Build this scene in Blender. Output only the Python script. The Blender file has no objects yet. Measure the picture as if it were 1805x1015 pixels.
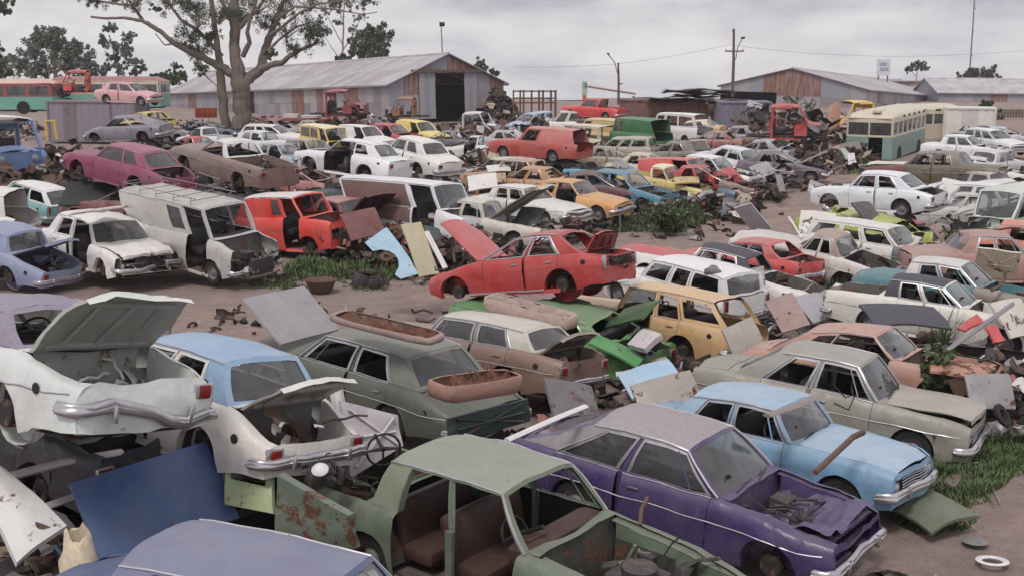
import bpy, math, random, os
from mathutils import Vector, Matrix, noise
random.seed(7)
R = math.radians
scene = bpy.context.scene
COL = scene.collection
# ---------------------------------------------------------------- camera, sky, sun, exposure
FPX, CAMH, HZ = 2200.0, 6.3, 75.0            # focal length in photo pixels, eye height, row of the yard plane's horizon
PITCH = math.atan((507.5 - HZ) / FPX)
cam = bpy.data.objects.new('camera', bpy.data.cameras.new('camera'))
COL.objects.link(cam)
cam.data.sensor_width = 36.0
cam.data.lens = 36.0 * FPX / 1805.0
cam.data.clip_end = 9000
cam.location = (0, 0, CAMH)
cam.rotation_euler = (math.pi / 2 - PITCH, 0, 0)
scene.camera = cam
world = bpy.data.worlds.new('World'); scene.world = world
world.use_nodes = True
wn, wl = world.node_tree.nodes, world.node_tree.links
wn.clear()
def wnode(t, **k):
    n = wn.new(t)
    for a, v in k.items(): setattr(n, a, v)
    return n
SUN_EL, SUN_ROT = 58, 200
sky = wnode('ShaderNodeTexSky', sky_type='NISHITA', sun_disc=False, sun_elevation=R(SUN_EL), sun_rotation=R(SUN_ROT), dust_density=3.0, air_density=1.0)
tc = wnode('ShaderNodeTexCoord')
mp = wnode('ShaderNodeMapping'); mp.inputs['Scale'].default_value = (1.0, 1.0, 3.4); mp.inputs['Location'].default_value = (3.1, 0.4, 1.7)
wl.new(tc.outputs['Generated'], mp.inputs['Vector'])
n1 = wnode('ShaderNodeTexNoise'); n1.inputs['Scale'].default_value = 3.2; n1.inputs['Detail'].default_value = 8; n1.inputs['Roughness'].default_value = 0.55
wl.new(mp.outputs[0], n1.inputs['Vector'])
n2 = wnode('ShaderNodeTexNoise'); n2.inputs['Scale'].default_value = 9.0; n2.inputs['Detail'].default_value = 6; n2.inputs['Roughness'].default_value = 0.6
wl.new(mp.outputs[0], n2.inputs['Vector'])
ad = wnode('ShaderNodeMath', operation='MULTIPLY_ADD'); wl.new(n2.outputs['Fac'], ad.inputs[0]); ad.inputs[1].default_value = 0.5; wl.new(n1.outputs['Fac'], ad.inputs[2])
cr = wnode('ShaderNodeValToRGB'); wl.new(ad.outputs[0], cr.inputs[0])
cr.color_ramp.elements[0].position = 0.60; cr.color_ramp.elements[0].color = (4.15, 4.1, 4.75, 1)
cr.color_ramp.elements[1].position = 0.86; cr.color_ramp.elements[1].color = (7.6, 7.4, 7.4, 1)
e = cr.color_ramp.elements.new(0.73); e.color = (6.2, 6.05, 6.3, 1)
mx = wnode('ShaderNodeMix', data_type='RGBA'); mx.inputs['Factor'].default_value = 0.93
wl.new(sky.outputs[0], mx.inputs['A']); wl.new(cr.outputs[0], mx.inputs['B'])
bg = wnode('ShaderNodeBackground'); bg.inputs['Strength'].default_value = 0.1
wl.new(mx.outputs['Result'], bg.inputs['Color'])
wo = wnode('ShaderNodeOutputWorld'); wl.new(bg.outputs[0], wo.inputs['Surface'])
sun = bpy.data.objects.new('sun', bpy.data.lights.new('sun', 'SUN')); COL.objects.link(sun)
sun.data.energy = 1.5; sun.data.angle = R(14); sun.data.color = (1.0, 0.94, 0.88)
sun.rotation_euler = (R(90 - SUN_EL), 0, R(-SUN_ROT + 180))
scene.view_settings.view_transform = 'Standard'; scene.view_settings.look = 'None'
scene.view_settings.exposure = 0.28; scene.view_settings.gamma = 1.0
scene.view_settings.use_curve_mapping = False

# ---------------------------------------------------------------- helpers
def tz(y):
    if y < 50: return 0.0
    if y < 110: return -(y - 50) * .012
    if y < 190: return -.72 - (y - 110) * .02
    return -2.32 - (y - 190) * .0425
def ray(px, py):
    z = -(py - 507.5); c, s = math.cos(PITCH), math.sin(PITCH)
    return Vector((px - 902.5, FPX * c + z * s, -FPX * s + z * c))
def W(px, py, d):                             # the point of the yard seen at a photo pixel, d metres away
    r = ray(px, py); return Vector((0, 0, CAMH)) + r * (d / r.y)
def G(px, py, z=0.0):                         # same, on the plane at height z
    r = ray(px, py); return Vector((0, 0, CAMH)) + r * ((z - CAMH) / r.z)
def lerp(a, b, t): return a + (b - a) * t
def rnd(a, b): return random.uniform(a, b)

class MB:
    def __init__(s): s.v = []; s.f = []; s.m = []
    def vert(s, p): s.v.append(tuple(p)); return len(s.v) - 1
    def face(s, idx, m=0): s.f.append(tuple(idx)); s.m.append(m)
    def quad(s, a, b, c, d, m=0):
        n = len(s.v); s.v += [tuple(a), tuple(b), tuple(c), tuple(d)]; s.face((n, n+1, n+2, n+3), m)
    def grid(s, fn, nu, nv, m=0, skip=None):
        n = len(s.v)
        for j in range(nv + 1):
            for i in range(nu + 1): s.v.append(tuple(fn(i / nu, j / nv)))
        for j in range(nv):
            for i in range(nu):
                if skip and skip(i, j): continue
                a = n + j * (nu + 1) + i
                s.face((a, a + 1, a + nu + 2, a + nu + 1), m)
    def rows(s, rows, m=0, closed=False):
        n = len(s.v); w = len(rows[0])
        for r in rows: s.v += [tuple(p) for p in r]
        for j in range(len(rows) - 1):
            for i in range(w if closed else w - 1):
                i2 = (i + 1) % w
                s.face((n + j*w + i, n + j*w + i2, n + (j+1)*w + i2, n + (j+1)*w + i), m)
    def box(s, c, d, m=0, M=None):
        x, y, z = d[0]/2, d[1]/2, d[2]/2; n = len(s.v)
        for k in ((-1,-1,-1),(1,-1,-1),(1,1,-1),(-1,1,-1),(-1,-1,1),(1,-1,1),(1,1,1),(-1,1,1)):
            p = Vector((k[0]*x, k[1]*y, k[2]*z))
            if M: p = M @ p
            s.v.append(tuple(p + Vector(c)))
        for q in ((0,3,2,1),(4,5,6,7),(0,1,5,4),(1,2,6,5),(2,3,7,6),(3,0,4,7)): s.face([n+i for i in q], m)
    def rbox(s, c, d, r=.05, m=0, M=None, k=3):      # box with rounded edges
        h = [max(q/2 - r, .001) for q in d]
        for ax in range(3):
            for sg in (-1, 1):
                n = len(s.v)
                for j in range(k + 1):
                    for i in range(k + 1):
                        u = (-1, -.82, .82, 1)[i] if k == 3 else -1 + 2*i/k
                        w = (-1, -.82, .82, 1)[j] if k == 3 else -1 + 2*j/k
                        p = [0, 0, 0]; p[ax] = sg; p[(ax+1) % 3] = u*sg; p[(ax+2) % 3] = w
                        q = Vector([p[a] * d[a]/2 for a in range(3)])
                        core = Vector([max(-h[a], min(h[a], q[a])) for a in range(3)])
                        e = q - core
                        if e.length > 1e-6: q = core + e.normalized() * r
                        if M: q = M @ q
                        s.v.append(tuple(q + Vector(c)))
                for j in range(k):
                    for i in range(k):
                        a = n + j*(k+1) + i; s.face((a, a+1, a+k+2, a+k+1), m)
    def tube(s, pts, rad, m=0, n=6, cap=True, flat=1.0):
        pts = [Vector(p) for p in pts]; rr = rad if isinstance(rad, (list, tuple)) else [rad]*len(pts)
        rows = []; up = Vector((0, 0, 1)); a = None
        for i, p in enumerate(pts):
            t = (pts[min(i+1, len(pts)-1)] - pts[max(i-1, 0)])
            t = t.normalized() if t.length > 1e-9 else up
            if a is None: a = t.cross(up if abs(t.z) < .95 else Vector((1, 0, 0))).normalized()
            else:
                a2 = a - t*a.dot(t); a = a2.normalized() if a2.length > 1e-4 else t.cross(up if abs(t.z) < .95 else Vector((1, 0, 0))).normalized()
            b = a.cross(t)
            rows.append([p + (a*math.cos(q*2*math.pi/n) + b*flat*math.sin(q*2*math.pi/n))*rr[i] for q in range(n)])
        s.rows(rows, m, True)
        if cap:
            L = len(s.v); s.face([L - n + i for i in range(n)], m); s.face([L - n*len(rows) + i for i in range(n)][::-1], m)
    def lathe(s, prof, n=16, m=0, M=None):           # prof (radius, along y)
        rows = []
        for r, y in prof:
            row = []
            for i in range(n):
                a = 2*math.pi*i/n; p = Vector((r*math.cos(a), y, r*math.sin(a)))
                row.append(M @ p if M else p)
            rows.append(row)
        s.rows(rows, m, True)
    def mesh(s, name, mats, smooth=35):
        me = bpy.data.meshes.new(name)
        me.from_pydata(s.v, [], s.f)
        for mt in mats: me.materials.append(mt)
        if len(mats) > 1: me.polygons.foreach_set('material_index', s.m)
        if smooth:
            me.polygons.foreach_set('use_smooth', [True]*len(s.f))
            me.update()
            if smooth < 180: me.set_sharp_from_angle(angle=R(smooth))
        me.update()
        return me
    def obj(s, name, mats, parent=None, smooth=35, **k):
        if not isinstance(mats, (list, tuple)): mats = [mats]
        o = bpy.data.objects.new(name, s.mesh(name, mats, smooth)); COL.objects.link(o)
        if parent: o.parent = parent
        for a, v in k.items(): o[a] = v
        return o
def put(name, me, parent=None, loc=(0,0,0), rot=(0,0,0), sc=(1,1,1), **k):
    o = bpy.data.objects.new(name, me); COL.objects.link(o)
    if parent: o.parent = parent
    o.location = loc; o.rotation_euler = rot; o.scale = sc
    for a, v in k.items(): o[a] = v
    return o
def empty(name, label, cat, loc=(0,0,0), rot=(0,0,0), group=None):
    o = bpy.data.objects.new(name, None); COL.objects.link(o)
    o.location = loc; o.rotation_euler = rot; o.empty_display_size = .2
    o['label'] = label; o['category'] = cat
    if group: o['group'] = group
    return o

# ---------------------------------------------------------------- materials
def srgb(c):
    return tuple((x/255/12.92 if x/255 <= .04045 else ((x/255 + .055)/1.055)**2.4) for x in c)
def newmat(name):
    m = bpy.data.materials.new(name); m.use_nodes = True
    nt = m.node_tree; b = nt.nodes['Principled BSDF']
    return m, nt, b
def nd(nt, t, **k):
    n = nt.nodes.new(t)
    for a, v in k.items(): setattr(n, a, v)
    return n
def ramp(nt, fac, stops):
    r = nd(nt, 'ShaderNodeValToRGB'); nt.links.new(fac, r.inputs[0])
    el = r.color_ramp.elements
    el[0].position = stops[0][0]; el[0].color = (*stops[0][1], 1) if len(stops[0][1]) == 3 else stops[0][1]
    el[1].position = stops[-1][0]; el[1].color = (*stops[-1][1], 1)
    for p, c in stops[1:-1]:
        q = el.new(p); q.color = (*c, 1)
    return r.outputs[0]
def noiset(nt, scale, detail=5, rough=.55, vec=None, dist=0):
    n = nd(nt, 'ShaderNodeTexNoise'); n.inputs['Scale'].default_value = scale; n.inputs['Detail'].default_value = detail
    n.inputs['Roughness'].default_value = rough; n.inputs['Distortion'].default_value = dist
    if vec: nt.links.new(vec, n.inputs['Vector'])
    return n.outputs['Fac']
def mixc(nt, fac, a, b):
    m = nd(nt, 'ShaderNodeMix', data_type='RGBA')
    for k, v in (('Factor', fac), ('A', a), ('B', b)):
        if isinstance(v, (int, float)): m.inputs[k].default_value = v
        elif isinstance(v, tuple): m.inputs[k].default_value = (*v[:3], 1)
        else: nt.links.new(v, m.inputs[k])
    return m.outputs['Result']
def mth(nt, op, a, b=0.0, c=None, clamp=False):
    m = nd(nt, 'ShaderNodeMath', operation=op, use_clamp=clamp)
    for i, v in enumerate((a, b, c)):
        if v is None: continue
        if isinstance(v, (int, float)): m.inputs[i].default_value = v
        else: nt.links.new(v, m.inputs[i])
    return m.outputs[0]
def vec(nt, seed=0.0, sc=(1,1,1), coord='Object'):
    t = nd(nt, 'ShaderNodeTexCoord'); mpn = nd(nt, 'ShaderNodeMapping')
    mpn.inputs['Location'].default_value = (seed*7.3, seed*3.1, seed*1.7); mpn.inputs['Scale'].default_value = sc
    nt.links.new(t.outputs[coord], mpn.inputs[0]); return mpn.outputs[0]
def bump(nt, b, h, strength=.2, dist=.02):
    bp = nd(nt, 'ShaderNodeBump'); bp.inputs['Strength'].default_value = strength; bp.inputs['Distance'].default_value = dist
    nt.links.new(h, bp.inputs['Height']); nt.links.new(bp.outputs[0], b.inputs['Normal'])
DUST = (.26, .215, .195)
_pm = {}
def paint(color, dust=.45, rust=.25, gloss=.38, seed=None):
    key = (color, dust, rust, gloss, seed)
    if key in _pm: return _pm[key]
    s = seed if seed is not None else len(_pm) + 1
    m, nt, b = newmat('weathered_paint')
    c = srgb(color); L_ = sum(c)/3; c = tuple(lerp(x, L_, .04) for x in c); v = vec(nt, s)
    # chalky fading in broad cloudy areas
    lum = sum(c)/3; chalk = tuple(min(.75, lerp(x, lum, .35)*1.15 + .05) for x in c)
    f1 = noiset(nt, 1.6, 4, .6, v)
    col = mixc(nt, mth(nt, 'MULTIPLY_ADD', f1, 1.6, -.45, True), c, chalk)
    # dirt film with vertical streaks
    v2 = vec(nt, s + .5, (3.2, 3.2, .9)); f2 = noiset(nt, 2.4, 9, .7, v2, .6)
    col = mixc(nt, mth(nt, 'MULTIPLY_ADD', f2, 1.3, -.66, True), col, tuple(x*.58 + .02 for x in c))
    # settled dust on faces that look up
    geo = nd(nt, 'ShaderNodeNewGeometry'); sx = nd(nt, 'ShaderNodeSeparateXYZ'); nt.links.new(geo.outputs['Normal'], sx.inputs[0])
    up = mth(nt, 'MULTIPLY_ADD', sx.outputs['Z'], 1.3, -.3, True)
    f3 = noiset(nt, 3.1, 8, .62, v)
    du = mth(nt, 'MULTIPLY', up, mth(nt, 'MULTIPLY_ADD', f3, 2.4, -.62, True))
    du = mth(nt, 'ADD', mth(nt, 'MULTIPLY', du, dust), mth(nt, 'MULTIPLY', mth(nt, 'MULTIPLY_ADD', f2, 2.0, -.8, True), dust*.6), None, True)
    dcol = tuple(lerp(d, min(.6, lum*1.1), .35) for d in DUST)
    col = mixc(nt, du, col, dcol)
    # rust scabs
    f4 = noiset(nt, 4.5, 10, .68, v, .3)
    oz = nd(nt, 'ShaderNodeSeparateXYZ'); nt.links.new(vec(nt, 0), oz.inputs[0])
    low = mth(nt, 'MULTIPLY', mth(nt, 'MULTIPLY_ADD', oz.outputs['Z'], -2.2, 1.15, True), .10)
    f5 = noiset(nt, 17, 8, .75, v); f4b = mth(nt, 'ADD', mth(nt, 'MULTIPLY_ADD', f5, .22, -.11), mth(nt, 'ADD', f4, low))
    rs = mth(nt, 'MULTIPLY_ADD', f4b, 16, -16*(.735 - rust*.33), True)
    # bleached and scuffed primer patches
    f6 = noiset(nt, 2.3, 9, .72, vec(nt, s + 3.3), .5); sc_ = mth(nt, 'MULTIPLY', mth(nt, 'MULTIPLY_ADD', f6, 18, -18*(.655 - rust*.10), True), .55)
    col = mixc(nt, sc_, col, tuple(lerp(x, .32, .6) for x in c))
    rcol = ramp(nt, noiset(nt, 22, 6, .7, v), [(.3, (.045, .02, .014)), (.55, (.13, .052, .028)), (.75, (.24, .11, .06))])
    col = mixc(nt, rs, col, rcol)
    nt.links.new(col, b.inputs['Base Color'])
    ro = mth(nt, 'ADD', mth(nt, 'MULTIPLY_ADD', du, .4, gloss), mth(nt, 'MULTIPLY', rs, .45), None, True)
    nt.links.new(ro, b.inputs['Roughness'])
    b.inputs['Specular IOR Level'].default_value = .45
    h = mth(nt, 'ADD', mth(nt, 'ADD', mth(nt, 'MULTIPLY', noiset(nt, 2.6, 2, .5, v), 1.0), mth(nt, 'MULTIPLY', noiset(nt, 7.5, 3, .6, v, 1.2), .22)), mth(nt, 'MULTIPLY', rs, .06))
    bump(nt, b, h, .55, .055)
    _pm[key] = m; return m
def simple(name, color, rough=.7, metal=0.0, var=.35, scale=6, bumpf=.15, lin=False, streak=None, spec=None):
    m, nt, b = newmat(name); c = color if lin else srgb(color)
    v = vec(nt, len(name), streak or (1, 1, 1)); f = noiset(nt, scale, 7, .62, v)
    lo = tuple(x*(1 - var) for x in c); hi = tuple(min(1, x*(1 + var)) for x in c)
    nt.links.new(ramp(nt, f, [(.28, lo), (.72, hi)]), b.inputs['Base Color'])
    b.inputs['Roughness'].default_value = rough; b.inputs['Metallic'].default_value = metal
    if spec is not None: b.inputs['Specular IOR Level'].default_value = spec
    bump(nt, b, f, bumpf, .02); return m
def rusty(name, base, rustf=.5, scale=3.0, rough=.8, seed=1.0, dark=(.05, .022, .016), mid=(.125, .07, .05), lite=(.24, .155, .12)):
    m, nt, b = newmat(name); v = vec(nt, seed); c = srgb(base)
    f = noiset(nt, scale, 9, .66, v, .4)
    rc = ramp(nt, noiset(nt, scale*6, 6, .7, v), [(.3, dark), (.52, mid), (.75, lite)])
    nt.links.new(mixc(nt, mth(nt, 'MULTIPLY_ADD', f, 9, -9*(.72 - rustf*.42), True), c, rc), b.inputs['Base Color'])
    b.inputs['Roughness'].default_value = rough; bump(nt, b, f, .3, .03); return m
def corrugated(name, base, rust=.2, seed=1.0, axis='X', pitch=9.0, blotch=(.30, .28, .31)):
    m, nt, b = newmat(name); v = vec(nt, seed); c = srgb(base)
    f = noiset(nt, .6, 7, .62, v); col = mixc(nt, mth(nt, 'MULTIPLY_ADD', f, 2.2, -.7, True), c, blotch)
    vs = vec(nt, seed + 2, (5, 5, .35)); f2 = noiset(nt, 1.1, 7, .65, vs)
    rc = ramp(nt, noiset(nt, 9, 6, .7, v), [(.3, (.10, .045, .03)), (.7, (.30, .14, .085))])
    col = mixc(nt, mth(nt, 'MULTIPLY_ADD', f2, 8, -8*(.78 - rust*.40), True), col, rc)
    wv = nd(nt, 'ShaderNodeTexWave', bands_direction=axis); wv.inputs['Scale'].default_value = pitch; nt.links.new(vec(nt, 0), wv.inputs['Vector'])
    nt.links.new(col, b.inputs['Base Color']); b.inputs['Roughness'].default_value = .55; b.inputs['Metallic'].default_value = .15
    bump(nt, b, wv.outputs['Fac'], .5, .02); return m
def glassmat(name, tint=(.55, .6, .62), dust=.35, rough=.08, seed=1.0):
    m, nt, b = newmat(name); nt.nodes.remove(b); out = nt.nodes['Material Output']
    tr = nd(nt, 'ShaderNodeBsdfTransparent'); tr.inputs[0].default_value = (*tint, 1)
    gl = nd(nt, 'ShaderNodeBsdfGlossy'); gl.inputs['Roughness'].default_value = rough; gl.inputs[0].default_value = (.85, .87, .9, 1)
    fr = nd(nt, 'ShaderNodeLayerWeight'); fr.inputs['Blend'].default_value = .5
    bf = mth(nt, 'MULTIPLY_ADD', mth(nt, 'POWER', fr.outputs['Facing'], 3.0), .75, .06, True)
    m1 = nd(nt, 'ShaderNodeMixShader'); nt.links.new(bf, m1.inputs[0]); nt.links.new(tr.outputs[0], m1.inputs[1]); nt.links.new(gl.outputs[0], m1.inputs[2])
    df = nd(nt, 'ShaderNodeBsdfDiffuse'); df.inputs[0].default_value = (.24, .23, .24, 1)
    v = vec(nt, seed); f = noiset(nt, 3.5, 7, .6, v)
    m2 = nd(nt, 'ShaderNodeMixShader'); nt.links.new(mth(nt, 'MULTIPLY', mth(nt, 'MULTIPLY_ADD', f, 2.0, -.1, True), dust), m2.inputs[0])
    nt.links.new(m1.outputs[0], m2.inputs[1]); nt.links.new(df.outputs[0], m2.inputs[2]); nt.links.new(m2.outputs[0], out.inputs['Surface'])
    return m
M_GLASS = glassmat('dusty_glass', dust=.30)
M_GLASS2 = glassmat('clear_dirty_glass', dust=.25, seed=4)
M_DARK = simple('grimy_black_metal', (36, 32, 33), .85, 0, .5, 9)
M_UNDER = rusty('underbody', (44, 38, 38), .55, 5)
M_ENGINE = rusty('oily_engine', (62, 58, 60), .45, 9, .6, 3)
M_RUST = rusty('rusted_iron', (98, 76, 68), .6, 4, .9, 2)
M_CHROME = simple('tarnished_chrome', (188, 186, 190), .28, .85, .18, 8, .1)
M_TRIM = simple('window_trim_metal', (178, 176, 180), .35, .7, .15, 8, .05)
M_RUBBER = simple('tyre_rubber', (40, 37, 38), .9, 0, .3, 12)
M_RIM = rusty('wheel_steel', (118, 114, 116), .35, 6, .55, 5)
M_LAMP = simple('headlamp_glass', (150, 152, 158), .12, .3, .2, 10, .05)
M_TAIL = simple('tail_lamp_red', (120, 22, 26), .25, 0, .25, 10, .05)
M_SEATB = simple('brown_vinyl_seat', (70, 49, 44), .6, 0, .35, 8, .2)
M_SEATK = simple('black_vinyl_seat', (42, 38, 40), .6, 0, .35, 8, .2)
M_VINK = simple('black_vinyl_roof', (74, 72, 80), .75, 0, .25, 14, .25)
M_VING = simple('grey_vinyl_roof', (150, 143, 147), .7, 0, .14, 14, .2)
M_VINL = simple('lavender_vinyl_roof', (140, 132, 148), .7, 0, .16, 14, .2)
M_CLOTH = simple('seat_squab_fabric', (140, 112, 100), .9, 0, .25, 9, .3)
M_FOAM = rusty('rotten_foam', (96, 58, 44), .6, 6, .95, 7)
M_WHEEL_DARK = simple('steering_wheel_black', (30, 28, 30), .45, 0, .2, 5, .05)
SEATM = {'b': M_SEATB, 'k': M_SEATK}
# ---------------------------------------------------------------- shared vehicle pieces
def me_tyre(r=.30, w=.17):
    b = MB(); b.lathe([(r*.62, -w*.42), (r*.80, -w*.5), (r*.95, -w*.46), (r, -w*.28), (r, w*.28), (r*.95, w*.46), (r*.80, w*.5), (r*.62, w*.42)], 22)
    return b.mesh('tyre', [M_RUBBER], 50)
def me_rim(r=.19, w=.15):
    b = MB(); b.lathe([(r*1.0, -w*.42), (r*.9, -w*.40), (r*.86, -w*.1), (r*.55, -w*.02), (r*.42, -w*.2), (r*.36, -w*.24), (.001, -w*.26)], 18)
    b.lathe([(r*1.0, w*.42), (r*.9, w*.40), (r*.86, w*.1), (r*.55, w*.02), (r*.42, w*.2), (r*.36, w*.24), (.001, w*.26)], 18)
    return b.mesh('rim', [M_RIM], 50)
def me_hub():
    b = MB(); b.lathe([(.001, -.05), (.13, -.05), (.14, -.03), (.14, .05), (.04, .07), (.03, .25), (.001, .25)], 14)
    return b.mesh('brake_drum', [M_UNDER], 50)
def me_engine():
    b = MB(); rr = random.Random(3)
    b.rbox((0, 0, .16), (.62, .34, .38), .04); b.rbox((.02, .06, .39), (.5, .14, .1), .03)
    b.lathe([(.001, .0), (.16, .0), (.165, .03), (.165, .09), (.001, .1)], 16, 0, Matrix.Translation((.05, -.10, .42)) @ Matrix.Rotation(R(90), 4, 'X'))
    b.lathe([(.001, 0), (.16, 0), (.16, .04), (.001, .05)], 12, 0, Matrix.Translation((.36, 0, .2)) @ Matrix.Rotation(R(90), 4, 'Z'))
    b.rbox((.1, -.38, .22), (.26, .18, .2), .02); b.rbox((-.2, .42, .3), (.2, .12, .14), .03)
    b.rbox((.52, 0, .22), (.07, .62, .42), .02)
    for k in range(9):
        p = Vector((rr.uniform(-.3, .5), rr.uniform(-.5, .5), rr.uniform(.15, .4))); pts = [p]
        for q in range(4): p = p + Vector((rr.uniform(-.15, .15), rr.uniform(-.15, .15), rr.uniform(-.08, .09))); pts.append(p)
        b.tube(pts, rr.uniform(.012, .028), 0, 5)
    return b.mesh('engine', [M_ENGINE], 40)
def me_seat(mat):
    b = MB()
    b.rbox((0, 0, .16), (.50, 1.22, .2), .07); b.rbox((-.30, 0, .46), (.17, 1.22, .56), .07, 0, Matrix.Rotation(R(-13), 3, 'Y'))
    for i in range(11): b.tube([(-.19, -.55 + i*.11, .28), (-.27, -.55 + i*.11, .66)], .012, 0, 4)
    return b.mesh('bench_seat', [mat], 60)
def me_bucket(mat):
    b = MB()
    b.rbox((0, 0, .16), (.48, .50, .18), .07); b.rbox((-.28, 0, .48), (.14, .48, .62), .06, 0, Matrix.Rotation(R(-15), 3, 'Y'))
    return b.mesh('bucket_seat', [mat], 60)
def me_steer():
    b = MB(); n = 26; ring = [Vector((0, .2*math.cos(2*math.pi*i/n), .2*math.sin(2*math.pi*i/n))) for i in range(n + 1)]
    b.tube(ring, .014, 0, 6, False)
    b.tube([(0, -.19, .0), (-.03, 0, -.0), (0, .19, .0)], [.012, .03, .012], 0, 5); b.tube([(-.02, 0, 0), (0, 0, -.19)], .012, 0, 5)
    b.tube([(0, 0, 0), (-.4, 0, 0)], .025, 0, 6)
    return b.mesh('steering_wheel', [M_WHEEL_DARK], 60)
ME = dict(tyre=me_tyre(), rim=me_rim(), hub=me_hub(), engine=me_engine(), seatb=me_seat(M_SEATB), seatk=me_seat(M_SEATK), bucketk=me_bucket(M_SEATK), bucketb=me_bucket(M_SEATB), steer=me_steer())

DOORS = dict(sedan=([(.025, .445), (.47, .80)], []), coupe=([(.02, .52)], [(.545, .80)]), hatch=([(.02, .52)], [(.545, .80)]),
    wagon=([(.02, .335), (.355, .60)], [(.63, .94)]), pvan=([(.02, .33)], []), ute=([(.04, .88)], []),
    nosevan=([(.02, .25)], [(.28, .43)]), boxvan=([(.02, .25)], [(.29, .56), (.60, .92)]))
OFFT = [(0, 0), (.05, .040), (.2, .074), (.34, .092), (.37, .084), (.6, .082), (.74, .078), (.9, .055), (1.0, .03), (1.3, .0)]
def interp(tab, x):
    if x <= tab[0][0]: return tab[0][1]
    for (a, b), (c, d) in zip(tab, tab[1:]):
        if x <= c: return lerp(b, d, (x - a)/(c - a) if c > a else 0)
    return tab[-1][1]
class Shape:                                   # body surfaces of one vehicle, x forward, y left, z up
    def __init__(s, g, style):
        s.g = g; s.style = style; s.__dict__.update(g)
        s.rA = .345 if style not in ('nosevan', 'boxvan') else .36
        s.van = style in ('nosevan', 'boxvan')
        L2 = s.L/2
        if s.van:
            s.bt = [(-L2, s.zd - .02), (-L2 + .2, s.hb - .01), (s.xc - .05, s.hb - .02), (L2 - .12, s.zh), (L2, s.zh - .07)]
            if style == 'boxvan': s.bt = [(-L2, s.hb), (s.xc - .1, s.hb - .02), (L2, s.hb - .05)]
        elif s.xrb < -L2 + .25:
            s.bt = [(-L2, s.hb - .03), (-L2 + .3, s.hb + .0), (s.xc, s.hb), (s.xc + .3, lerp(s.hb, s.zh, .25)), (L2 - .15, s.zh), (L2, s.zh - .08)]
        else:
            s.bt = [(-L2, s.zd - .05), (-L2 + .14, s.zd), (s.xrb - .1, s.hb + .005), (s.xrb + .5, s.hb + .01), (s.xc, s.hb), (s.xc + .3, lerp(s.hb, s.zh, .22)), (L2 - .15, s.zh), (L2, s.zh - .08)]
    def belt(s, x):
        return (interp(s.bt, x - .09) + interp(s.bt, x) + interp(s.bt, x + .09))/3
    def hw(s, x):
        L2 = s.L/2; w = s.W/2 - .09
        a = max(0, (x - (L2 - .75))/.75); b = max(0, (-x - (L2 - .75))/.75)
        return w - .09*a*a - .08*b*b
    def arch(s, x):
        z = .19
        for xa in (s.xf, s.xr):
            d = abs(x - xa)
            if d < s.rA: z = max(z, .30 + math.sqrt(s.rA**2 - d*d))
        if x > s.xf + s.rA or x < s.xr - s.rA:
            z = max(z, .19 + .10*min(1, max(x - s.xf - s.rA, s.xr - s.rA - x)/.35))
        return z
    def side(s, x, z, sg):
        zb = s.belt(x); return (x, sg*(s.hw(x) + interp(OFFT, (zb - z)/max(.2, zb - .19))), z)
    def cols(s, x0, x1):
        n = max(2, int(abs(x1 - x0)/.13)); c = {round(lerp(x0, x1, i/n), 4) for i in range(n + 1)}
        for xa in (s.xf, s.xr):
            for k in range(-8, 9):
                x = xa + s.rA*math.sin(k/8*math.pi/2)*.999
                if x0 < x < x1: c.add(round(x, 4))
            for e in (-1, 1):
                x = xa + e*(s.rA + .004)
                if x0 < x < x1: c.add(round(x, 4))
        c = sorted(c); out = [c[0]]
        for x in c[1:]:
            if x - out[-1] > .002: out.append(x)
        return out
    def side_patch(s, b, x0, x1, sg, zmin=None, m=0, top=True, lip=True):
        xs = s.cols(x0, x1); fr = [1, .95, .82, .66, .62, .4, .2, 0]; rows = []
        if top: rows.append([(x, sg*(s.hw(x) - .085), s.belt(x) + .012) for x in xs])
        for f in fr:
            r = []
            for x in xs:
                z0 = s.arch(x)
                if zmin: z0 = max(z0, zmin)
                zb = s.belt(x); r.append(s.side(x, lerp(z0, zb, f), sg))
            rows.append(r)
        if lip: rows.append([(x, sg*(s.hw(x) - .02), max(s.arch(x), zmin or 0)) for x in xs])
        b.rows(rows, m)
    # greenhouse side surface, t 0 belt .. 1 roof rail
    def P(s, u, t, sg, inset=0):
        xb = lerp(s.xc, s.xrb, u); xt = lerp(s.xwt, s.xrt, u)
        yb = min(s.yb, s.hw(xb) - .05); yt = s.yr
        zt = s.H - .07 + .03*math.sin(math.pi*min(1, max(0, u))); zb = s.belt(xb) + .012
        bulge = .025*math.sin(math.pi*t)
        return Vector((lerp(xb, xt, t), sg*(lerp(yb, yt, t) + bulge - inset), lerp(zb, zt, t)))
    def ztop(s, x, y):
        u = min(1, max(0, (x - s.xwt)/(s.xrt - s.xwt) if s.xrt != s.xwt else 0))
        q = min(1, abs(y)/s.yr); return s.H - .07 + .03*math.sin(math.pi*u) + .065*(1 - q**2.6)
    def Ws(s, u, v, sink=0.0):                   # windscreen, u across from -y to +y, v 0 base 1 top
        a = s.P(0, v, 1); y = lerp(-a.y, a.y, u); q = 1 - (2*u - 1)**2
        ztp = s.ztop(s.xwt, y) - (s.H - .07)
        return Vector((a.x + lerp(.09, .045, v)*q - sink*.6, y, a.z + lerp(.0, ztp, v) - sink*.5))
    def Rs(s, u, v, sink=0.0):
        a = s.P(1, v, 1); y = lerp(-a.y, a.y, u); q = 1 - (2*u - 1)**2
        ztp = s.ztop(s.xrt, y) - (s.H - .07)
        return Vector((a.x - lerp(.07, .03, v)*q + sink*.6, y, a.z + lerp(.0, ztp, v) - sink*.5))
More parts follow.
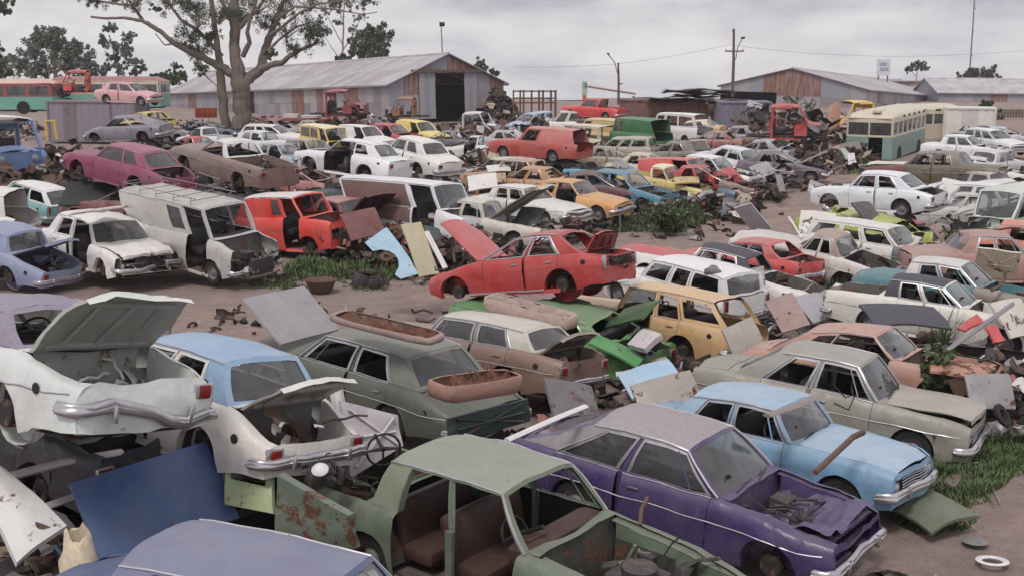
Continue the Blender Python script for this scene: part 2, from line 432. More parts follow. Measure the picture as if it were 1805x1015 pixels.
    def hood(s, u, v):                           # u 0 cowl .. 1 nose, v across -1..1
        x0, x1 = s.xc + .13, s.L/2 + .035; x = lerp(x0, x1, u); w = s.hw(min(x, s.L/2)) - .09
        x2 = x - .06*u*u*(v*v); return Vector((x2, v*w, s.belt(x) + .014 + .045*(1 - v*v) + .008*(1 if abs(v) < .3 else 0)))
    def lid(s, u, v):                            # boot lid, u 0 hinge .. 1 tail
        x0, x1 = s.xrb - .12, -s.L/2 - .01; x = lerp(x0, x1, u); w = s.hw(x) - .09
        return Vector((x + .05*u*u*v*v, v*w, s.belt(x) + .014 + .035*(1 - v*v)))
def frame(b, fn, u0, u1, v0, v1, U0, U1, V0, V1, n=4, m=0, depth=None):
    # ring between outer rectangle U,V and inner u,v of a surface fn
    def side(a0, a1, c0, c1):
        rows = [[], []]
        for i in range(n + 1):
            t = i/n; rows[0].append(fn(lerp(a0[0], a1[0], t), lerp(a0[1], a1[1], t))); rows[1].append(fn(lerp(c0[0], c1[0], t), lerp(c0[1], c1[1], t)))
        b.rows(rows, m)
    side((U0, V0), (U1, V0), (u0, v0), (u1, v0)); side((U1, V0), (U1, V1), (u1, v0), (u1, v1))
    side((U1, V1), (U0, V1), (u1, v1), (u0, v1)); side((U0, V1), (U0, V0), (u0, v1), (u0, v0))
def loopribbon(b, pts, w, m=0):
    # flat-sided thin bar that follows a closed loop
    n = len(pts)
    b.tube(list(pts) + [pts[0], pts[1]], w, m, 4, False)
def thick(b, fn, nu, nv, t, m=0, m2=0, skip=None):
    b.grid(fn, nu, nv, m, skip)
    b.grid(lambda u, v: fn(1 - u, v) - Vector((0, 0, t)), nu, nv, m2)
    for q in range(2):
        b.rows([[fn(i/nu, q) for i in range(nu + 1)], [fn(i/nu, q) - Vector((0, 0, t)) for i in range(nu + 1)]], m)
        b.rows([[fn(q, i/nv) for i in range(nv + 1)], [fn(q, i/nv) - Vector((0, 0, t)) for i in range(nv + 1)]], m)
ODD = {'white2': 1, 'whited9': -1, 'whitewagon5': -1, 'orange': 1, 'teal2': -1, 'whiteround': 1, 'f4': -1, 'f12': -1, 'maroon': -1, 'yellowute': 1, 'olive': 1, 'white12': -1, 'redcoupe': 1}
def car(key, name, label, cat, color, roof=None, miss='', hood=None, boot=None, dust=.45, rust=.25, gloss=.38, seat='k', dmg=1.0, lod=0,
        wheels=None, low=None, trim=True, hoodc=None, group=None, glassm=None, windows=None, pose=None, g=None, style=None, doorc=None, extra=None, glassw='fr', innerf=.33, chrome=False):
    """miss: letters of what is gone: H hood B boot lid 1..4 doors (FL FR RL RR) f front glass r rear glass s side glass g grille n nose u front bumper d rear bumper e engine"""
    if key in POSES: style, pose, g = POSES[key]
    s = Shape(g, style); rr = random.Random(hash_s(key))
    P1 = paint(color, dust, rust, gloss); root = empty(name, label, cat, pose[:3], (0, 0, 0), group)
    root.rotation_mode = 'XYZ'; root.rotation_euler = (pose[5], pose[4], pose[3])
    PR = paint(roof, dust, rust, gloss) if isinstance(roof, tuple) else (roof or P1)
    PH = paint(hoodc, dust, rust, gloss) if isinstance(hoodc, tuple) else (hoodc or P1)
    PL = paint(low, dust, rust, gloss) if low else P1
    IN = paint(tuple(int(q*innerf + 12) for q in color), .7, .55, .7) if lod == 0 else M_DARK; L2 = s.L/2; van = s.van; tailer = s.xrb < -L2 + .3  # inner faces: body colour darkened to paint deep shade into them
    seed = Vector((rr.uniform(0, 90), rr.uniform(0, 90), rr.uniform(0, 90)))
    def deform(o):
        me = o.data; a = .015*dmg
        for v in me.vertices:
            p = v.co; k = a*(1 + 1.6*max(0, abs(p.x) - L2*.62))
            v.co = p + noise.noise_vector(p*1.9 + seed)*k + noise.noise_vector(p*5.5 + seed)*k*.5 + noise.noise_vector(p*13 + seed)*k*.12
    def mk(nm, b, mats, parent=root, smooth=32, dfm=True, **k):
        o = b.obj(nm, mats, parent, smooth, **k)
        if dfm: deform(o)
        return o
    doors, quarters = DOORS[style]
    if windows is not None: quarters = windows
    b = MB(); sides = (1, -1); dlast = doors[-1][1]; dfirst = doors[0][0]
    xdf = lerp(s.xc, s.xrb, dfirst); xdr = lerp(s.xc, s.xrb, dlast)
    if style in ('sedan',) : xdr = min(xdr, s.xr + s.rA + .25)
    ute = style == 'ute'; nosecut = 'n' in miss
    # quarters, sills
    for sg in sides:
        s.side_patch(b, -L2, xdr, sg, m=1)
        b.rows([[(x, sg*(s.hw(x) + .03), .25) for x in s.cols(xdr, xdf)], [(x, sg*(s.hw(x) + .05), .17) for x in s.cols(xdr, xdf)], [(x, sg*(s.hw(x) - .12), .16) for x in s.cols(xdr, xdf)]], 1)
        if van and not style == 'x': pass
        # pillars, rail
        if 'R' not in miss:
            b.grid(lambda u, v: s.P(u, lerp(.945, 1, v), sg), 10, 1, 2)
            b.grid(lambda u, v: s.P(lerp(0, dfirst, u), v, sg), 1, 5, 0)
            b.rows([[s.P(dfirst, t/5, sg) for t in range(6)], [s.P(dfirst + .01, t/5, sg, .06) for t in range(6)]], 0)
            for (a, c) in zip(doors, doors[1:]):
                b.grid(lambda u, v: s.P(lerp(a[1], c[0], u), v, sg, .004), 1, 5, 0)
                xb = lerp(s.xc, s.xrb, (a[1] + c[0])/2)
                b.box((xb, sg*(s.hw(xb) - .03), .55), (.09, .05, .72), 0)
                b.tube([(xb, sg*(s.hw(xb) - .03), .25), s.P((a[1] + c[0])/2, 0, sg, .03), s.P((a[1] + c[0])/2, 1, sg, .03)], .03, 0, 4)
            # area behind the doors with quarter windows
            us = [dlast] + [q for w in quarters for q in w] + [1.0]
            for i in range(0, len(us), 2):
                b.grid(lambda u, v: s.P(lerp(us[i], us[i+1], u), v, sg), max(1, int((us[i+1]-us[i])*10)), 5, 2 if PR is not P1 and not van else 0)
            for w in quarters:
                b.grid(lambda u, v: s.P(lerp(w[0], w[1], u), lerp(0, .12, v), sg), 3, 1, 0)
                b.grid(lambda u, v: s.P(lerp(w[0], w[1], u), lerp(.86, 1, v), sg), 3, 1, 0)
                if 's' not in miss:
                    gb = MB(); gb.grid(lambda u, v: s.P(lerp(w[0], w[1], u), lerp(.12, .86, v), sg, .015), 3, 3); mk('side_window', gb, M_GLASS, smooth=60)
            b.rows([[s.P(dlast, t/5, sg) for t in range(6)], [s.P(dlast - .01, t/5, sg, .06) for t in range(6)]], 0)
    # roof
    nx = 8; top = lambda u, v: Vector((lerp(s.xwt, s.xrt, u) + (.045*(1 - u) - .03*u)*(1 - (2*v - 1)**2), lerp(-s.yr, s.yr, v), s.ztop(lerp(s.xwt, s.xrt, u), lerp(-s.yr, s.yr, v))))
    rb = MB(); rb.grid(top, nx, 10); rb.grid(lambda u, v: top(u, 1 - v) - Vector((0, 0, .035)), 4, 6, 1)
    if 'R' not in miss: mk('roof', rb, [PR, M_DARK], smooth=40)
    # windscreen and rear surrounds
    if 'R' not in miss: frame(b, lambda u, v: s.Ws(u, v), .045, .955, .04, .93, 0, 1, 0, 1, 6, 0)
    if 'f' not in miss:
        gb = MB(); gb.grid(lambda u, v: s.Ws(lerp(.045, .955, u), lerp(.04, .93, v), .012), 8, 4); mk('windscreen', gb, glassm or M_GLASS, smooth=80)
    rm = .07 if not tailer else .1
    if not ('D' in miss or 'R' in miss):
        frame(b, lambda u, v: s.Rs(u, v), rm, 1 - rm, .1, .88, 0, 1, 0, 1, 6, 2 if PR is not P1 and not tailer else 0)
        if 'r' not in miss:
            gb = MB(); gb.grid(lambda u, v: s.Rs(lerp(rm, 1 - rm, u), lerp(.1, .88, v), .012), 8, 4); mk('rear_window', gb, M_GLASS, smooth=80)
    # cowl
    b.grid(lambda u, v: Vector((lerp(s.P(0, 0, 1).x + lerp(0, .09, 1 - (2*v-1)**2), s.xc + .14, u), lerp(-1, 1, v)*(s.hw(s.xc) - .085), s.belt(s.xc) + .012 + .03*(1 - (2*v - 1)**2)*(1 - u))), 1, 8, 0)
    # deck surround or tray
    if not tailer:
        if ute:
            x0, x1, w = s.xrb - .04, -L2 + .06, s.hw(0) - .12
            b.grid(lambda u, v: Vector((lerp(x0, x1, u), lerp(-w, w, v), .46)), 4, 4, 3)
            for sg in sides: b.grid(lambda u, v: Vector((lerp(x0, x1, u), sg*min(w, s.hw(lerp(x0, x1, u)) - .09), lerp(.46, s.belt(lerp(x0, x1, u)) + .012, v))), 6, 1, 0)
            b.grid(lambda u, v: Vector((x0, lerp(-w, w, u), lerp(.46, s.belt(x0), v))), 1, 1, 0)
            b.grid(lambda u, v: Vector((lerp(s.xrb, x0, u), lerp(-1, 1, v)*(s.hw(s.xrb) - .085), s.belt(s.xrb) + .012)), 1, 4, 0)
        else:
            x0, x1 = s.xrb - .12, -L2 + .03
            b.grid(lambda u, v: Vector((lerp(s.xrb + .02, x0 + .01, u), lerp(-1, 1, v)*(s.hw(s.xrb) - .085), s.belt(s.xrb) + .012 + .03*(1 - (2*v-1)**2))), 1, 6, 0)
            w = s.hw(x1) - .12
            b.grid(lambda u, v: Vector((lerp(x0, x1, u), lerp(-w, w, v), .40)), 4, 4, 3)
            for sg in sides: b.grid(lambda u, v: Vector((lerp(x0, x1, u), sg*(s.hw(lerp(x0, x1, u)) - .09 - .03*(1-v)), lerp(.40, s.belt(lerp(x0, x1, u)) + .010, v))), 6, 3, 3 if boot is None else 0)
            b.grid(lambda u, v: Vector((x0 + .05, lerp(-w, w, u), lerp(.40, s.belt(x0), v))), 2, 2, 3)
            if boot is not None:                      # spare wheel hump and ribs inside the boot
                for sg in sides: b.lathe([(.001, -.10), (.26, -.10), (.34, -.03), (.36, .12)], 16, 0, Matrix.Translation((s.xr - .05, sg*(w - .04), .34)) if True else None)
    # tail face
    xT = -L2
    def tail(u, v):
        y = lerp(-1, 1, u); zt = s.belt(xT) + .012; w = s.hw(xT) + lerp(.05, -.085, 1 if v > .999 else 0)*(1 if v > .93 else 1)
        zz = lerp(.28, zt, v); return Vector((xT - .05*(1 - y*y) + .03*abs(v - .6), y*(s.hw(xT) + (interp(OFFT, (zt - zz)/max(.2, zt - .19)) if v < .98 else -.02)), zz))
    if 'D' in miss and tailer:
        b.grid(tail, 10, 2, 1, lambda i, j: j == 1)
    elif 'D' not in miss: b.grid(tail, 10, 6, 1)
    # nose face
    xN = L2; zt = s.belt(xN) + .012; zg0, zg1 = (.36, .82) if not van else (.3, .72)
    if style == 'boxvan': zg0, zg1 = .3, .62
    def nosef(u, v):
        y = lerp(-1, 1, u); zz = lerp(.27, zt, v)
        return Vector((xN + .05*(1 - y*y) - .035*abs(v - .55) - (.12*v if style == 'boxvan' else 0), y*(s.hw(xN) + (interp(OFFT, (zt - zz)/max(.2, zt - .19)) if v < .98 else -.02)), zz))
    if not nosecut:
        b.grid(lambda u, v: nosef(u, lerp(0, zg0, v)), 10, 2, 0); b.grid(lambda u, v: nosef(u, lerp(zg1, 1, v)), 10, 2, 0)
        b.grid(lambda u, v: nosef(lerp(0, .05, u), lerp(zg0, zg1, v)), 1, 2, 0); b.grid(lambda u, v: nosef(lerp(.95, 1, u), lerp(zg0, zg1, v)), 1, 2, 0)
    # floor, firewall, inner wings
    wf = s.W/2 - .13
    b.grid(lambda u, v: Vector((lerp(s.xc + .25, -L2 + .1, u), lerp(-wf, wf, v), .22)), 4, 2, 3)
    b.grid(lambda u, v: Vector((s.xc + .22 - .12*v, lerp(-wf, wf, u), lerp(.2, s.belt(s.xc), v))), 2, 2, 3 if hood is None else 0)
    if not van:
        wi = s.hw(xN) - .12; ic = 0 if hood is not None or 'H' in miss else 3
        for sg in sides:
            b.grid(lambda u, v: Vector((lerp(s.xc + .2, xN - .12, u), sg*(wi + .03 - .10*(1 - v)*(1 if abs(lerp(s.xc + .2, xN - .12, u) - s.xf) < .35 else .3)), lerp(.3, s.belt(lerp(s.xc + .2, xN - .1, u)) - .02, v))), 8, 3, ic)
            b.grid(lambda u, v: Vector((lerp(s.xc + .14, xN - .08, u), sg*lerp(wi + .03, s.hw(lerp(s.xc + .1, xN, u)) - .06, v), s.belt(lerp(s.xc + .14, xN - .08, u)) - .015)), 8, 1, ic)
            b.lathe([(.05, -.0), (.08, 0), (.10, -.10), (.13, -.14)], 10, ic, Matrix.Translation((s.xf, sg*(wi - .05), .70)) @ Matrix.Rotation(R(-90), 4, 'X') @ Matrix.Scale(-1, 4, (0,1,0)))
        b.box((xN - .13, 0, .62*s.zh + .05), (.05, wi*2, .06), ic); b.box((xN - .13, 0, s.zh - .06), (.07, wi*2 + .1, .05), ic); b.box((xN - .13, 0, .34), (.08, wi*2, .08), ic)
        b.grid(lambda u, v: Vector((lerp(s.xc + .2, xN - .12, u), lerp(-wi, wi, v), .24)), 2, 2, 3)
    # wheel housings
    for xa in (s.xf, s.xr):
        for sg in sides:
            rows = []
            for k in range(9):
                a = math.pi*k/8; r = s.rA + .02
                rows.append([(xa + r*math.cos(a), sg*(s.hw(xa) + (.02 if e == 0 else -.26)), .30 + r*math.sin(a)) for e in (0, 1)])
            b.rows(rows, 3)
            b.grid(lambda u, v: Vector((xa + lerp(-1, 1, u)*(s.rA + .02), sg*(s.hw(xa) - .26), lerp(.25, .72, v))), 2, 1, 3)
    mk('body', b, [P1, PL, PR, IN], smooth=38)
    # fenders, some of them swapped from another car
    odd = paint(rr.choice([(128, 112, 104), (150, 146, 146), (112, 60, 52), (96, 104, 110)]), dust, rust) if key in ODD else None
    for sg in sides:
        if ('w' in miss and sg < 0) or ('W' in miss and sg > 0): continue
        fb = MB(); s.side_patch(fb, xdf, L2 - (.0 if not nosecut else .12), sg)
        mk('front_fender', fb, odd if odd and sg == ODD[key] else PL if low else P1)
    # doors
    di = 0
    for k, (ua, ub) in enumerate(doors):
        for sg in sides:
            num = str(1 + 2*k + (0 if sg > 0 else 1))
            if num in miss: continue
            x1, x0 = lerp(s.xc, s.xrb, ua) - .008, lerp(s.xc, s.xrb, ub) + .008
            if k == len(doors) - 1 and style == 'sedan': x0 = xdr + .006
            db = MB(); s.side_patch(db, x0, x1, sg, zmin=.255)
            db.grid(lambda u, v: Vector((lerp(x0, x1, u), sg*(s.hw(lerp(x0, x1, u)) - .035), lerp(max(.27, s.arch(lerp(x0, x1, u))), s.belt(lerp(x0, x1, u)), v))), 4, 2, 1)
            if 'R' not in miss:
                a, c = ua + .006, ub - .006
                frame(db, lambda u, v: s.P(u, v, sg, -.004), a + .022, c - .022, .03, .87, a, c, -.0, .94, 5, 2 if chrome else 0)
                if k == 0 and style == 'sedan' and not lod: db.tube([s.P(a + .10, .0, sg), s.P(a + .085, .9, sg)], .012, 0, 4)
            do = mk('door', db, [paint(doorc[num], dust, rust) if doorc and num in doorc else (PL if low else P1), M_DARK, M_TRIM], smooth=38)
            if 's' not in miss or (windows is None and num in glassw):
                gb = MB(); gb.grid(lambda u, v: s.P(lerp(ua + .028, ub - .028, u), lerp(.03, .87, v), sg, .012), 3, 3); mk('window_glass', gb, M_GLASS2, do, smooth=80)
            if lod < 2:
                hx = x0 + .14; hz = s.belt(hx) - .13; hb_ = MB(); hb_.rbox((hx + .04, s.side(hx, hz, sg)[1] + sg*.012, hz), (.15, .028, .028), .01); mk('door_handle', hb_, M_CHROME, do, dfm=False)
    # lids
    def rotlid(fn, hx, hz, ang, sgn):
        M = Matrix.Translation((hx, 0, hz)) @ Matrix.Rotation(R(ang)*sgn, 4, 'Y') @ Matrix.Translation((-hx, 0, -hz))
        return lambda u, v: (M @ fn(u, 2*v - 1))
    def lidmesh(nm, fn, ang, sgn, hx, hz, mat):
        lb = MB(); f2 = rotlid(fn, hx, hz, ang, sgn); n0 = 0
        lb.grid(f2, 8, 10, 0)
        M = Matrix.Rotation(R(ang)*sgn, 3, 'Y'); dn = M @ Vector((0, 0, -.03))
        inner = lambda u, v: f2(lerp(.02, .98, u), lerp(.02, .98, v)) + dn
        lb.grid(lambda u, v: inner(u, 1 - v), 6, 6, 1 if ang else 0)
        for e in ((0, None), (1, None), (None, 0), (None, 1)):
            r0, r1 = [], []
            for i in range(9):
                t = i/8; u, v = (e[0], t) if e[0] is not None else (t, e[1]); r0.append(f2(u, v)); r1.append(inner(u, v) )
            lb.rows([r0, r1], 0)
        if ang:
            for q in (.2, .5, .8): lb.tube([inner(.08, q) + dn*.3, inner(.92, q) + dn*.3], .028, 1, 4)
            for q in (.1, .9): lb.tube([inner(q, .08) + dn*.3, inner(q, .92) + dn*.3], .028, 1, 4)
            # front skirt of the lid
            lb.rows([[f2(1, i/8) for i in range(9)], [f2(1, i/8) + (M @ Vector((-.005*sgn, 0, -.07))) for i in range(9)]], 0)
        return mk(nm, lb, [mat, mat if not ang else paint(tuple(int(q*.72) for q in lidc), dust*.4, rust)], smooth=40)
    lidc = hoodc if isinstance(hoodc, tuple) else color
    if not van and 'H' not in miss:
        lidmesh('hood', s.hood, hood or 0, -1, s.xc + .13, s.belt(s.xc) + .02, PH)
    elif style == 'nosevan' and 'H' not in miss:
        lidmesh('hood', s.hood, hood or 0, -1, s.xc + .13, s.belt(s.xc) + .02, PH)
    elif style == 'boxvan':
        hb2 = MB(); hb2.grid(lambda u, v: s.hood(u, 2*v - 1), 2, 6); mk('front_cowl', hb2, PH)
    lidc = color
    if not tailer and not ute and 'B' not in miss and not van:
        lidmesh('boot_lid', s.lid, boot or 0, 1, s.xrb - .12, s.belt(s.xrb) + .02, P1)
    # trim lines
    if trim and lod < 2 and 'R' not in miss:
        for sg in sides:
            tb = MB()
            tb.tube([s.P(i/12, 1.0, sg, -.006) for i in range(13)], .015 if chrome else .009, 0, 4)
            tb.tube([s.P(0, 1 - i/4, sg, -.006) for i in range(5)], .015 if chrome else .008, 0, 4)
            for k_, (ua_, ub_) in enumerate(doors):
                if str(1 + 2*k_ + (0 if sg > 0 else 1)) in miss: continue
                x_ = s.cols(lerp(s.xc, s.xrb, ub_), lerp(s.xc, s.xrb, ua_)); tb.tube([(x, sg*(s.hw(x) + .002), s.belt(x) + .006) for x in x_], .007, 0, 4)
            if style in ('sedan', 'coupe'): tb.tube([s.P(dlast + .005, i/4*.94, sg, -.006) for i in range(5)], .009, 0, 4)
            mk('window_trim', tb, M_TRIM, smooth=80)
    if lod == 0:
        for sg in sides:
            if not van:
                xq = lerp(-L2, s.xr, .42); cq = s.side(xq, s.belt(xq) - .17, sg)
                if sg > 0:
                    fc = MB(); fc.lathe([(.001, .012), (.05, .012), (.055, 0)], 12, 0, Matrix.Translation(cq)); mk('fuel_hole_disc', fc, M_DARK, dfm=False)  # dark disc paints the shade inside an open fuel filler hole
                if rr.random() < .6 and not set('1234k') & set(miss):
                    st_ = MB(); zz = s.belt(0) - .27; xs_ = [x for x in s.cols(-L2 + .1, L2 - .1) if s.arch(x) < zz - .02]
                    st_.tube([Vector(s.side(x, zz, sg)) + Vector((0, sg*.006, 0)) for x in xs_], .008, 0, 4); mk('side_strip', st_, M_TRIM, smooth=80)
        if 'f' not in miss:
            for yo in (-.42, .12):
                wp = MB(); p0 = s.Ws(.5 + yo/2/.72, .0) + Vector((.03, 0, .01)); p1 = s.Ws(.5 + yo/2/.72 + .28, .07) + Vector((.02, 0, .02)); wp.tube([p0, p1], .008, 0, 4); mk('wiper', wp, M_WHEEL_DARK, dfm=False)
    # bumpers
    def bumper(nm, x, sgn, bend=0):
        bb = MB(); rows = []; ys = [-1.0, -.995, -.97, -.9, -.75, -.5, -.25, 0, .25, .5, .75, .9, .97, .995, 1.0]
        for y in ys:
            wrap = max(0, (abs(y) - .9)/.1); x0_ = x + sgn*(.085 - .05*abs(y)**3 - .22*wrap**3); zc = .45 + bend*y*.08 + bend*.04*math.sin(y*5); yy = y*(s.W/2 + .005)
            nx, ny = sgn*(1 - .75*wrap), .75*wrap*(1 if y > 0 else -1); k = 1 if abs(y) < 1 else .5
            rows.append([(x0_ + nx*dx, yy + ny*dx, zc + dz*k) for dx, dz in ((-.03, -.065), (.012, -.06), (.03, -.035), (.034, -.004), (.022, .004), (.026, .03), (.012, .055), (-.03, .06))])
        bb.rows(rows, 0, True)
        for sy in (-.45, .45): bb.rbox((x + sgn*.11, sy*s.W*.55, .45 + bend*sy*.04), (.05, .05, .16), .018)
        mk(nm, bb, M_CHROME, smooth=60)
    if 'u' not in miss: bumper('front_bumper', L2, 1, .3*dmg if 'n' in miss else 0)
    if 'd' not in miss: bumper('rear_bumper', -L2, -1, 1.5 if 't' in miss else 0)
    # lamps, grille
    if lod < 3 and not nosecut:
        if 'g' not in miss:
            gm = MB(); gm.grid(lambda u, v: nosef(lerp(.05, .95, u), lerp(zg0, zg1, v)) + Vector((-.045, 0, 0)), 8, 1, 0)
            for k in range(5):
                t = (k + .5)/5; gm.tube([nosef(lerp(.2, .8, i/6), lerp(zg0 + .03, zg1 - .03, t)) + Vector((-.02, 0, 0)) for i in range(7)], .007, 1, 4)
            mk('grille', gm, [M_DARK, M_CHROME], smooth=60)
            for sg in sides:
                c = nosef(.5 + sg*.385, (zg0 + zg1)/2); hl = MB()
                hl.lathe([(.001, .02), (.05, .012), (.078, -.01), (.088, .0), (.095, -.03)], 16, 0, Matrix.Translation(c + Vector((-.01, 0, 0))) @ Matrix.Rotation(R(-90), 4, 'Z'))
                mk('headlight', hl, M_LAMP, smooth=60, dfm=False)
        for sg in sides:
            if 'D' in miss or ('t' in miss and sg > 0): continue
            c = tail(.5 + sg*.42, .72); tl = MB(); dy_, dz_ = (.19, .13) if not tailer else (.1, .24); tl.rbox((c.x + .012, c.y, c.z), (.06, dy_ + .025, dz_ + .025), .012, 1); tl.rbox((c.x - .01, c.y, c.z), (.05, dy_*.72, dz_), .01); tl.rbox((c.x - .008, c.y - sg*0 + (-sg)*dy_*.40, c.z), (.045, dy_*.22, dz_*.9), .01, 2); mk('taillight', tl, [M_TAIL, M_CHROME, M_LAMP], dfm=False)
    # wheels
    wz = wheels if wheels is not None else rr.choice(['1111', '1011', '0111', '1101', '0011', '1111'])
    for i, (xa, sg) in enumerate(((s.xf, 1), (s.xf, -1), (s.xr, 1), (s.xr, -1))):
        y = sg*(s.W/2 - .14)
        if wz[i] == '1':
            t = put('wheel', ME['tyre'], root, (xa, y, .30), (0, rr.uniform(0, 6), 0)); put('rim', ME['rim'], t, (0, 0, 0))
        elif lod < 2: put('brake_drum', ME['hub'], root, (xa, y - sg*.02, .30), (0, 0, 0 if sg < 0 else math.pi))
    # interior
    if not ute or True:
        k = s.W/1.66; zf = .24 if not van else .55
        put('bench_seat', ME['seat' + seat], root, (lerp(s.xc, s.xrb, .38 if style == 'sedan' else .3) if not van else s.xc - .75, 0, zf), (0, rr.uniform(-.1, .1), 0), (1, k*.98, 1))
        if style in ('sedan', 'coupe', 'hatch', 'wagon') and 'q' not in miss: put('bench_seat', ME['seat' + seat], root, (lerp(s.xc, s.xrb, .74 if style == 'sedan' else .62 if style != 'wagon' else .48), 0, .26), (0, 0, 0), (.95, k*.98, .95))
        dbm = MB(); zd_ = s.belt(s.xc) - .08; dbm.rbox((s.xc - .12, 0, zd_), (.30, s.W - .36, .2), .05); dbm.rbox((s.xc - .2, -.34, zd_ + .07), (.16, .36, .1), .04)
        mk('dashboard', dbm, SEATM[seat] if seat == 'b' else M_DARK)
        if lod < 2: put('steering_wheel', ME['steer'], root, (s.xc - .40, -.36, zd_ + .06), (0, R(28), math.pi), (1, 1, 1))
    if (hood is not None or 'H' in miss or 'g' in miss or nosecut) and 'e' not in miss and lod < 3 and not (style == 'boxvan'):
        put('engine', ME['engine'], root, (lerp(s.xc + .2, xN, .42), 0, .30), (0, R(3), 0), (1.05, 1.15, 1.05))
    def bits(nm, xa, xb, w, z0, n, mats):
        jb = MB()
        for _ in range(n):
            p = Vector((rr.uniform(xa, xb), rr.uniform(-w, w), z0 + rr.random()**1.5*.38)); M_ = Matrix.Rotation(rr.uniform(0, 6.3), 3, 'Z') @ Matrix.Rotation(rr.uniform(-1, 1), 3, 'X') @ Matrix.Rotation(rr.uniform(-.8, .8), 3, 'Y'); t = rr.random(); q = rr.uniform(.5, 1.2); m = rr.choice([0, 0, 1, 2])
            if t < .4: cv = rr.uniform(-.1, .1); jb.grid(lambda u, v: p + M_ @ Vector(((u - .5)*.42*q, (v - .5)*.26*q*(1.3 - u*.6), cv*math.sin(u*3.1) + .03*math.sin(v*7))), 4, 3, m)
            elif t < .6: jb.rbox(p, (.2*q, .13*q, .12*q), .02, m, M_)
            else:
                pts = [p]
                for _k in range(4): pts.append(pts[-1] + M_ @ Vector((.11*q, rr.uniform(-.07, .07), rr.uniform(-.05, .06))))
                jb.tube(pts, rr.uniform(.008, .024), m, 5)
        mk(nm, jb, mats, smooth=40, dfm=False)
    if lod == 0:
        if not (style == 'boxvan') and (hood or 'H' in miss or nosecut): bits('engine_parts', s.xc + .25, xN + (.1 if nosecut else -.15), s.hw(xN) - .16, .38, 34 if nosecut else 22, [M_ENGINE, P1, M_DARK])
        if boot or ('B' in miss and not tailer and not ute): bits('boot_contents', s.xrb - .25, -L2 + .12, s.hw(-L2) - .16, .42, 16, [M_RUST, P1, M_SEATK])
        if ute: bits('tray_contents', s.xrb - .25, -L2 + .2, s.hw(-L2) - .16, .5, 30, [M_RUST, P1, M_DARK])
    if extra: extra(root, s, mk)
    return root
def hash_s(t):
    h = 7
    for ch in t: h = (h*131 + ord(ch)) & 0xffffff
    return h
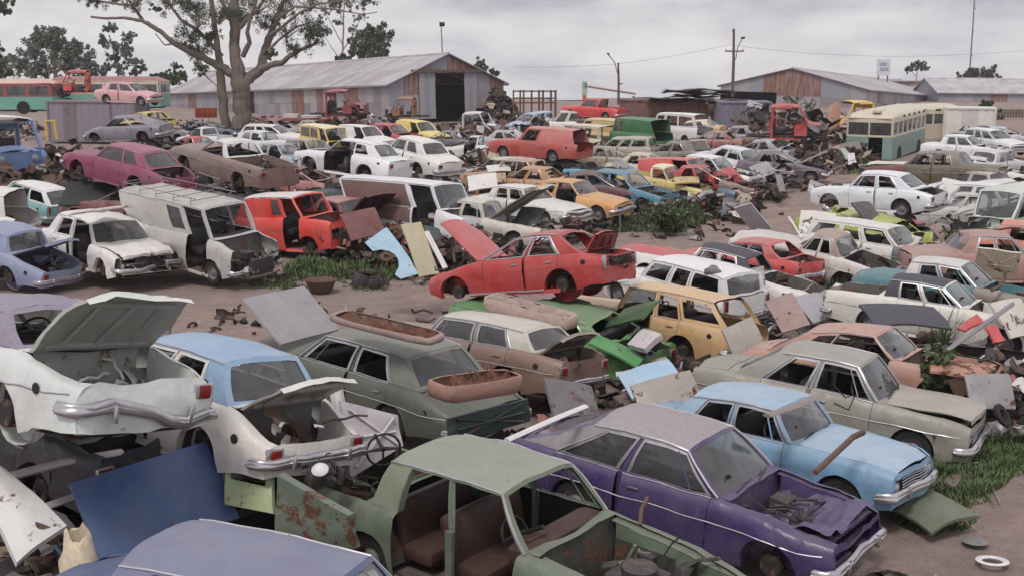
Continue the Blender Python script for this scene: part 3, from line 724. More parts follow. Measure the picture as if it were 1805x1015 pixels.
# fitted poses and proportions of every vehicle, corners of every loose panel (metres)
KEYS = ['L', 'W', 'H', 'xc', 'xwt', 'xrt', 'xrb', 'xf', 'xr', 'hb', 'zh', 'zd', 'yr', 'yb']
POSES = {k: (a, b, dict(zip(KEYS, c))) for k, (a, b, c) in {
'purple': ('sedan', [2.23, 15.11, 0.14, -0.621, 0.068, -0.01], [4.41, 1.81, 1.4, 0.74, 0.21, -1.1, -2.12, 1.49, -1.2, 0.9, 0.76, 0.88, 0.61, 0.76]),
'khaki': ('sedan', [5.19, 19.49, 0.01, -0.526, 0.065, -0.031], [4.4, 1.66, 1.43, 0.82, 0.44, -0.78, -1.5, 1.42, -1.15, 0.9, 0.82, 0.88, 0.56, 0.7]),
'blue': ('sedan', [3.74, 17.05, 0.04, -0.683, -0.02, -0.023], [4.09, 1.62, 1.36, 0.57, 0.31, -1.0, -1.43, 1.35, -1.1, 0.9, 0.79, 0.88, 0.55, 0.68]),
'green': ('sedan', [-0.13, 12.66, 0.48, -0.652, 0.021, 0.005], [5.29, 1.75, 1.46, 0.87, 0.48, -1.01, -1.21, 1.49, -1.2, 0.9, 0.73, 0.91, 0.59, 0.74]),
'bluebottom': ('sedan', [-1.66, 8.73, 1.08, -0.311, 0.072, -0.059], [4.3, 1.6, 1.4, 0.7, 0.29, -1.25, -1.47, 1.39, -1.12, 0.9, 0.78, 0.88, 0.54, 0.67]),
'red': ('sedan', [0.42, 25.27, 1.08, 2.61, 0.154, 0.076], [4.11, 1.59, 1.37, 0.71, -0.14, -1.03, -1.54, 1.37, -1.11, 0.9, 0.67, 0.86, 0.54, 0.67]),
'whitetop': ('sedan', [11.76, 39.95, 0.89, 2.478, 0.003, -0.007], [3.97, 1.6, 1.36, 0.7, 0.36, -0.81, -1.32, 1.32, -1.07, 0.9, 0.79, 0.83, 0.54, 0.67]),
'whiteboot': ('sedan', [-5.33, 12.83, 2.36, 2.455, 0.023, 0.155], [4.69, 1.73, 1.32, 0.72, 0.15, -0.74, -1.22, 1.42, -1.15, 0.9, 0.78, 0.77, 0.58, 0.73]),
'creamboot': ('sedan', [-3.94, 14.35, 1.53, 2.472, -0.046, 0.131], [4.45, 1.61, 1.38, 0.74, 0.1, -1.23, -1.49, 1.45, -1.18, 0.9, 0.78, 0.66, 0.54, 0.68]),
'darkgreen': ('sedan', [-2.26, 19.8, 0.32, 2.445, -0.049, 0.018], [5.05, 1.88, 1.37, 0.95, 0.51, -1.29, -1.67, 1.52, -1.23, 0.9, 0.78, 0.71, 0.63, 0.79]),
'beige': ('sedan', [-0.63, 22.0, 0.19, 2.509, -0.017, 0.098], [4.5, 1.7, 1.29, 0.69, 0.46, -1.34, -1.63, 1.45, -1.18, 0.9, 0.78, 0.88, 0.57, 0.72]),
'wagon': ('wagon', [2.86, 25.39, -0.04, 2.451, -0.032, 0.092], [4.61, 1.7, 1.43, 0.41, 0.25, -1.74, -2.17, 1.52, -1.23, 0.9, 0.78, 0.77, 0.57, 0.72]),
'pinkcoupe': ('coupe', [6.39, 21.55, 0.03, -0.614, -0.067, -0.03], [4.3, 1.6, 1.32, 0.65, 0.29, -0.85, -1.68, 1.39, -1.12, 0.87, 0.74, 0.85, 0.54, 0.68]),
'van': ('nosevan', [-8.42, 33.46, 0.24, -0.624, 0.068, 0.041], [4.4, 1.83, 1.97, 1.29, 0.93, -2.49, -2.15, 1.35, -1.2, 1.18, 0.98, 1.1, 0.73, 0.84]),
'white2': ('sedan', [-10.97, 33.35, 0.25, -0.784, 0.043, -0.023], [4.4, 1.99, 1.44, 0.86, 0.36, -1.44, -1.81, 1.42, -1.15, 0.9, 0.78, 0.88, 0.67, 0.84]),
'redvan': ('nosevan', [-6.44, 37.22, 0.06, -0.604, -0.078, 0.037], [4.02, 1.59, 1.81, 0.95, 0.6, -1.45, -1.86, 1.17, -1.04, 1.18, 1.06, 1.1, 0.64, 0.73]),
'blueboot': ('sedan', [-13.67, 32.76, 0.23, 2.665, -0.142, -0.017], [4.68, 1.66, 1.4, 0.72, 0.15, -0.89, -1.07, 1.42, -1.15, 0.9, 0.78, 0.72, 0.56, 0.7]),
'magenta': ('coupe', [-11.74, 38.01, 1.96, 2.598, -0.139, 0.014], [4.32, 1.62, 1.33, 0.69, 0.31, -1.06, -1.53, 1.39, -1.12, 0.87, 0.74, 0.76, 0.55, 0.68]),
'brownute': ('ute', [-9.24, 41.23, 1.82, 2.416, -0.12, -0.007], [4.89, 1.77, 1.37, 0.79, 0.27, -0.32, -0.65, 1.55, -1.42, 0.9, 0.79, 0.92, 0.6, 0.75]),
'whitehatch': ('hatch', [-5.51, 42.77, 1.71, 2.625, -0.07, 0.045], [4.0, 1.55, 1.36, 0.68, 0.17, -1.13, -1.56, 1.29, -1.04, 0.88, 0.78, 0.86, 0.52, 0.65]),
'whiteround': ('sedan', [-4.0, 49.32, 1.28, 2.407, -0.123, 0.021], [4.41, 1.65, 1.39, 0.65, 0.3, -0.98, -1.41, 1.39, -1.12, 0.9, 0.78, 0.8, 0.56, 0.69]),
'bigvan': ('nosevan', [-3.07, 39.16, 0.11, -0.617, -0.0, -0.05], [4.92, 1.88, 1.94, 1.58, 1.23, -2.63, -2.3, 1.44, -1.28, 1.18, 1.0, 1.1, 0.75, 0.86]),
'maroon': ('sedan', [-5.09, 39.55, 0.03, -0.919, -0.007, 0.038], [4.4, 1.67, 1.39, 0.68, 0.2, -1.05, -1.5, 1.42, -1.15, 0.9, 0.78, 0.88, 0.56, 0.7]),
'greyopen': ('sedan', [-0.84, 38.57, 0.1, -0.498, 0.013, -0.038], [4.88, 1.69, 1.39, 0.31, 0.12, -1.05, -1.5, 1.42, -1.15, 0.9, 0.75, 0.88, 0.57, 0.71]),
'whitechrome': ('sedan', [0.6, 43.44, 0.04, -0.744, -0.015, -0.026], [4.59, 1.69, 1.34, 0.55, 0.15, -1.18, -1.36, 1.42, -1.15, 0.9, 0.71, 0.88, 0.57, 0.71]),
'orange': ('sedan', [2.17, 44.06, 0.17, -0.583, -0.005, -0.001], [4.13, 1.65, 1.36, 0.63, 0.24, -0.87, -1.5, 1.42, -1.15, 0.9, 0.72, 0.88, 0.56, 0.69]),
'bluesed': ('sedan', [4.35, 48.21, 0.01, -0.714, 0.046, -0.003], [4.27, 1.65, 1.39, 0.78, 0.24, -1.05, -1.5, 1.42, -1.15, 0.9, 0.75, 0.88, 0.56, 0.69]),
'yellowute': ('ute', [6.16, 51.14, -0.01, -0.592, 0.074, 0.028], [4.08, 1.59, 1.39, 0.53, 0.24, -0.3, -0.26, 1.35, -1.24, 0.9, 0.72, 0.88, 0.54, 0.67]),
'redroof': ('pvan', [7.46, 52.59, -0.01, -0.713, -0.044, -0.03], [4.4, 1.67, 1.52, 0.67, 0.27, -2.16, -2.16, 1.42, -1.15, 0.95, 0.78, 0.9, 0.56, 0.7]),
'whited8': ('sedan', [8.88, 55.25, -0.03, -0.688, 0.034, 0.002], [4.44, 1.66, 1.4, 0.66, 0.19, -1.05, -1.5, 1.42, -1.15, 0.9, 0.76, 0.88, 0.56, 0.7]),
'whited9': ('sedan', [11.01, 61.27, -0.15, -0.756, 0.109, 0.013], [4.11, 1.63, 1.4, 0.73, 0.38, -0.81, -1.5, 1.42, -1.15, 0.9, 0.69, 0.88, 0.55, 0.69]),
'bluewagon': ('wagon', [4.42, 54.27, -0.03, -0.68, -0.031, 0.003], [4.4, 1.66, 1.39, 0.72, 0.12, -2.0, -2.05, 1.42, -1.15, 0.9, 0.78, 0.86, 0.56, 0.7]),
'tanrust': ('sedan', [0.04, 53.21, 0.01, 2.797, -0.018, -0.002], [4.4, 1.66, 1.43, 0.72, 0.17, -1.01, -1.58, 1.42, -1.15, 0.9, 0.78, 0.88, 0.56, 0.7]),
'redpanelvan': ('pvan', [1.31, 60.61, 0.71, 2.566, -0.028, -0.002], [5.09, 1.77, 1.6, 0.73, 0.31, -2.18, -2.36, 1.55, -1.25, 0.95, 0.79, 0.93, 0.6, 0.74]),
'creamvan': ('boxvan', [4.84, 78.54, -0.67, 2.154, 0.012, -0.025], [4.26, 1.67, 1.92, 1.96, 1.6, -1.99, -2.1, 1.42, -1.12, 1.1, 1.05, 0.94, 0.69, 0.77]),
'tanvan': ('boxvan', [6.37, 82.3, -0.53, 2.204, 0.013, -0.033], [4.28, 1.68, 1.92, 1.96, 1.6, -1.95, -2.1, 1.42, -1.12, 1.1, 1.05, 0.95, 0.69, 0.77]),
'greenvan': ('boxvan', [7.71, 74.98, -0.04, 2.129, -0.002, -0.03], [4.31, 1.65, 1.91, 1.96, 1.55, -1.81, -2.1, 1.42, -1.12, 1.1, 1.05, 0.96, 0.68, 0.76]),
'whitevan': ('boxvan', [10.91, 80.8, -0.12, 2.212, 0.005, -0.006], [4.29, 1.66, 1.95, 1.96, 1.52, -1.82, -2.1, 1.42, -1.12, 1.1, 1.05, 0.97, 0.68, 0.76]),
'tanhood': ('sedan', [12.27, 83.98, -0.23, 2.628, 0.106, -0.038], [4.17, 1.65, 1.4, 0.78, 0.36, -1.05, -1.5, 1.42, -1.15, 0.9, 0.73, 0.88, 0.56, 0.7]),
'paleblue': ('wagon', [1.37, 96.23, -0.47, 4.009, 0.056, -0.019], [4.4, 1.7, 1.43, 0.83, 0.06, -2.12, -2.12, 1.42, -1.15, 0.9, 0.74, 0.86, 0.57, 0.72]),
'redpickup': ('ute', [6.03, 92.55, 0.76, 2.559, -0.029, 0.008], [4.72, 1.8, 1.5, 0.79, 0.27, -0.86, -0.68, 1.55, -1.42, 0.9, 0.79, 0.88, 0.61, 0.76]),
'whitecamper': ('boxvan', [4.96, 93.04, -0.55, 3.031, -0.008, -0.015], [4.3, 1.7, 1.89, 1.96, 1.31, -1.46, -2.1, 1.42, -1.12, 1.1, 1.05, 1.0, 0.7, 0.78]),
'fyellow': ('boxvan', [-10.57, 70.46, -0.1, -1.016, 0.008, 0.009], [4.2, 1.57, 1.83, 1.91, 1.58, -1.88, -2.05, 1.38, -1.1, 1.1, 1.05, 1.0, 0.65, 0.72]),
'fwhite': ('pvan', [-8.58, 74.15, -0.08, -0.806, -0.004, -0.0], [4.4, 1.67, 1.55, 0.74, 0.13, -2.1, -2.16, 1.42, -1.15, 0.95, 0.78, 0.9, 0.56, 0.7]),
'fred': ('sedan', [-7.43, 78.22, -0.11, -0.736, 0.019, 0.017], [4.4, 1.68, 1.41, 0.78, 0.17, -1.21, -1.5, 1.42, -1.15, 0.9, 0.78, 0.88, 0.57, 0.71]),
'fyellow2': ('pvan', [-5.77, 80.24, -0.19, -0.851, 0.019, 0.016], [4.4, 1.63, 1.55, 0.7, 0.1, -1.96, -2.16, 1.42, -1.15, 0.95, 0.78, 0.9, 0.55, 0.69]),
'fwhite5': ('wagon', [-14.44, 76.64, -0.04, -0.324, 0.004, -0.0], [4.4, 1.65, 1.4, 0.72, 0.02, -1.78, -2.12, 1.42, -1.15, 0.9, 0.78, 0.86, 0.56, 0.7]),
'fwhite6': ('sedan', [-14.2, 71.4, -0.06, -0.533, 0.013, -0.014], [4.4, 1.66, 1.4, 0.64, 0.27, -1.05, -1.5, 1.42, -1.15, 0.9, 0.78, 0.88, 0.56, 0.7]),
'fteal': ('sedan', [-11.2, 60.91, 0.06, -0.616, 0.029, -0.032], [4.4, 1.64, 1.41, 0.66, 0.18, -0.94, -1.5, 1.42, -1.15, 0.9, 0.78, 0.88, 0.56, 0.69]),
'fgrey': ('wagon', [-10.3, 64.82, -0.01, -0.912, -0.04, -0.025], [4.4, 1.62, 1.38, 0.72, 0.11, -1.9, -2.12, 1.42, -1.15, 0.9, 0.78, 0.86, 0.55, 0.68]),
'fwhite9': ('ute', [-19.14, 78.23, -0.3, 2.475, 0.033, -0.015], [4.0, 1.6, 1.41, 0.63, 0.18, -0.42, -0.56, 1.29, -1.18, 0.9, 0.78, 0.88, 0.54, 0.68]),
'greyfast': ('coupe', [-19.11, 62.64, 1.38, 2.92, 0.044, -0.038], [4.12, 1.69, 1.34, 1.0, 0.43, -0.7, -2.08, 1.45, -1.18, 0.87, 0.68, 0.85, 0.57, 0.71]),
'yellowrear': ('sedan', [-19.65, 67.44, 1.3, 2.392, 0.059, -0.02], [4.32, 1.64, 1.34, 0.7, 0.16, -1.01, -1.46, 1.39, -1.12, 0.9, 0.78, 0.85, 0.55, 0.69]),
'pinktop': ('sedan', [-24.39, 80.3, 2.39, -0.34, 0.033, -0.008], [4.17, 1.66, 1.4, 0.94, 0.33, -1.26, -1.58, 1.42, -1.15, 0.9, 0.77, 0.88, 0.56, 0.7]),
'whitecorner': ('pvan', [-17.74, 40.01, 0.02, 2.973, 0.002, -0.099], [4.55, 1.67, 1.67, 0.72, 0.15, -1.96, -1.99, 1.42, -1.15, 0.95, 0.78, 0.89, 0.56, 0.7]),
'whiteteal': ('wagon', [-17.69, 45.26, -0.01, 2.5, -0.103, 0.018], [4.4, 1.58, 1.4, 0.72, 0.01, -1.7, -2.21, 1.42, -1.15, 0.9, 0.78, 0.86, 0.53, 0.67]),
'black1': ('sedan', [8.92, 25.5, 0.14, -0.552, 0.042, -0.048], [4.5, 1.69, 1.31, 0.54, 0.12, -0.95, -1.03, 1.45, -1.18, 0.9, 0.78, 0.88, 0.57, 0.71]),
'teal2': ('sedan', [10.03, 27.52, 0.15, -0.596, 0.018, -0.042], [4.4, 1.67, 1.34, 0.52, 0.1, -0.96, -1.06, 1.42, -1.15, 0.9, 0.78, 0.88, 0.56, 0.7]),
'orange4': ('sedan', [14.87, 34.27, 0.02, -0.59, 0.011, -0.002], [4.4, 1.66, 1.36, 0.72, 0.12, -1.13, -1.37, 1.42, -1.15, 0.9, 0.78, 0.88, 0.56, 0.7]),
'pinkbrown': ('sedan', [12.76, 32.69, 0.01, 0.016, 0.016, 0.006], [4.79, 1.7, 1.38, 0.55, 0.21, -0.81, -1.1, 1.49, -1.2, 0.9, 0.78, 0.86, 0.57, 0.71]),
'whitewagon5': ('wagon', [10.31, 34.09, 0.01, -0.737, 0.029, -0.022], [4.5, 1.69, 1.37, 0.64, 0.19, -1.87, -2.17, 1.45, -1.18, 0.9, 0.78, 0.86, 0.57, 0.71]),
'olive': ('sedan', [16.11, 47.43, 0.85, 2.542, 0.027, 0.022], [4.92, 1.8, 1.39, 0.88, 0.52, -0.96, -1.23, 1.55, -1.25, 0.9, 0.81, 0.87, 0.61, 0.76]),
'white9': ('sedan', [24.06, 66.26, 0.09, -0.711, -0.002, 0.005], [4.43, 1.66, 1.39, 0.6, 0.15, -1.01, -1.21, 1.42, -1.15, 0.9, 0.78, 0.88, 0.56, 0.7]),
'white10': ('wagon', [28.28, 73.42, -0.11, -1.23, 0.009, 0.01], [4.39, 1.63, 1.4, 0.73, 0.06, -1.82, -2.12, 1.42, -1.15, 0.9, 0.76, 0.86, 0.55, 0.69]),
'grey11': ('sedan', [21.64, 56.17, 0.21, 0.809, 0.005, 0.056], [4.4, 1.49, 1.37, 0.69, 0.17, -1.04, -1.34, 1.42, -1.15, 0.9, 0.78, 0.88, 0.5, 0.63]),
'white12': ('sedan', [16.04, 41.7, 0.29, -0.675, -0.011, -0.021], [4.4, 1.66, 1.37, 0.6, 0.32, -1.05, -1.5, 1.42, -1.15, 0.9, 0.78, 0.88, 0.56, 0.7]),
'beige12': ('sedan', [17.53, 45.8, 0.29, -0.942, -0.005, -0.006], [4.4, 1.66, 1.37, 0.59, 0.33, -1.05, -1.5, 1.42, -1.15, 0.9, 0.78, 0.88, 0.56, 0.7]),
'whitetail': ('sedan', [17.0, 42.78, 0.3, 0.312, -0.13, -0.035], [4.44, 1.64, 1.4, 0.72, 0.15, -1.05, -1.43, 1.42, -1.15, 0.9, 0.78, 0.69, 0.55, 0.69]),
'vinylwhite': ('sedan', [4.88, 29.61, 0.19, 2.579, -0.14, 0.044], [4.98, 1.71, 1.34, 0.53, 0.34, -0.8, -1.1, 1.52, -1.23, 0.9, 0.78, 0.87, 0.57, 0.72]),
'redcoupe': ('coupe', [6.12, 32.47, -0.01, 2.403, 0.026, 0.028], [3.95, 1.58, 1.27, 0.69, -0.1, -1.04, -1.43, 1.35, -1.1, 0.87, 0.74, 0.83, 0.53, 0.67]),
'brownroof': ('sedan', [8.01, 32.93, 0.11, 2.517, -0.14, -0.041], [4.29, 1.68, 1.36, 0.16, -0.11, -0.67, -0.94, 1.49, -1.2, 0.9, 0.78, 0.81, 0.57, 0.71]),
'white18': ('wagon', [3.96, 28.8, 0.01, 2.154, -0.024, -0.017], [4.4, 1.64, 1.37, 0.62, 0.32, -2.03, -2.12, 1.42, -1.15, 0.9, 0.78, 0.86, 0.56, 0.69]),
'greencrush': ('sedan', [0.89, 24.43, 0.07, 2.524, -0.119, -0.037], [4.49, 1.63, 1.16, 0.7, 0.34, -0.91, -1.47, 1.39, -1.12, 0.8, 0.7, 0.7, 0.55, 0.69]),
'limecrush': ('sedan', [10.79, 37.99, 0.06, 2.337, -0.125, -0.016], [4.32, 1.62, 1.11, 0.7, 0.59, -1.03, -1.47, 1.39, -1.12, 0.78, 0.62, 0.69, 0.55, 0.68]),
}.items()}
QUADS = {
'navy': [(-4.46, 11.96, 1.94), (-3.34, 13.06, 2.03), (-2.94, 12.72, 1.28), (-4.06, 11.62, 1.19)],
'grey': [(-4.48, 20.3, 2.12), (-3.72, 21.85, 2.03), (-3.03, 21.47, 1.35), (-3.79, 19.92, 1.44)],
'tan': [(-2.59, 28.89, 2.13), (-2.15, 29.16, 2.15), (-1.69, 28.54, 1.03), (-2.13, 28.27, 1.0)],
'strip': [(-2.14, 30.01, 1.78), (-2.03, 30.06, 1.81), (-1.53, 29.27, 1.05), (-1.64, 29.23, 1.02)],
'dkgreen': [(-2.44, 34.42, 1.31), (-2.04, 34.85, 1.15), (-1.82, 34.37, 0.44), (-2.22, 33.94, 0.6)],
'pale8': [(6.71, 37.59, 1.36), (7.15, 37.16, 1.57), (7.88, 37.5, 0.75), (7.44, 37.93, 0.54)],
'brown9': [(5.36, 25.92, 0.92), (5.94, 25.95, 1.11), (6.14, 25.04, 0.62), (5.56, 25.01, 0.44)],
'grey10': [(6.19, 27.12, 0.76), (6.79, 27.27, 0.84), (7.08, 26.29, 0.48), (6.47, 26.15, 0.4)],
'white11': [(7.3, 28.69, 0.37), (7.62, 28.81, 0.76), (7.95, 27.96, 0.74), (7.62, 27.85, 0.34)],
'beigelid': [(3.96, 22.98, 0.98), (4.63, 23.54, 1.12), (4.92, 23.36, 0.48), (4.25, 22.8, 0.34)],
'blue13': [(1.74, 19.96, 0.91), (2.59, 20.09, 1.16), (2.76, 19.31, 0.98), (1.91, 19.18, 0.74)],
'cream14': [(11.47, 30.32, 1.34), (12.41, 30.0, 1.26), (12.56, 30.62, 0.49), (11.62, 30.94, 0.57)],
'dklid': [(-13.72, 38.52, 2.05), (-12.13, 38.28, 2.08), (-12.23, 37.5, 1.47), (-13.82, 37.74, 1.44)],
'brown16': [(12.14, 35.95, 1.05), (12.5, 36.3, 1.09), (12.89, 35.96, 0.52), (12.53, 35.61, 0.49)],
'pink17': [(14.32, 38.81, 0.91), (14.75, 39.07, 0.92), (14.85, 38.92, 0.5), (14.43, 38.66, 0.49)],
'magenta18': [(13.54, 42.19, 0.46), (13.98, 42.27, 0.49), (14.08, 41.71, 0.33), (13.64, 41.64, 0.29)],
'tan19': [(8.66, 49.38, 0.51), (9.38, 49.45, 0.64), (9.51, 49.01, 0.12), (8.79, 48.95, -0.01)],
'grey21': [(10.29, 48.67, 1.24), (10.58, 48.87, 1.21), (10.7, 48.62, 0.58), (10.42, 48.42, 0.6)],
'white22': [(-1.62, 45.25, 1.53), (-0.58, 45.28, 1.66), (-0.51, 44.6, 1.22), (-1.55, 44.57, 1.08)],
'white23': [(-1.1, 52.72, 1.19), (-0.13, 52.97, 1.21), (-0.04, 52.66, 0.98), (-1.01, 52.41, 0.95)],
'white24': [(8.71, 61.25, 1.57), (9.36, 60.74, 1.66), (9.63, 61.0, 1.17), (8.99, 61.5, 1.08)],
'olive25': [(5.0, 15.99, 0.18), (5.71, 16.28, 0.29), (6.08, 15.37, 0.26), (5.37, 15.08, 0.15)],
'hoodgreen': [(1.44, 22.59, 0.81), (1.66, 23.15, 0.85), (2.52, 22.84, 0.48), (2.3, 22.28, 0.44)],
'seatpad': [(2.16, 22.81, 0.75), (2.49, 23.06, 0.98), (2.78, 22.65, 0.99), (2.45, 22.41, 0.75)],
'greenlid': [(1.8, 23.94, 0.79), (2.24, 24.41, 1.08), (2.9, 23.54, 1.47), (2.46, 23.07, 1.18)],
'greyroof': [(6.86, 24.17, 1.22), (8.34, 24.17, 1.16), (8.34, 23.08, 0.98), (6.86, 23.07, 1.04)],
'onroof': [(-11.45, 31.84, 1.96), (-10.42, 31.38, 2.16), (-9.86, 32.59, 2.08), (-10.89, 33.06, 1.89)],
'whitedoor': [(-1.73, 12.27, 2.62), (-1.31, 13.58, 2.29), (-1.22, 13.42, 1.75), (-1.64, 12.11, 2.07)],
'whitefender': [(-2.18, 14.58, 2.3), (-2.09, 14.74, 2.3), (-1.92, 14.61, 1.07), (-2.0, 14.45, 1.07)],
'palegreendoor': [(-3.88, 16.23, 0.85), (-3.36, 16.64, 0.54), (-3.27, 16.12, -0.0), (-3.8, 15.71, 0.31)],
'greendoor': [(-2.03, 10.21, 2.61), (-1.55, 11.22, 1.98), (-1.5, 10.96, 1.62), (-1.97, 9.95, 2.25)],
'whitecorner2': [(-5.64, 13.12, 1.69), (-5.0, 13.12, 1.08), (-5.52, 13.3, 0.54), (-6.15, 13.29, 1.15)],
}
# ---------------------------------------------------------------- ground
def ground_mat():
    m, nt, b = newmat('dirt_yard'); v = vec(nt, 0, coord='Object')
    f1 = noiset(nt, .16, 8, .6, v, .4); f2 = noiset(nt, 1.3, 10, .7, v); f3 = noiset(nt, 14, 6, .7, v)
    vt = vec(nt, 2, (.16, .9, 1)); mr = nt.nodes[-1]
    col = ramp(nt, f2, [(.25, (.20, .142, .122)), (.5, (.30, .212, .184)), (.75, (.40, .31, .275))])
    col = mixc(nt, mth(nt, 'MULTIPLY_ADD', f1, 3.2, -1.25, True), col, (.245, .205, .196))
    col = mixc(nt, mth(nt, 'MULTIPLY_ADD', f3, 3.0, -1.55, True), col, (.10, .075, .066))
    oil = noiset(nt, .9, 6, .7, vec(nt, 5), .8); col = mixc(nt, mth(nt, 'MULTIPLY', mth(nt, 'MULTIPLY_ADD', oil, 12, -7.6, True), .7), col, (.075, .06, .056)); fs = noiset(nt, 42, 3, .6, v); col = mixc(nt, mth(nt, 'MULTIPLY_ADD', fs, 9, -6.0, True), col, (.42, .36, .33))
    wet = noiset(nt, .5, 5, .6, vt, 1.0); col = mixc(nt, mth(nt, 'MULTIPLY_ADD', wet, 5, -3.0, True), col, (.115, .082, .072))
    nt.links.new(col, b.inputs['Base Color']); b.inputs['Roughness'].default_value = .95
    bump(nt, b, mth(nt, 'ADD', f2, mth(nt, 'MULTIPLY', f3, .55)), 1.0, .10); return m
b = MB(); ys = [-20 + 4*i for i in range(6)] + [3 + .5*i for i in range(60)] + [33 + i for i in range(60)] + [93 + 4*i for i in range(25)] + [193 + 25*i for i in range(21)]
rows = []
for y in ys:
    w = min(45 + max(0, y)*.75, 335); r = []
    for i in range(97):
        x = lerp(-w, w, i/96); z = tz(y)
        if y < 95:
            p = Vector((x, y, 0)); z += noise.noise(p*.35)*.07 + noise.noise(p*1.3)*.035
            z += .04*math.sin((x*.93 - y*.35)*1.9)*max(0, noise.noise(p*.12 + Vector((9, 2, 4))))   # wheel ruts
        r.append((x, y, z - .04))
    rows.append(r)
b.rows(rows); b.obj('ground', ground_mat(), None, 180, kind='structure')

# ---------------------------------------------------------------- corrugated iron sheds, sheet by sheet
def rootm(name, label, cat, loc, yaw, tilt=-2.42, roll=0.0, group=None):
    o = empty(name, label, cat, group=group)
    M = Matrix.Translation(loc) @ Matrix.Rotation(R(tilt), 4, 'X') @ Matrix.Rotation(R(roll), 4, 'Y') @ Matrix.Rotation(yaw, 4, 'Z')
    o.matrix_world = M; o.location, q, _ = M.decompose(); o.rotation_euler = q.to_euler(); return o
SHEETS = [corrugated('wall_iron_grey', (168, 164, 168), .2, 1), corrugated('wall_iron_blue', (146, 152, 168), .14, 2), corrugated('wall_iron_pale', (184, 178, 178), .26, 3),
          corrugated('wall_iron_rusty', (150, 100, 84), .80, 4), corrugated('wall_iron_dull', (142, 136, 142), .35, 5)]
ROOFS = [corrugated('roof_iron_a', (194, 188, 188), .24, 6), corrugated('roof_iron_b', (180, 172, 172), .40, 7), corrugated('roof_iron_c', (202, 198, 200), .12, 8)]
M_TIMBER = simple('weathered_timber', (96, 80, 74), .9, 0, .35, 5, .2, streak=(1, 1, .2))
M_VOID = simple('unlit_interior', (26, 22, 24), 1, 0, .2, 2)  # near-black colour carries the shade inside the sheds
M_BRICK = None
def sheet(parent, name, a, b_, c, d, mat, n, lift):
    # one corrugated sheet with corners a b c d (a->b along the corrugated edge), wavy in its thickness
    a, b_, c, d = map(Vector, (a, b_, c, d)); nr = (b_ - a).cross(d - a).normalized(); mb = MB(); rows = [[], []]
    for i in range(n + 1):
        t = i/n; w = nr*(lift + (.018 if i % 2 else -.018))
        rows[0].append(a.lerp(b_, t) + w); rows[1].append(d.lerp(c, t) + w)
    mb.rows(rows); return mb.obj(name, mat, parent, 60)
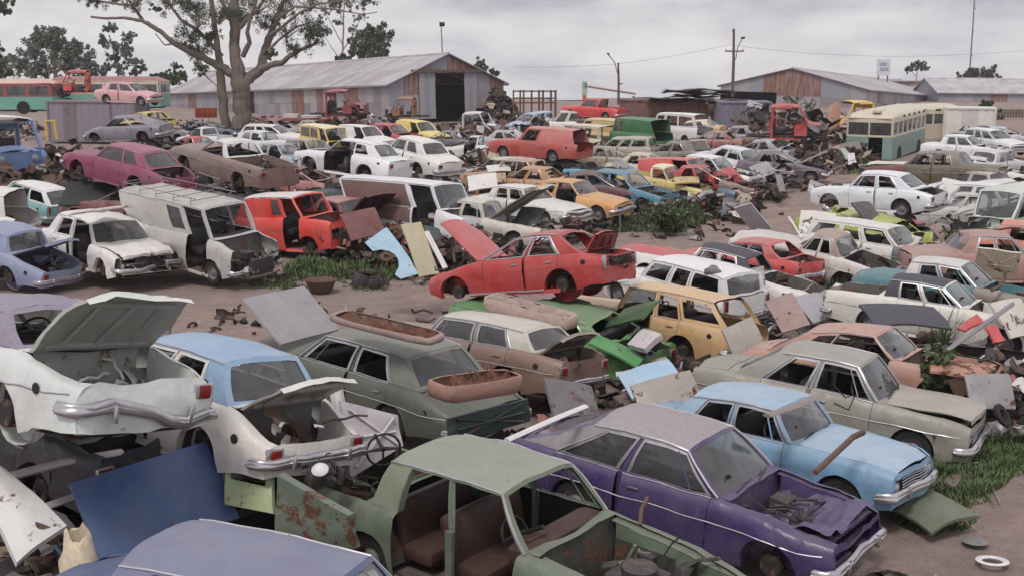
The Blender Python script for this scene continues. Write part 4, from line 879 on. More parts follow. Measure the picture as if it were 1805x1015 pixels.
def shed(root, w, l, he, hr, step=1.55, doors=(), rustset=(), n=14, side='R', blue=(), tiers=2, roofs=None, open_from=None, seed=1):
    rr = random.Random(seed); roofs = roofs or ROOFS; zr = lambda x: he + (hr - he)*(1 - abs(x - w/2)/(w/2))
    k = max(2, round(w/step))
    for i in range(k):                                     # gable sheets
        x0, x1 = w*i/k, w*(i + 1)/k; xm = (x0 + x1)/2; dh = None
        for dx0, dx1, h in doors:
            if dx0 - .1 < xm < dx1 + .1: dh = h
        m = SHEETS[3] if i in rustset else rr.choice([SHEETS[0], SHEETS[1], SHEETS[2], SHEETS[4]])
        z0 = 0 if dh is None else dh
        zmid = 2.2
        if dh is None:
            sheet(root, 'wall_sheet', (x0, 0, 0), (x1, 0, 0), (x1, 0, zmid), (x0, 0, zmid), rr.choice(SHEETS[:3] + SHEETS[4:]), n, rr.uniform(0, .02)); z0 = zmid
        if zr(x0) > z0 + .1 or zr(x1) > z0 + .1:
            if x0 < w/2 < x1:
                sheet(root, 'wall_sheet', (x0, 0, z0), (w/2, 0, z0), (w/2, 0, hr), (x0, 0, max(z0, zr(x0))), m, n//2, .01); sheet(root, 'wall_sheet', (w/2, 0, z0), (x1, 0, z0), (x1, 0, max(z0, zr(x1))), (w/2, 0, hr), m, n//2, .01)
            else: sheet(root, 'wall_sheet', (x0, 0, z0), (x1, 0, z0), (x1, 0, max(z0, zr(x1))), (x0, 0, max(z0, zr(x0))), m, n, rr.uniform(0, .02))
    k = round(l/step); xs = 0
    for i in range(k):                                     # long side sheets and roof sheets
        y0, y1 = l*i/k, l*(i + 1)/k
        for (za, zb) in ((0, he*.55), (he*.5, he)):
            m = SHEETS[3] if (i in blue[1] if blue else rr.random() < .12) else SHEETS[1] if (blue and i in blue[0]) else rr.choice([SHEETS[0], SHEETS[0], SHEETS[2], SHEETS[4]])
            if side == 'L': sheet(root, 'wall_sheet', (0, y1, za), (0, y0, za), (0, y0, zb), (0, y1, zb), m, n, rr.uniform(.0, .02) + (.02 if za else 0))
            else: sheet(root, 'wall_sheet', (w, y0, za), (w, y1, za), (w, y1, zb), (w, y0, zb), m, n, rr.uniform(.0, .02) + (.02 if za else 0))
        for sgn in (0, 1):
            for t in range(tiers):
                f0, f1 = t/tiers, (t + 1)/tiers + (.01 if t < tiers - 1 else 0)
                X = lambda f: (lerp(-.35, w/2, f) if sgn == 0 else lerp(w + .35, w/2, f)); Z = lambda f: lerp(he - .15, hr, f)
                p = [(X(f0), y0 - (.3 if i == 0 else 0), Z(f0)), (X(f0), y1, Z(f0)), (X(f1), y1, Z(f1)), (X(f1), y0 - (.3 if i == 0 else 0), Z(f1))]
                if sgn == 0: p = [p[1], p[0], p[3], p[2]]
                sheet(root, 'roof_sheet', *p, rr.choice(roofs), n, .03 + .02*(t == 0) + rr.uniform(0, .015))
    mb = MB(); mb.box((w/2, -.02, hr + .03), (.3, .5, .08)); mb.tube([(w/2, -.3, hr + .06), (w/2, l, hr + .06)], .14, 0, 6); mb.obj('ridge_cap', ROOFS[2], root)
    mb = MB()
    for sgn in (0, 1):
        xa = -.36 if sgn == 0 else w + .36; mb.tube([(xa, -.34, he - .14), (w/2, -.34, hr + .02)], .07, 0, 4); mb.tube([(xa, -.3, he - .2), (xa, l, he - .2)], .08, 0, 5)
    mb.obj('gutter', SHEETS[4], root)
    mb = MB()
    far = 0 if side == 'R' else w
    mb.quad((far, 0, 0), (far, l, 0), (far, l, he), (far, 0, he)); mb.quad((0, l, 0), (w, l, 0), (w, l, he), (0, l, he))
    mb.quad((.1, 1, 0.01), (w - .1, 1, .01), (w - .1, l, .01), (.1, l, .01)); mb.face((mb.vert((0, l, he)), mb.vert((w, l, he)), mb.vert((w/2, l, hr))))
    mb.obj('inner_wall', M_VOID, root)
    return root
C = W(687, 213, 111.0)
hangar = rootm('corrugated_shed', 'long patched corrugated iron shed with a tall dark doorway, behind the big tree', 'shed', C, R(33), roll=-1.0)
shed(hangar, 12, 63, 3.2, 5.8, doors=((3.0, 9.0, 4.1),), rustset=(1, 4, 5, 7), side='L', blue=((27, 28, 30), (4, 5, 7, 9, 12, 13, 33, 34)), seed=3)
for x0, x1 in ((3.0, 4.65), (7.7, 9.05)):                 # sliding door leaves
    mb = MB()
    for q in range(3):
        a, c = lerp(x0, x1, q/3), lerp(x0, x1, (q+1)/3); sheet(hangar, 'door_leaf', (a, -.12, .05), (c, -.12, .05), (c, -.12, 4.15), (a, -.12, 4.15), SHEETS[0 if q != 1 else 1], 10, .0)
mb = MB(); mb.box((6.0, -.2, 4.28), (7.6, .3, .26)); mb.obj('door_rail', M_TIMBER, hangar)
mb = MB(); mb.box((.02, 33, 1.5), (.12, 2.4, 3.0)); mb.obj('doorway_shade_slab', M_VOID, hangar)  # solid dark slab, the shade of an open doorway painted on
C = W(1524, 203, 157.0)
s2 = rootm('workshop_shed', 'low wide corrugated workshop shed with a shallow pinkish gable on the right', 'shed', C + Vector((-19*math.cos(R(-29)), -19*math.sin(R(-29)), 0)), R(-29), roll=2.0)
shed(s2, 19, 52, 3.4, 5.7, doors=((0, 7, 2.6),), rustset=(3, 4, 5, 6), side='R', step=2.0, n=10, seed=5, tiers=1)
C = W(1652, 213, 183.0)
s3 = rootm('long_store', 'pale roofed long store building at the right edge behind the trees', 'building', C + Vector((0, 12, 0)), R(-90), roll=.6)
shed(s3, 12, 30, 3.6, 5.6, side='R', step=2.5, n=8, seed=8, tiers=1, roofs=[ROOFS[2]])
def brick_mat():
    m, nt, b = newmat('brick_wall'); t = nd(nt, 'ShaderNodeTexBrick'); nt.links.new(vec(nt, 0, (1, 1, 1)), t.inputs[0]); t.inputs['Scale'].default_value = 4
    t.inputs['Color1'].default_value = (.16, .075, .055, 1); t.inputs['Color2'].default_value = (.21, .10, .075, 1); t.inputs['Mortar'].default_value = (.25, .2, .18, 1)
    nt.links.new(t.outputs[0], b.inputs['Base Color']); b.inputs['Roughness'].default_value = .9; return m
M_BRICK = brick_mat()
def brickhouse(px0, px1, pyt, pyb, d, label, dep=9):
    a, c = W(px0, pyb, d), W(px1, pyb, d); h = (pyb - pyt)/FPX*d; w = c.x - a.x
    r = rootm('brick_building', label, 'building', a, 0)
    mb = MB(); mb.box((w/2, dep/2, h/2), (w, dep, h)); mb.obj('wall', M_BRICK, r)
    mb = MB(); mb.box((w/2, dep/2, h + .1), (w + .5, dep + .5, .2)); mb.box((w*.3, dep/2, h + .35), (w*.3, dep*.6, .3)); mb.obj('roof', ROOFS[2], r)
    for i in range(max(1, int(w/3.5))):
        wb = MB(); wb.box(((i + .5)*w/max(1, int(w/3.5)), -.01, h*.62), (1.4, .08, h*.25)); wb.obj('window', M_DARK, r)
brickhouse(1568, 1622, 146, 215, 215, 'brown brick building behind the workshop roof, nearest the white billboard')
brickhouse(1618, 1662, 158, 215, 200, 'lower red brown brick building beside the long pale roof')
# billboard, poles and wires
r = rootm('billboard', 'square white billboard on posts above the workshop roof', 'sign', W(1555, 175, 200), 0)
k = 200/FPX; mb = MB(); mb.box((0, 0, 54*k), (23*k, .25, 28*k)); mb.obj('sign_board', simple('faded_sign_white', (196, 196, 204), .6, 0, .15, 3), r)
mb = MB(); mb.box((-1*k, -.16, 60*k), (13*k, .05, 5*k)); mb.box((1*k, -.16, 51*k), (15*k, .05, 5*k)); mb.obj('faded_panel', simple('faded_sign_grey', (150, 152, 166), .7, 0, .2, 3), r)
for x in (-8, 8): mb = MB(); mb.tube([(x*k, .1, 0), (x*k, .1, 42*k)], .12, 0, 5); mb.obj('post', M_TIMBER, r)
def pole(name, label, cat, px, pyt, pyb, d, rad, mat, parts):
    base = W(px, pyb, d); r = rootm(name, label, cat, base, 0, 0); k = d/FPX; h = (pyb - pyt)*k
    mb = MB(); mb.tube([(0, 0, 0), (0, 0, h*.5), (-.1, 0, h)], [rad*1.25, rad*1.1, rad*.8], 0, 8); mb.obj('pole', mat, r)
    for nm, pts, rd, m2 in parts:
        mb = MB(); mb.tube([((x - px)*k, -.15, (pyb - y)*k) for x, y in pts], rd, 0, 5); mb.obj(nm, m2, r)
    return r
pole('utility_pole', 'tall timber utility pole with one crossarm and a lamp bracket', 'utility pole', 1291, 55, 172, 150, .16, M_TIMBER,
     [('crossarm', [(1275, 93), (1308, 93)], .09, M_TIMBER), ('lamp_bracket', [(1294, 108), (1297, 86), (1305, 71)], .05, M_DARK), ('lamp_head', [(1302, 71), (1309, 70)], .12, M_DARK), ('insulator', [(1277, 93), (1277, 89)], .07, M_CHROME), ('insulator', [(1306, 93), (1306, 89)], .07, M_CHROME), ('top_bracket', [(1286, 58), (1291, 60)], .09, M_TIMBER)])
pole('street_lamp', 'shorter pole with a long curved lamp arm reaching left', 'street lamp', 1090, 113, 185, 150, .13, M_TIMBER,
     [('lamp_arm', [(1088, 132), (1082, 112), (1071, 99)], .05, M_DARK), ('lamp_head', [(1073, 99), (1069, 97)], .12, M_DARK), ('crossarm', [(1088, 149), (1097, 149)], .06, M_DARK)])
pole('floodlight_mast', 'thin mast with a boxy floodlight above the shed ridge', 'floodlight', 780.5, 50, 150, 125, .06, M_RIM, [('floodlight', [(776, 47), (785, 47)], .22, M_DARK)])
pole('radio_mast', 'very thin lattice radio mast at the upper right', 'mast', 1707, -60, 160, 260, .14, M_RIM, [('ring', [(1706, y), (1709, y)], .16, M_RIM) for y in (20, 60, 100, 140)])
def wire(label, pts, d, rad=.014):
    mb = MB(); out = []
    for (a, c) in zip(pts, pts[1:]):
        for i in range(8):
            t = i/8; out.append(W(lerp(a[0], c[0], t), lerp(a[1], c[1], t) + a[2]*4*t*(1 - t), lerp(a[3], c[3], t)))
    mb.tube(out, rad, 0, 4, False); o = mb.obj('power_line', M_DARK, None); o['label'] = label; o['category'] = 'power line'
wire('sagging power line from the utility pole to the right edge', [(1291, 80, 3, 150), (1500, 98, 3, 160), (1705, 96, 1, 170), (1830, 88, 0, 175)], 150)
wire('power line running left from the utility pole past the street lamp', [(1291, 78, 3, 150), (1090, 113, 3, 150), (880, 118, 0, 150)], 150)
# ---------------------------------------------------------------- trees
def foliage_mat(name, a, b_, c):
    m, nt, b = newmat(name); g = nd(nt, 'ShaderNodeNewGeometry'); t = noiset(nt, 1.1, 3, .6, vec(nt, 1)); r_ = mth(nt, 'ADD', mth(nt, 'MULTIPLY', g.outputs['Random Per Island'], .5), mth(nt, 'MULTIPLY', t, .5))
    nt.links.new(ramp(nt, r_, [(.25, a), (.5, b_), (.78, c)]), b.inputs['Base Color']); b.inputs['Roughness'].default_value = .7; b.inputs['Specular IOR Level'].default_value = .25; return m
M_GUM = foliage_mat('gum_leaves', (.040, .055, .034), (.075, .095, .056), (.14, .155, .10))  # leaf tones lightened, some haze put into the colour
M_HAZELEAF = foliage_mat('haze_paled_leaves', (.10, .125, .105), (.15, .175, .145), (.21, .235, .19))  # leaf colours paled to put distance haze into them
M_BUSH = foliage_mat('bush_leaves', (.03, .06, .018), (.055, .10, .03), (.10, .15, .05))
M_BARK = simple('gum_bark', (112, 101, 94), .95, 0, .35, 3, .5, streak=(2, 2, .35))
M_BARK2 = simple('pale_bark', (150, 136, 132), .95, 0, .3, 3, .3, streak=(2, 2, .35))
def clump(b, c, r, n, sz, rr, flat=.75):
    for _ in range(n):
        d = Vector((rr.gauss(0, 1), rr.gauss(0, 1), rr.gauss(0, 1))).normalized()*r*(rr.random()**.45); d.z *= flat
        p = c + d; a = Vector((rr.uniform(-1, 1), rr.uniform(-1, 1), rr.uniform(-1, .3))).normalized()*sz*rr.uniform(.6, 1.5); t = a.cross(Vector((rr.uniform(-1, 1), rr.uniform(-1, 1), rr.uniform(-1, 1)))).normalized()*sz*rr.uniform(.25, .5)
        n0 = len(b.v); b.v += [tuple(p - a*.5), tuple(p + t), tuple(p + a*.5), tuple(p - t)]; b.face((n0, n0+1, n0+2, n0+3))
def pxtree(name, label, base, d, limbs, blobs, leafsz, dens, bark, leaf, sub=5, seed=1, depth=1.0):
    """limbs: polylines of (px, py, radius_px); blobs: (px, py, radius_px); built at real size d metres away with depth of its own"""
    rr = random.Random(seed); k = d/FPX; o = W(base[0], base[1], d); root = empty(name, label, 'tree', o)
    tb = MB(); 
    for li, L in enumerate(limbs):
        off = 0 if li == 0 else rr.uniform(-1, 1)*depth; pts = []
        for i, (x, y, r) in enumerate(L):
            t = i/max(1, len(L) - 1); pts.append((W(x, y, d + off*2.2*t) - o, r*k))
        P2, R2 = [], []
        for (a, ra), (c, rc) in zip(pts, pts[1:]):
            for q in range(4):
                t = q/4; j = Vector((rr.gauss(0, 1), rr.gauss(0, 1), rr.gauss(0, 1)))*min(ra, rc)*.14; P2.append(a.lerp(c, t) + (j if q else Vector((0,0,0)))); R2.append(lerp(ra, rc, t)*rr.uniform(.76, .88))
        P2.append(pts[-1][0]); R2.append(pts[-1][1]); tb.tube(P2, R2, 0, 9 if R2[0] > .2 else 5)
    lb = MB()
    for (x, y, r) in blobs:
        R_ = r*k; c0 = W(x, y, d + rr.uniform(-1, 1)*depth*1.5) - o
        for _ in range(int(sub*2.2) + 6):
            dd = Vector((rr.gauss(0, 1), rr.gauss(0, 1), rr.gauss(0, .8))).normalized()*R_*rr.uniform(.2, 1.55); dd.z *= .8
            cr_ = R_*rr.uniform(.14, .38); clump(lb, c0 + dd, cr_, int(dens*1.05*rr.uniform(.3, 1.5)), leafsz*.85, rr, 1.25)
            tb.tube([c0 - Vector((0, 0, R_*.6)), c0 + dd*.6, c0 + dd], [.02*R_ + .008, .015, .006], 0, 4, False)
            for _q in range(3):
                e1 = c0 + dd*rr.uniform(.3, 1); e2 = e1 + Vector((rr.gauss(0, 1), rr.gauss(0, 1), rr.gauss(0, .7)))*R_*.4; tb.tube([e1, e1.lerp(e2, .5) + Vector((0, 0, R_*.06)), e2], [.012, .009, .004], 0, 3, False)
    tb.obj('trunk', bark, root, 60); lb.obj('crown', leaf, root, 0)
    return root
pxtree('gum_tree', 'big forked gum tree with twisting limbs rising among the cars', (428, 246), 92, [
    [(424, 250, 22), (424, 215, 19), (426, 180, 18), (424, 155, 19), (420, 140, 17), (414, 100, 12), (414, 60, 11), (416, 20, 10), (410, -30, 8)],
    [(400, 250, 11), (398, 215, 10), (394, 175, 10), (390, 150, 9), (387, 110, 8), (380, 60, 6), (372, 0, 5), (366, -30, 4)],
    [(428, 150, 15), (440, 138, 12), (460, 120, 11), (466, 95, 9), (478, 62, 8), (488, 31, 6), (503, -5, 5)],
    [(456, 124, 8), (476, 115, 7), (498, 111, 6), (514, 98, 5), (530, 88, 4), (556, 78, 2)],
    [(420, 140, 11), (398, 122, 9), (372, 110, 8), (345, 98, 7), (307, 77, 6), (288, 60, 5), (268, 47, 5), (251, 37, 4), (218, 32, 3), (190, 33, 2.6), (160, 30, 2)],
    [(254, 40, 4), (240, 18, 3.4), (228, 2, 2.6), (210, -10, 2)],
    [(236, 12, 3), (200, 6, 2.4), (160, 1, 1.8)],
    [(392, 100, 5), (366, 70, 4.4), (345, 52, 4), (320, 36, 3.4), (304, 16, 2.8), (290, -8, 2.2)],
    [(414, 60, 6), (430, 40, 5), (452, 20, 4), (470, -10, 3)], [(428, 100, 6), (440, 76, 5), (436, 55, 4), (445, 20, 3.4), (455, -6, 2.4)],
    [(416, 50, 5), (398, 25, 4), (390, 0, 3.4)], [(478, 62, 4), (505, 42, 3.2), (530, 22, 2.6), (560, 8, 2), (600, 2, 1.4)],
    [(488, 35, 3), (520, 12, 2.4), (580, 16, 1.8), (640, 26, 1.2), (665, 22, .8)], [(466, 96, 4), (492, 70, 3), (520, 50, 2), (545, 40, 1.4)],
    [(345, 98, 2.6), (352, 120, 2), (366, 138, 1.4), (382, 152, 1)], [(307, 77, 2), (290, 80, 1.4), (274, 60, 1)],
    ], [(400, 8, 34), (452, 4, 34), (350, 34, 24), (338, 62, 24), (352, 88, 20), (330, 84, 16), (500, 12, 36), (548, 4, 26), (600, -2, 24), (640, 0, 20), (505, 52, 26), (545, 44, 24), (548, 70, 22), (470, 40, 20), (385, 30, 22), (430, 30, 24),
     (345, 12, 22), (300, 0, 22), (240, 0, 20), (200, -2, 18), (160, -2, 14), (276, 16, 8), (310, 118, 8), (355, 118, 14), (372, 64, 16), (330, -6, 24), (478, 96, 9), (560, 58, 14), (520, 86, 16)], .125, 60, M_BARK, M_GUM, 6, 5, 1.6)
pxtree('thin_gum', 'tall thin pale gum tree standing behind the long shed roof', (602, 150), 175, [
    [(602, 160, 3), (603, 110, 2.6), (605, 60, 2), (606, 20, 1.4), (610, -10, .8)], [(604, 80, 1.4), (588, 50, 1), (572, 20, .6)], [(603, 110, 1.2), (584, 84, .9), (570, 60, .6)], [(604, 90, 1.4), (622, 64, 1), (634, 36, .7)], [(606, 40, 1), (592, 14, .6)]],
    [(572, 22, 10), (590, 10, 12), (612, 4, 14), (634, 30, 10), (622, 52, 9), (578, 56, 8), (596, 40, 9), (640, 60, 8)], .40, 9, M_BARK2, M_HAZELEAF, 4, 6)
pxtree('bushy_gum', 'dense bushy gum tree right of the thin one, above the shed roof', (650, 140), 170, [[(648, 160, 4), (650, 110, 3), (654, 70, 2)], [(650, 110, 2), (634, 90, 1.4)], [(652, 96, 2), (668, 80, 1)]],
    [(655, 58, 20), (668, 72, 18), (640, 72, 18), (652, 86, 22), (672, 90, 14), (634, 94, 14), (610, 106, 10), (598, 108, 8)], .45, 46, M_BARK2, M_GUM, 7, 7)
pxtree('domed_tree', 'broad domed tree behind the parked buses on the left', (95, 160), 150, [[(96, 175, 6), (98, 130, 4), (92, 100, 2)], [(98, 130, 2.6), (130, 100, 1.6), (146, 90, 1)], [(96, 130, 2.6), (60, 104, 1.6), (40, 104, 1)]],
    [(70, 66, 18), (92, 72, 22), (55, 88, 22), (120, 88, 24), (145, 104, 22), (35, 112, 24), (85, 110, 28), (120, 118, 26), (160, 122, 16), (60, 126, 24), (100, 64, 12), (150, 128, 20)], .42, 42, M_BARK2, M_HAZELEAF, 7, 8)
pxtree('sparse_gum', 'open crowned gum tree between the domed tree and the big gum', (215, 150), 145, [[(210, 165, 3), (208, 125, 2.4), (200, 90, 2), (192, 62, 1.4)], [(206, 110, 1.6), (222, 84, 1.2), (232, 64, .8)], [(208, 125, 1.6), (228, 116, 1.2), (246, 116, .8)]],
    [(190, 50, 8), (182, 72, 10), (198, 48, 7), (206, 84, 12), (228, 66, 11), (222, 92, 13), (200, 100, 10), (236, 108, 10), (212, 118, 12), (250, 120, 7), (238, 128, 8), (190, 120, 8)], .36, 24, M_BARK2, M_HAZELEAF, 5, 9)
pxtree('edge_tree', 'dark tree cut off by the left edge', (-8, 160), 140, [[(-10, 175, 5), (-8, 90, 3), (-6, 10, 2)]], [(-8, 100, 18), (-6, 125, 18), (-14, 80, 14), (2, 10, 14), (-6, 18, 12), (-10, 145, 14)], .4, 40, M_BARK2, M_GUM, 6, 10)
pxtree('small_tree', 'small round tree beyond the right end of the long shed', (845, 165), 160, [[(846, 170, 2), (844, 125, 1.4)], [(868, 170, 1.4), (868, 132, 1)]], [(846, 112, 9), (836, 120, 7), (854, 122, 8), (846, 130, 8), (869, 128, 6), (876, 130, 3)], .35, 26, M_BARK2, M_GUM, 5, 11)
pxtree('umbrella_tree', 'flat topped lone tree on a bare stem beyond the brick buildings', (1616, 170), 210, [[(1616, 175, 1.2), (1615, 140, 1), (1617, 122, .8)], [(1615, 136, .7), (1605, 124, .5)]], [(1620, 116, 8), (1608, 120, 8), (1630, 120, 6), (1600, 124, 5), (1621, 112, 6)], .40, 26, M_BARK2, M_GUM, 4, 12)
for (x, y, r_, lab) in ((1708, 134, 10, 'leftmost of the two bushy trees behind the pale long roof'), (1740, 132, 12, 'taller right hand bushy tree behind the pale long roof')):
    pxtree('bushy_tree', lab, (x, 165), 215, [[(x, 175, 1.6), (x, 140, 1)]], [(x - 6, y, r_), (x + 6, y - 6, r_*.8), (x, y + 8, r_), (x + 12, y + 8, r_*.7)], .45, 36, M_BARK2, M_GUM, 5, 13 + x)
pxtree('roadside_bush', 'tall green bush in front of the pale long store', (1742, 215), 120, [[(1742, 225, 2), (1742, 190, 1)]], [(1740, 182, 8), (1744, 196, 14), (1736, 206, 16), (1752, 208, 14), (1742, 214, 14)], .3, 40, M_BARK2, M_BUSH, 6, 31)
pxtree('green_hedge', 'yellow green hedge trees at the left end of the long shed', (300, 160), 175, [[(290, 165, 1), (290, 145, 1)]], [(272, 138, 7), (284, 134, 8), (298, 134, 8), (312, 132, 8), (324, 134, 7), (290, 142, 9), (310, 142, 9)], .45, 30, M_BARK2, M_BUSH, 5, 32)
# ---------------------------------------------------------------- vehicles, front to back
def redtail(root, s, mk):
    for k, y in enumerate((-.36, -.02, .32)):
        b = MB(); b.rbox((-s.L/2 - .05, y, .70), (.04, .28, .2), .02); mk('tail_panel', b, M_DARK)
    for sg in (1, -1):
        b = MB(); xs = [x for x in s.cols(s.xr + s.rA + .02, s.xf - s.rA - .02)]; b.tube([(x, sg*(s.hw(x) + .055), .235) for x in xs], .022, 0, 5); mk('sill_strip', b, M_TRIM)
        b = MB(); b.rbox((-s.L/2 - .03, sg*(s.W/2 - .13), .70), (.06, .07, .27), .02); mk('lamp_surround', b, M_CHROME)
def crumple(root, s, mk):
    b = MB(); x0, x1, w = s.xc + .3, s.L/2 - .1, s.hw(1) - .15
    def f(u, v):
        x, y = lerp(x0, x1, u), lerp(-w, w, v); p = Vector((x*2.2, y*2.6, 4)); return Vector((x, y, .60 + .10*u + .17*noise.noise(p) + .08*noise.noise(p*2.7) + .10*abs(2*v - 1)**2))
    b.grid(f, 22, 18); mk('crumpled_inner_panel', b, paint((70, 48, 108), .3, .12), smooth=40)
    b = MB()
    for k in range(7): b.tube([(x0 + .1, -.3 + k*.1, .72), (x0 + .3 + .05*k, -.35 + k*.12, .78 + .03*(k % 3)), (x0 + .5, -.2 + k*.07, .66)], .016, 0, 5)
    b.rbox((x0 + .15, .15, .72), (.25, .3, .16), .04); mk('engine_remains', b, M_ENGINE)

car('purple','sedan','deep purple sedan with dusty grey vinyl roof, no bonnet and an open engine bay','car',(58,38,98),roof=M_VING,miss='Hge',dust=.34,rust=.05,gloss=.26,wheels='0011',dmg=1.6,innerf=.8,extra=crumple,chrome=True)
car('khaki','sedan','khaki grey sedan with a slightly raised bonnet, behind the light blue sedan','car',(142,138,126),roof=(150,146,136),hood=5,miss='s',dust=.5,rust=.12,wheels='1111',hoodc=(160,152,138),chrome=True)
car('blue','sedan','light blue sedan with a sun visor and a steel tube across its bonnet','car',(108,152,186),roof=(140,172,198),hoodc=(140,172,198),miss='s',dust=.3,rust=.10,wheels='1111',chrome=True)
car('green','sedan','stripped pale green foreground sedan with no windscreen or bonnet and a brown bench seat','car',(90,106,84),roof=(130,140,118),miss='H24fgsuBr',dust=.4,rust=.22,seat='b',wheels='1111',dmg=1.6,chrome=True)
car('bluebottom','sedan','lavender blue car at the bottom edge, only its broad roof showing','car',(66,88,134),roof=(106,112,146),miss='s',dust=.3,rust=.05,wheels='1111')
car('red','sedan','bright red sedan with bonnet and boot raised, perched on a crushed green car','car',(176,32,28),hood=56,boot=74,extra=redtail,chrome=True,miss='srfgud',dust=.16,rust=.08,gloss=.32,wheels='0000',hoodc=(190,70,68),glassw='x')
car('whitetop','sedan','plain white sedan stacked on a flattened lime green car beside the track','car',(214,216,226),miss='suH',dust=.12,rust=.05,wheels='0111',glassw='x',boot=30)
car('whiteboot','sedan','dented white sedan with lavender vinyl roof, its big boot gaping open, left foreground','car',(206,212,204),roof=M_VINL,boot=46,miss='rst',innerf=.62,dust=.22,rust=.14,wheels='0000',dmg=2.2,low=(196,200,198))
car('creamboot','sedan','cream sedan with a sky blue roof and an open boot full of rusty scrap','car',(206,200,194),roof=(126,160,194),boot=58,miss='s',dust=.22,rust=.08,wheels='0000')
car('darkgreen','sedan','long dark green sedan with old seats lying on its roof and boot','car',(70,82,68),roof=(106,112,102),miss='s',dust=.5,rust=.10,wheels='1111',chrome=True)
car('beige','sedan','beige over brown sedan with its boot open below a long seat squab','car',(138,120,108),roof=(190,184,172),boot=48,low=(128,98,82),dust=.35,rust=.16,wheels='1111',chrome=True)
car('wagon','station_wagon','mustard orange station wagon with its tailgate gone and junk on the roof edge','station wagon',(204,168,116),miss='Ds1',dust=.22,rust=.12,wheels='0000',low=(196,156,102))
car('pinkcoupe','coupe','faded salmon pink two door coupe with a rusty cowl behind the khaki sedan','car',(178,130,112),miss='Hgs2',dust=.25,rust=.34,wheels='0011')
def rack(root, s, mk):
    b = MB(); z0 = s.H + .02; xs = [s.xwt - .5 - i*.7 for i in range(5)]; w = s.yr - .04
    for sg in (1, -1):
        b.tube([(s.xwt - .3, sg*w, z0 + .13), (s.xrt + .1, sg*w, z0 + .13)], .014, 0, 4)
        for x in xs: b.tube([(x, sg*w, z0 - .06), (x, sg*w, z0 + .13)], .012, 0, 4)
    for x in xs: b.tube([(x, -w, z0 + .05), (x, w, z0 + .05)], .012, 0, 4)
    b.tube([(s.xrt + .1, -w, z0 + .13), (s.xrt + .1, w, z0 + .13)], .014, 0, 4)
    mk('roof_rack', b, M_RIM)
car('van','delivery_van','grey beige van with a long roof rack and its nose torn open','van',(178,174,170),miss='2fHgn',dust=.45,rust=.22,wheels='1111',extra=rack,dmg=1.8)
car('white2','sedan','white sedan with smashed nose and a folded panel on its roof','car',(220,214,212),hood=3,miss='gn2s',dust=.3,rust=.14,wheels='0011',dmg=2.2,extra=None)
car('redvan','small_van','scarlet van with white torn roof and missing passenger door','van',(222,52,34),roof=(206,196,194),miss='2fgHu',dust=.12,rust=.12,wheels='0000',dmg=1.4)
car('blueboot','sedan','pale blue car at the left edge with its boot standing open','car',(128,140,172),boot=35,miss='s',dust=.3,rust=.1,wheels='0000')
car('magenta','coupe','magenta two door coupe without a boot lid, high on the left heap','car',(132,36,78),roof=(146,62,94),miss='Bd',dust=.2,rust=.06,wheels='0000')
car('brownute','utility','dusty brown utility with a white cab roof and scrap in its open tray','utility truck',(130,106,98),roof=(214,208,204),miss='srfd',dust=.45,rust=.2,wheels='0000')
car('whitehatch','hatchback','white two door fastback with its door missing, behind the long white van','car',(220,218,222),miss='1Hsd',dust=.15,rust=.08,wheels='0000')
car('whiteround','sedan','round white sedan showing its red tail lamp beside the fastback','car',(222,216,212),miss='H',dust=.2,rust=.05,wheels='0000')
car('bigvan','long_van','long white high roofed van with brown primer flanks','van',(214,214,222),roof=(216,216,222),miss='2gH',low=None,dust=.2,rust=.1,wheels='1111',windows=[])
car('maroon','sedan','maroon sedan with its bonnet propped high in front of the long white van','car',(112,38,38),roof=(180,120,120),hood=42,miss='gns',dust=.35,rust=.3,wheels='0011',hoodc=(96,34,34))
car('greyopen','sedan','beige sedan with a bent open bonnet and bare engine bay behind the red sedan','car',(196,190,176),hood=38,miss='gns',dust=.4,rust=.22,wheels='1111',dmg=2)
car('whitechrome','sedan','white sedan with a chrome grille and a dark green bonnet panel leaning on it','car',(212,208,204),miss='s',dust=.35,rust=.14,wheels='1111',dmg=1.3)
car('orange','sedan','orange ochre sedan parked between the white and blue wrecks','car',(206,148,70),miss='s2',dust=.3,rust=.12,wheels='1111')
car('bluesed','sedan','turquoise blue sedan with a crumpled grey bonnet beside the tall weeds','car',(70,130,156),miss='Hg2s',dust=.4,rust=.25,wheels='1111')
car('yellowute','utility','pale yellow utility with a white roof at the end of the row','utility truck',(206,182,100),roof=(218,208,178),miss='Hgs',dust=.25,rust=.14,wheels='1111')
car('redroof','panel_van','coral red panel van roof showing above the yellow utility','van',(206,66,60),miss='2Hg',dust=.2,rust=.08,wheels='1111')
car('whited8','sedan','white sedan between the coral van and the loose white lid','car',(218,214,216),miss='s2H',dust=.25,rust=.1,wheels='1111')
car('whited9','sedan','white sedan nosing onto the track next to the propped dark bonnet','car',(214,212,214),hood=2,miss='s',dust=.3,rust=.12,wheels='1111')
car('bluewagon','station_wagon','bright blue wagon shell behind the orange sedan','station wagon',(88,150,182),miss='24sR',dust=.3,rust=.2,wheels='0000')
car('tanrust','sedan','rusty tan sedan shell with no doors left of the blue wagon','car',(176,140,112),miss='13HBrsf',dust=.35,rust=.5,wheels='0000',dmg=2)
car('redpanelvan','panel_van','brick red panel van with its rear doors open, standing in the middle row','van',(180,66,52),roof=(196,110,104),miss='Dsd',dust=.25,rust=.08,wheels='1111')
car('creamvan','delivery_van','cream van with open rear end right of the brick red panel van','van',(206,192,168),miss='Ds1',dust=.25,rust=.08,wheels='1111')
car('tanvan','delivery_van','tan yellow van between the cream van and the green van','van',(206,176,118),miss='Ds',dust=.25,rust=.08,wheels='1111',windows=[])
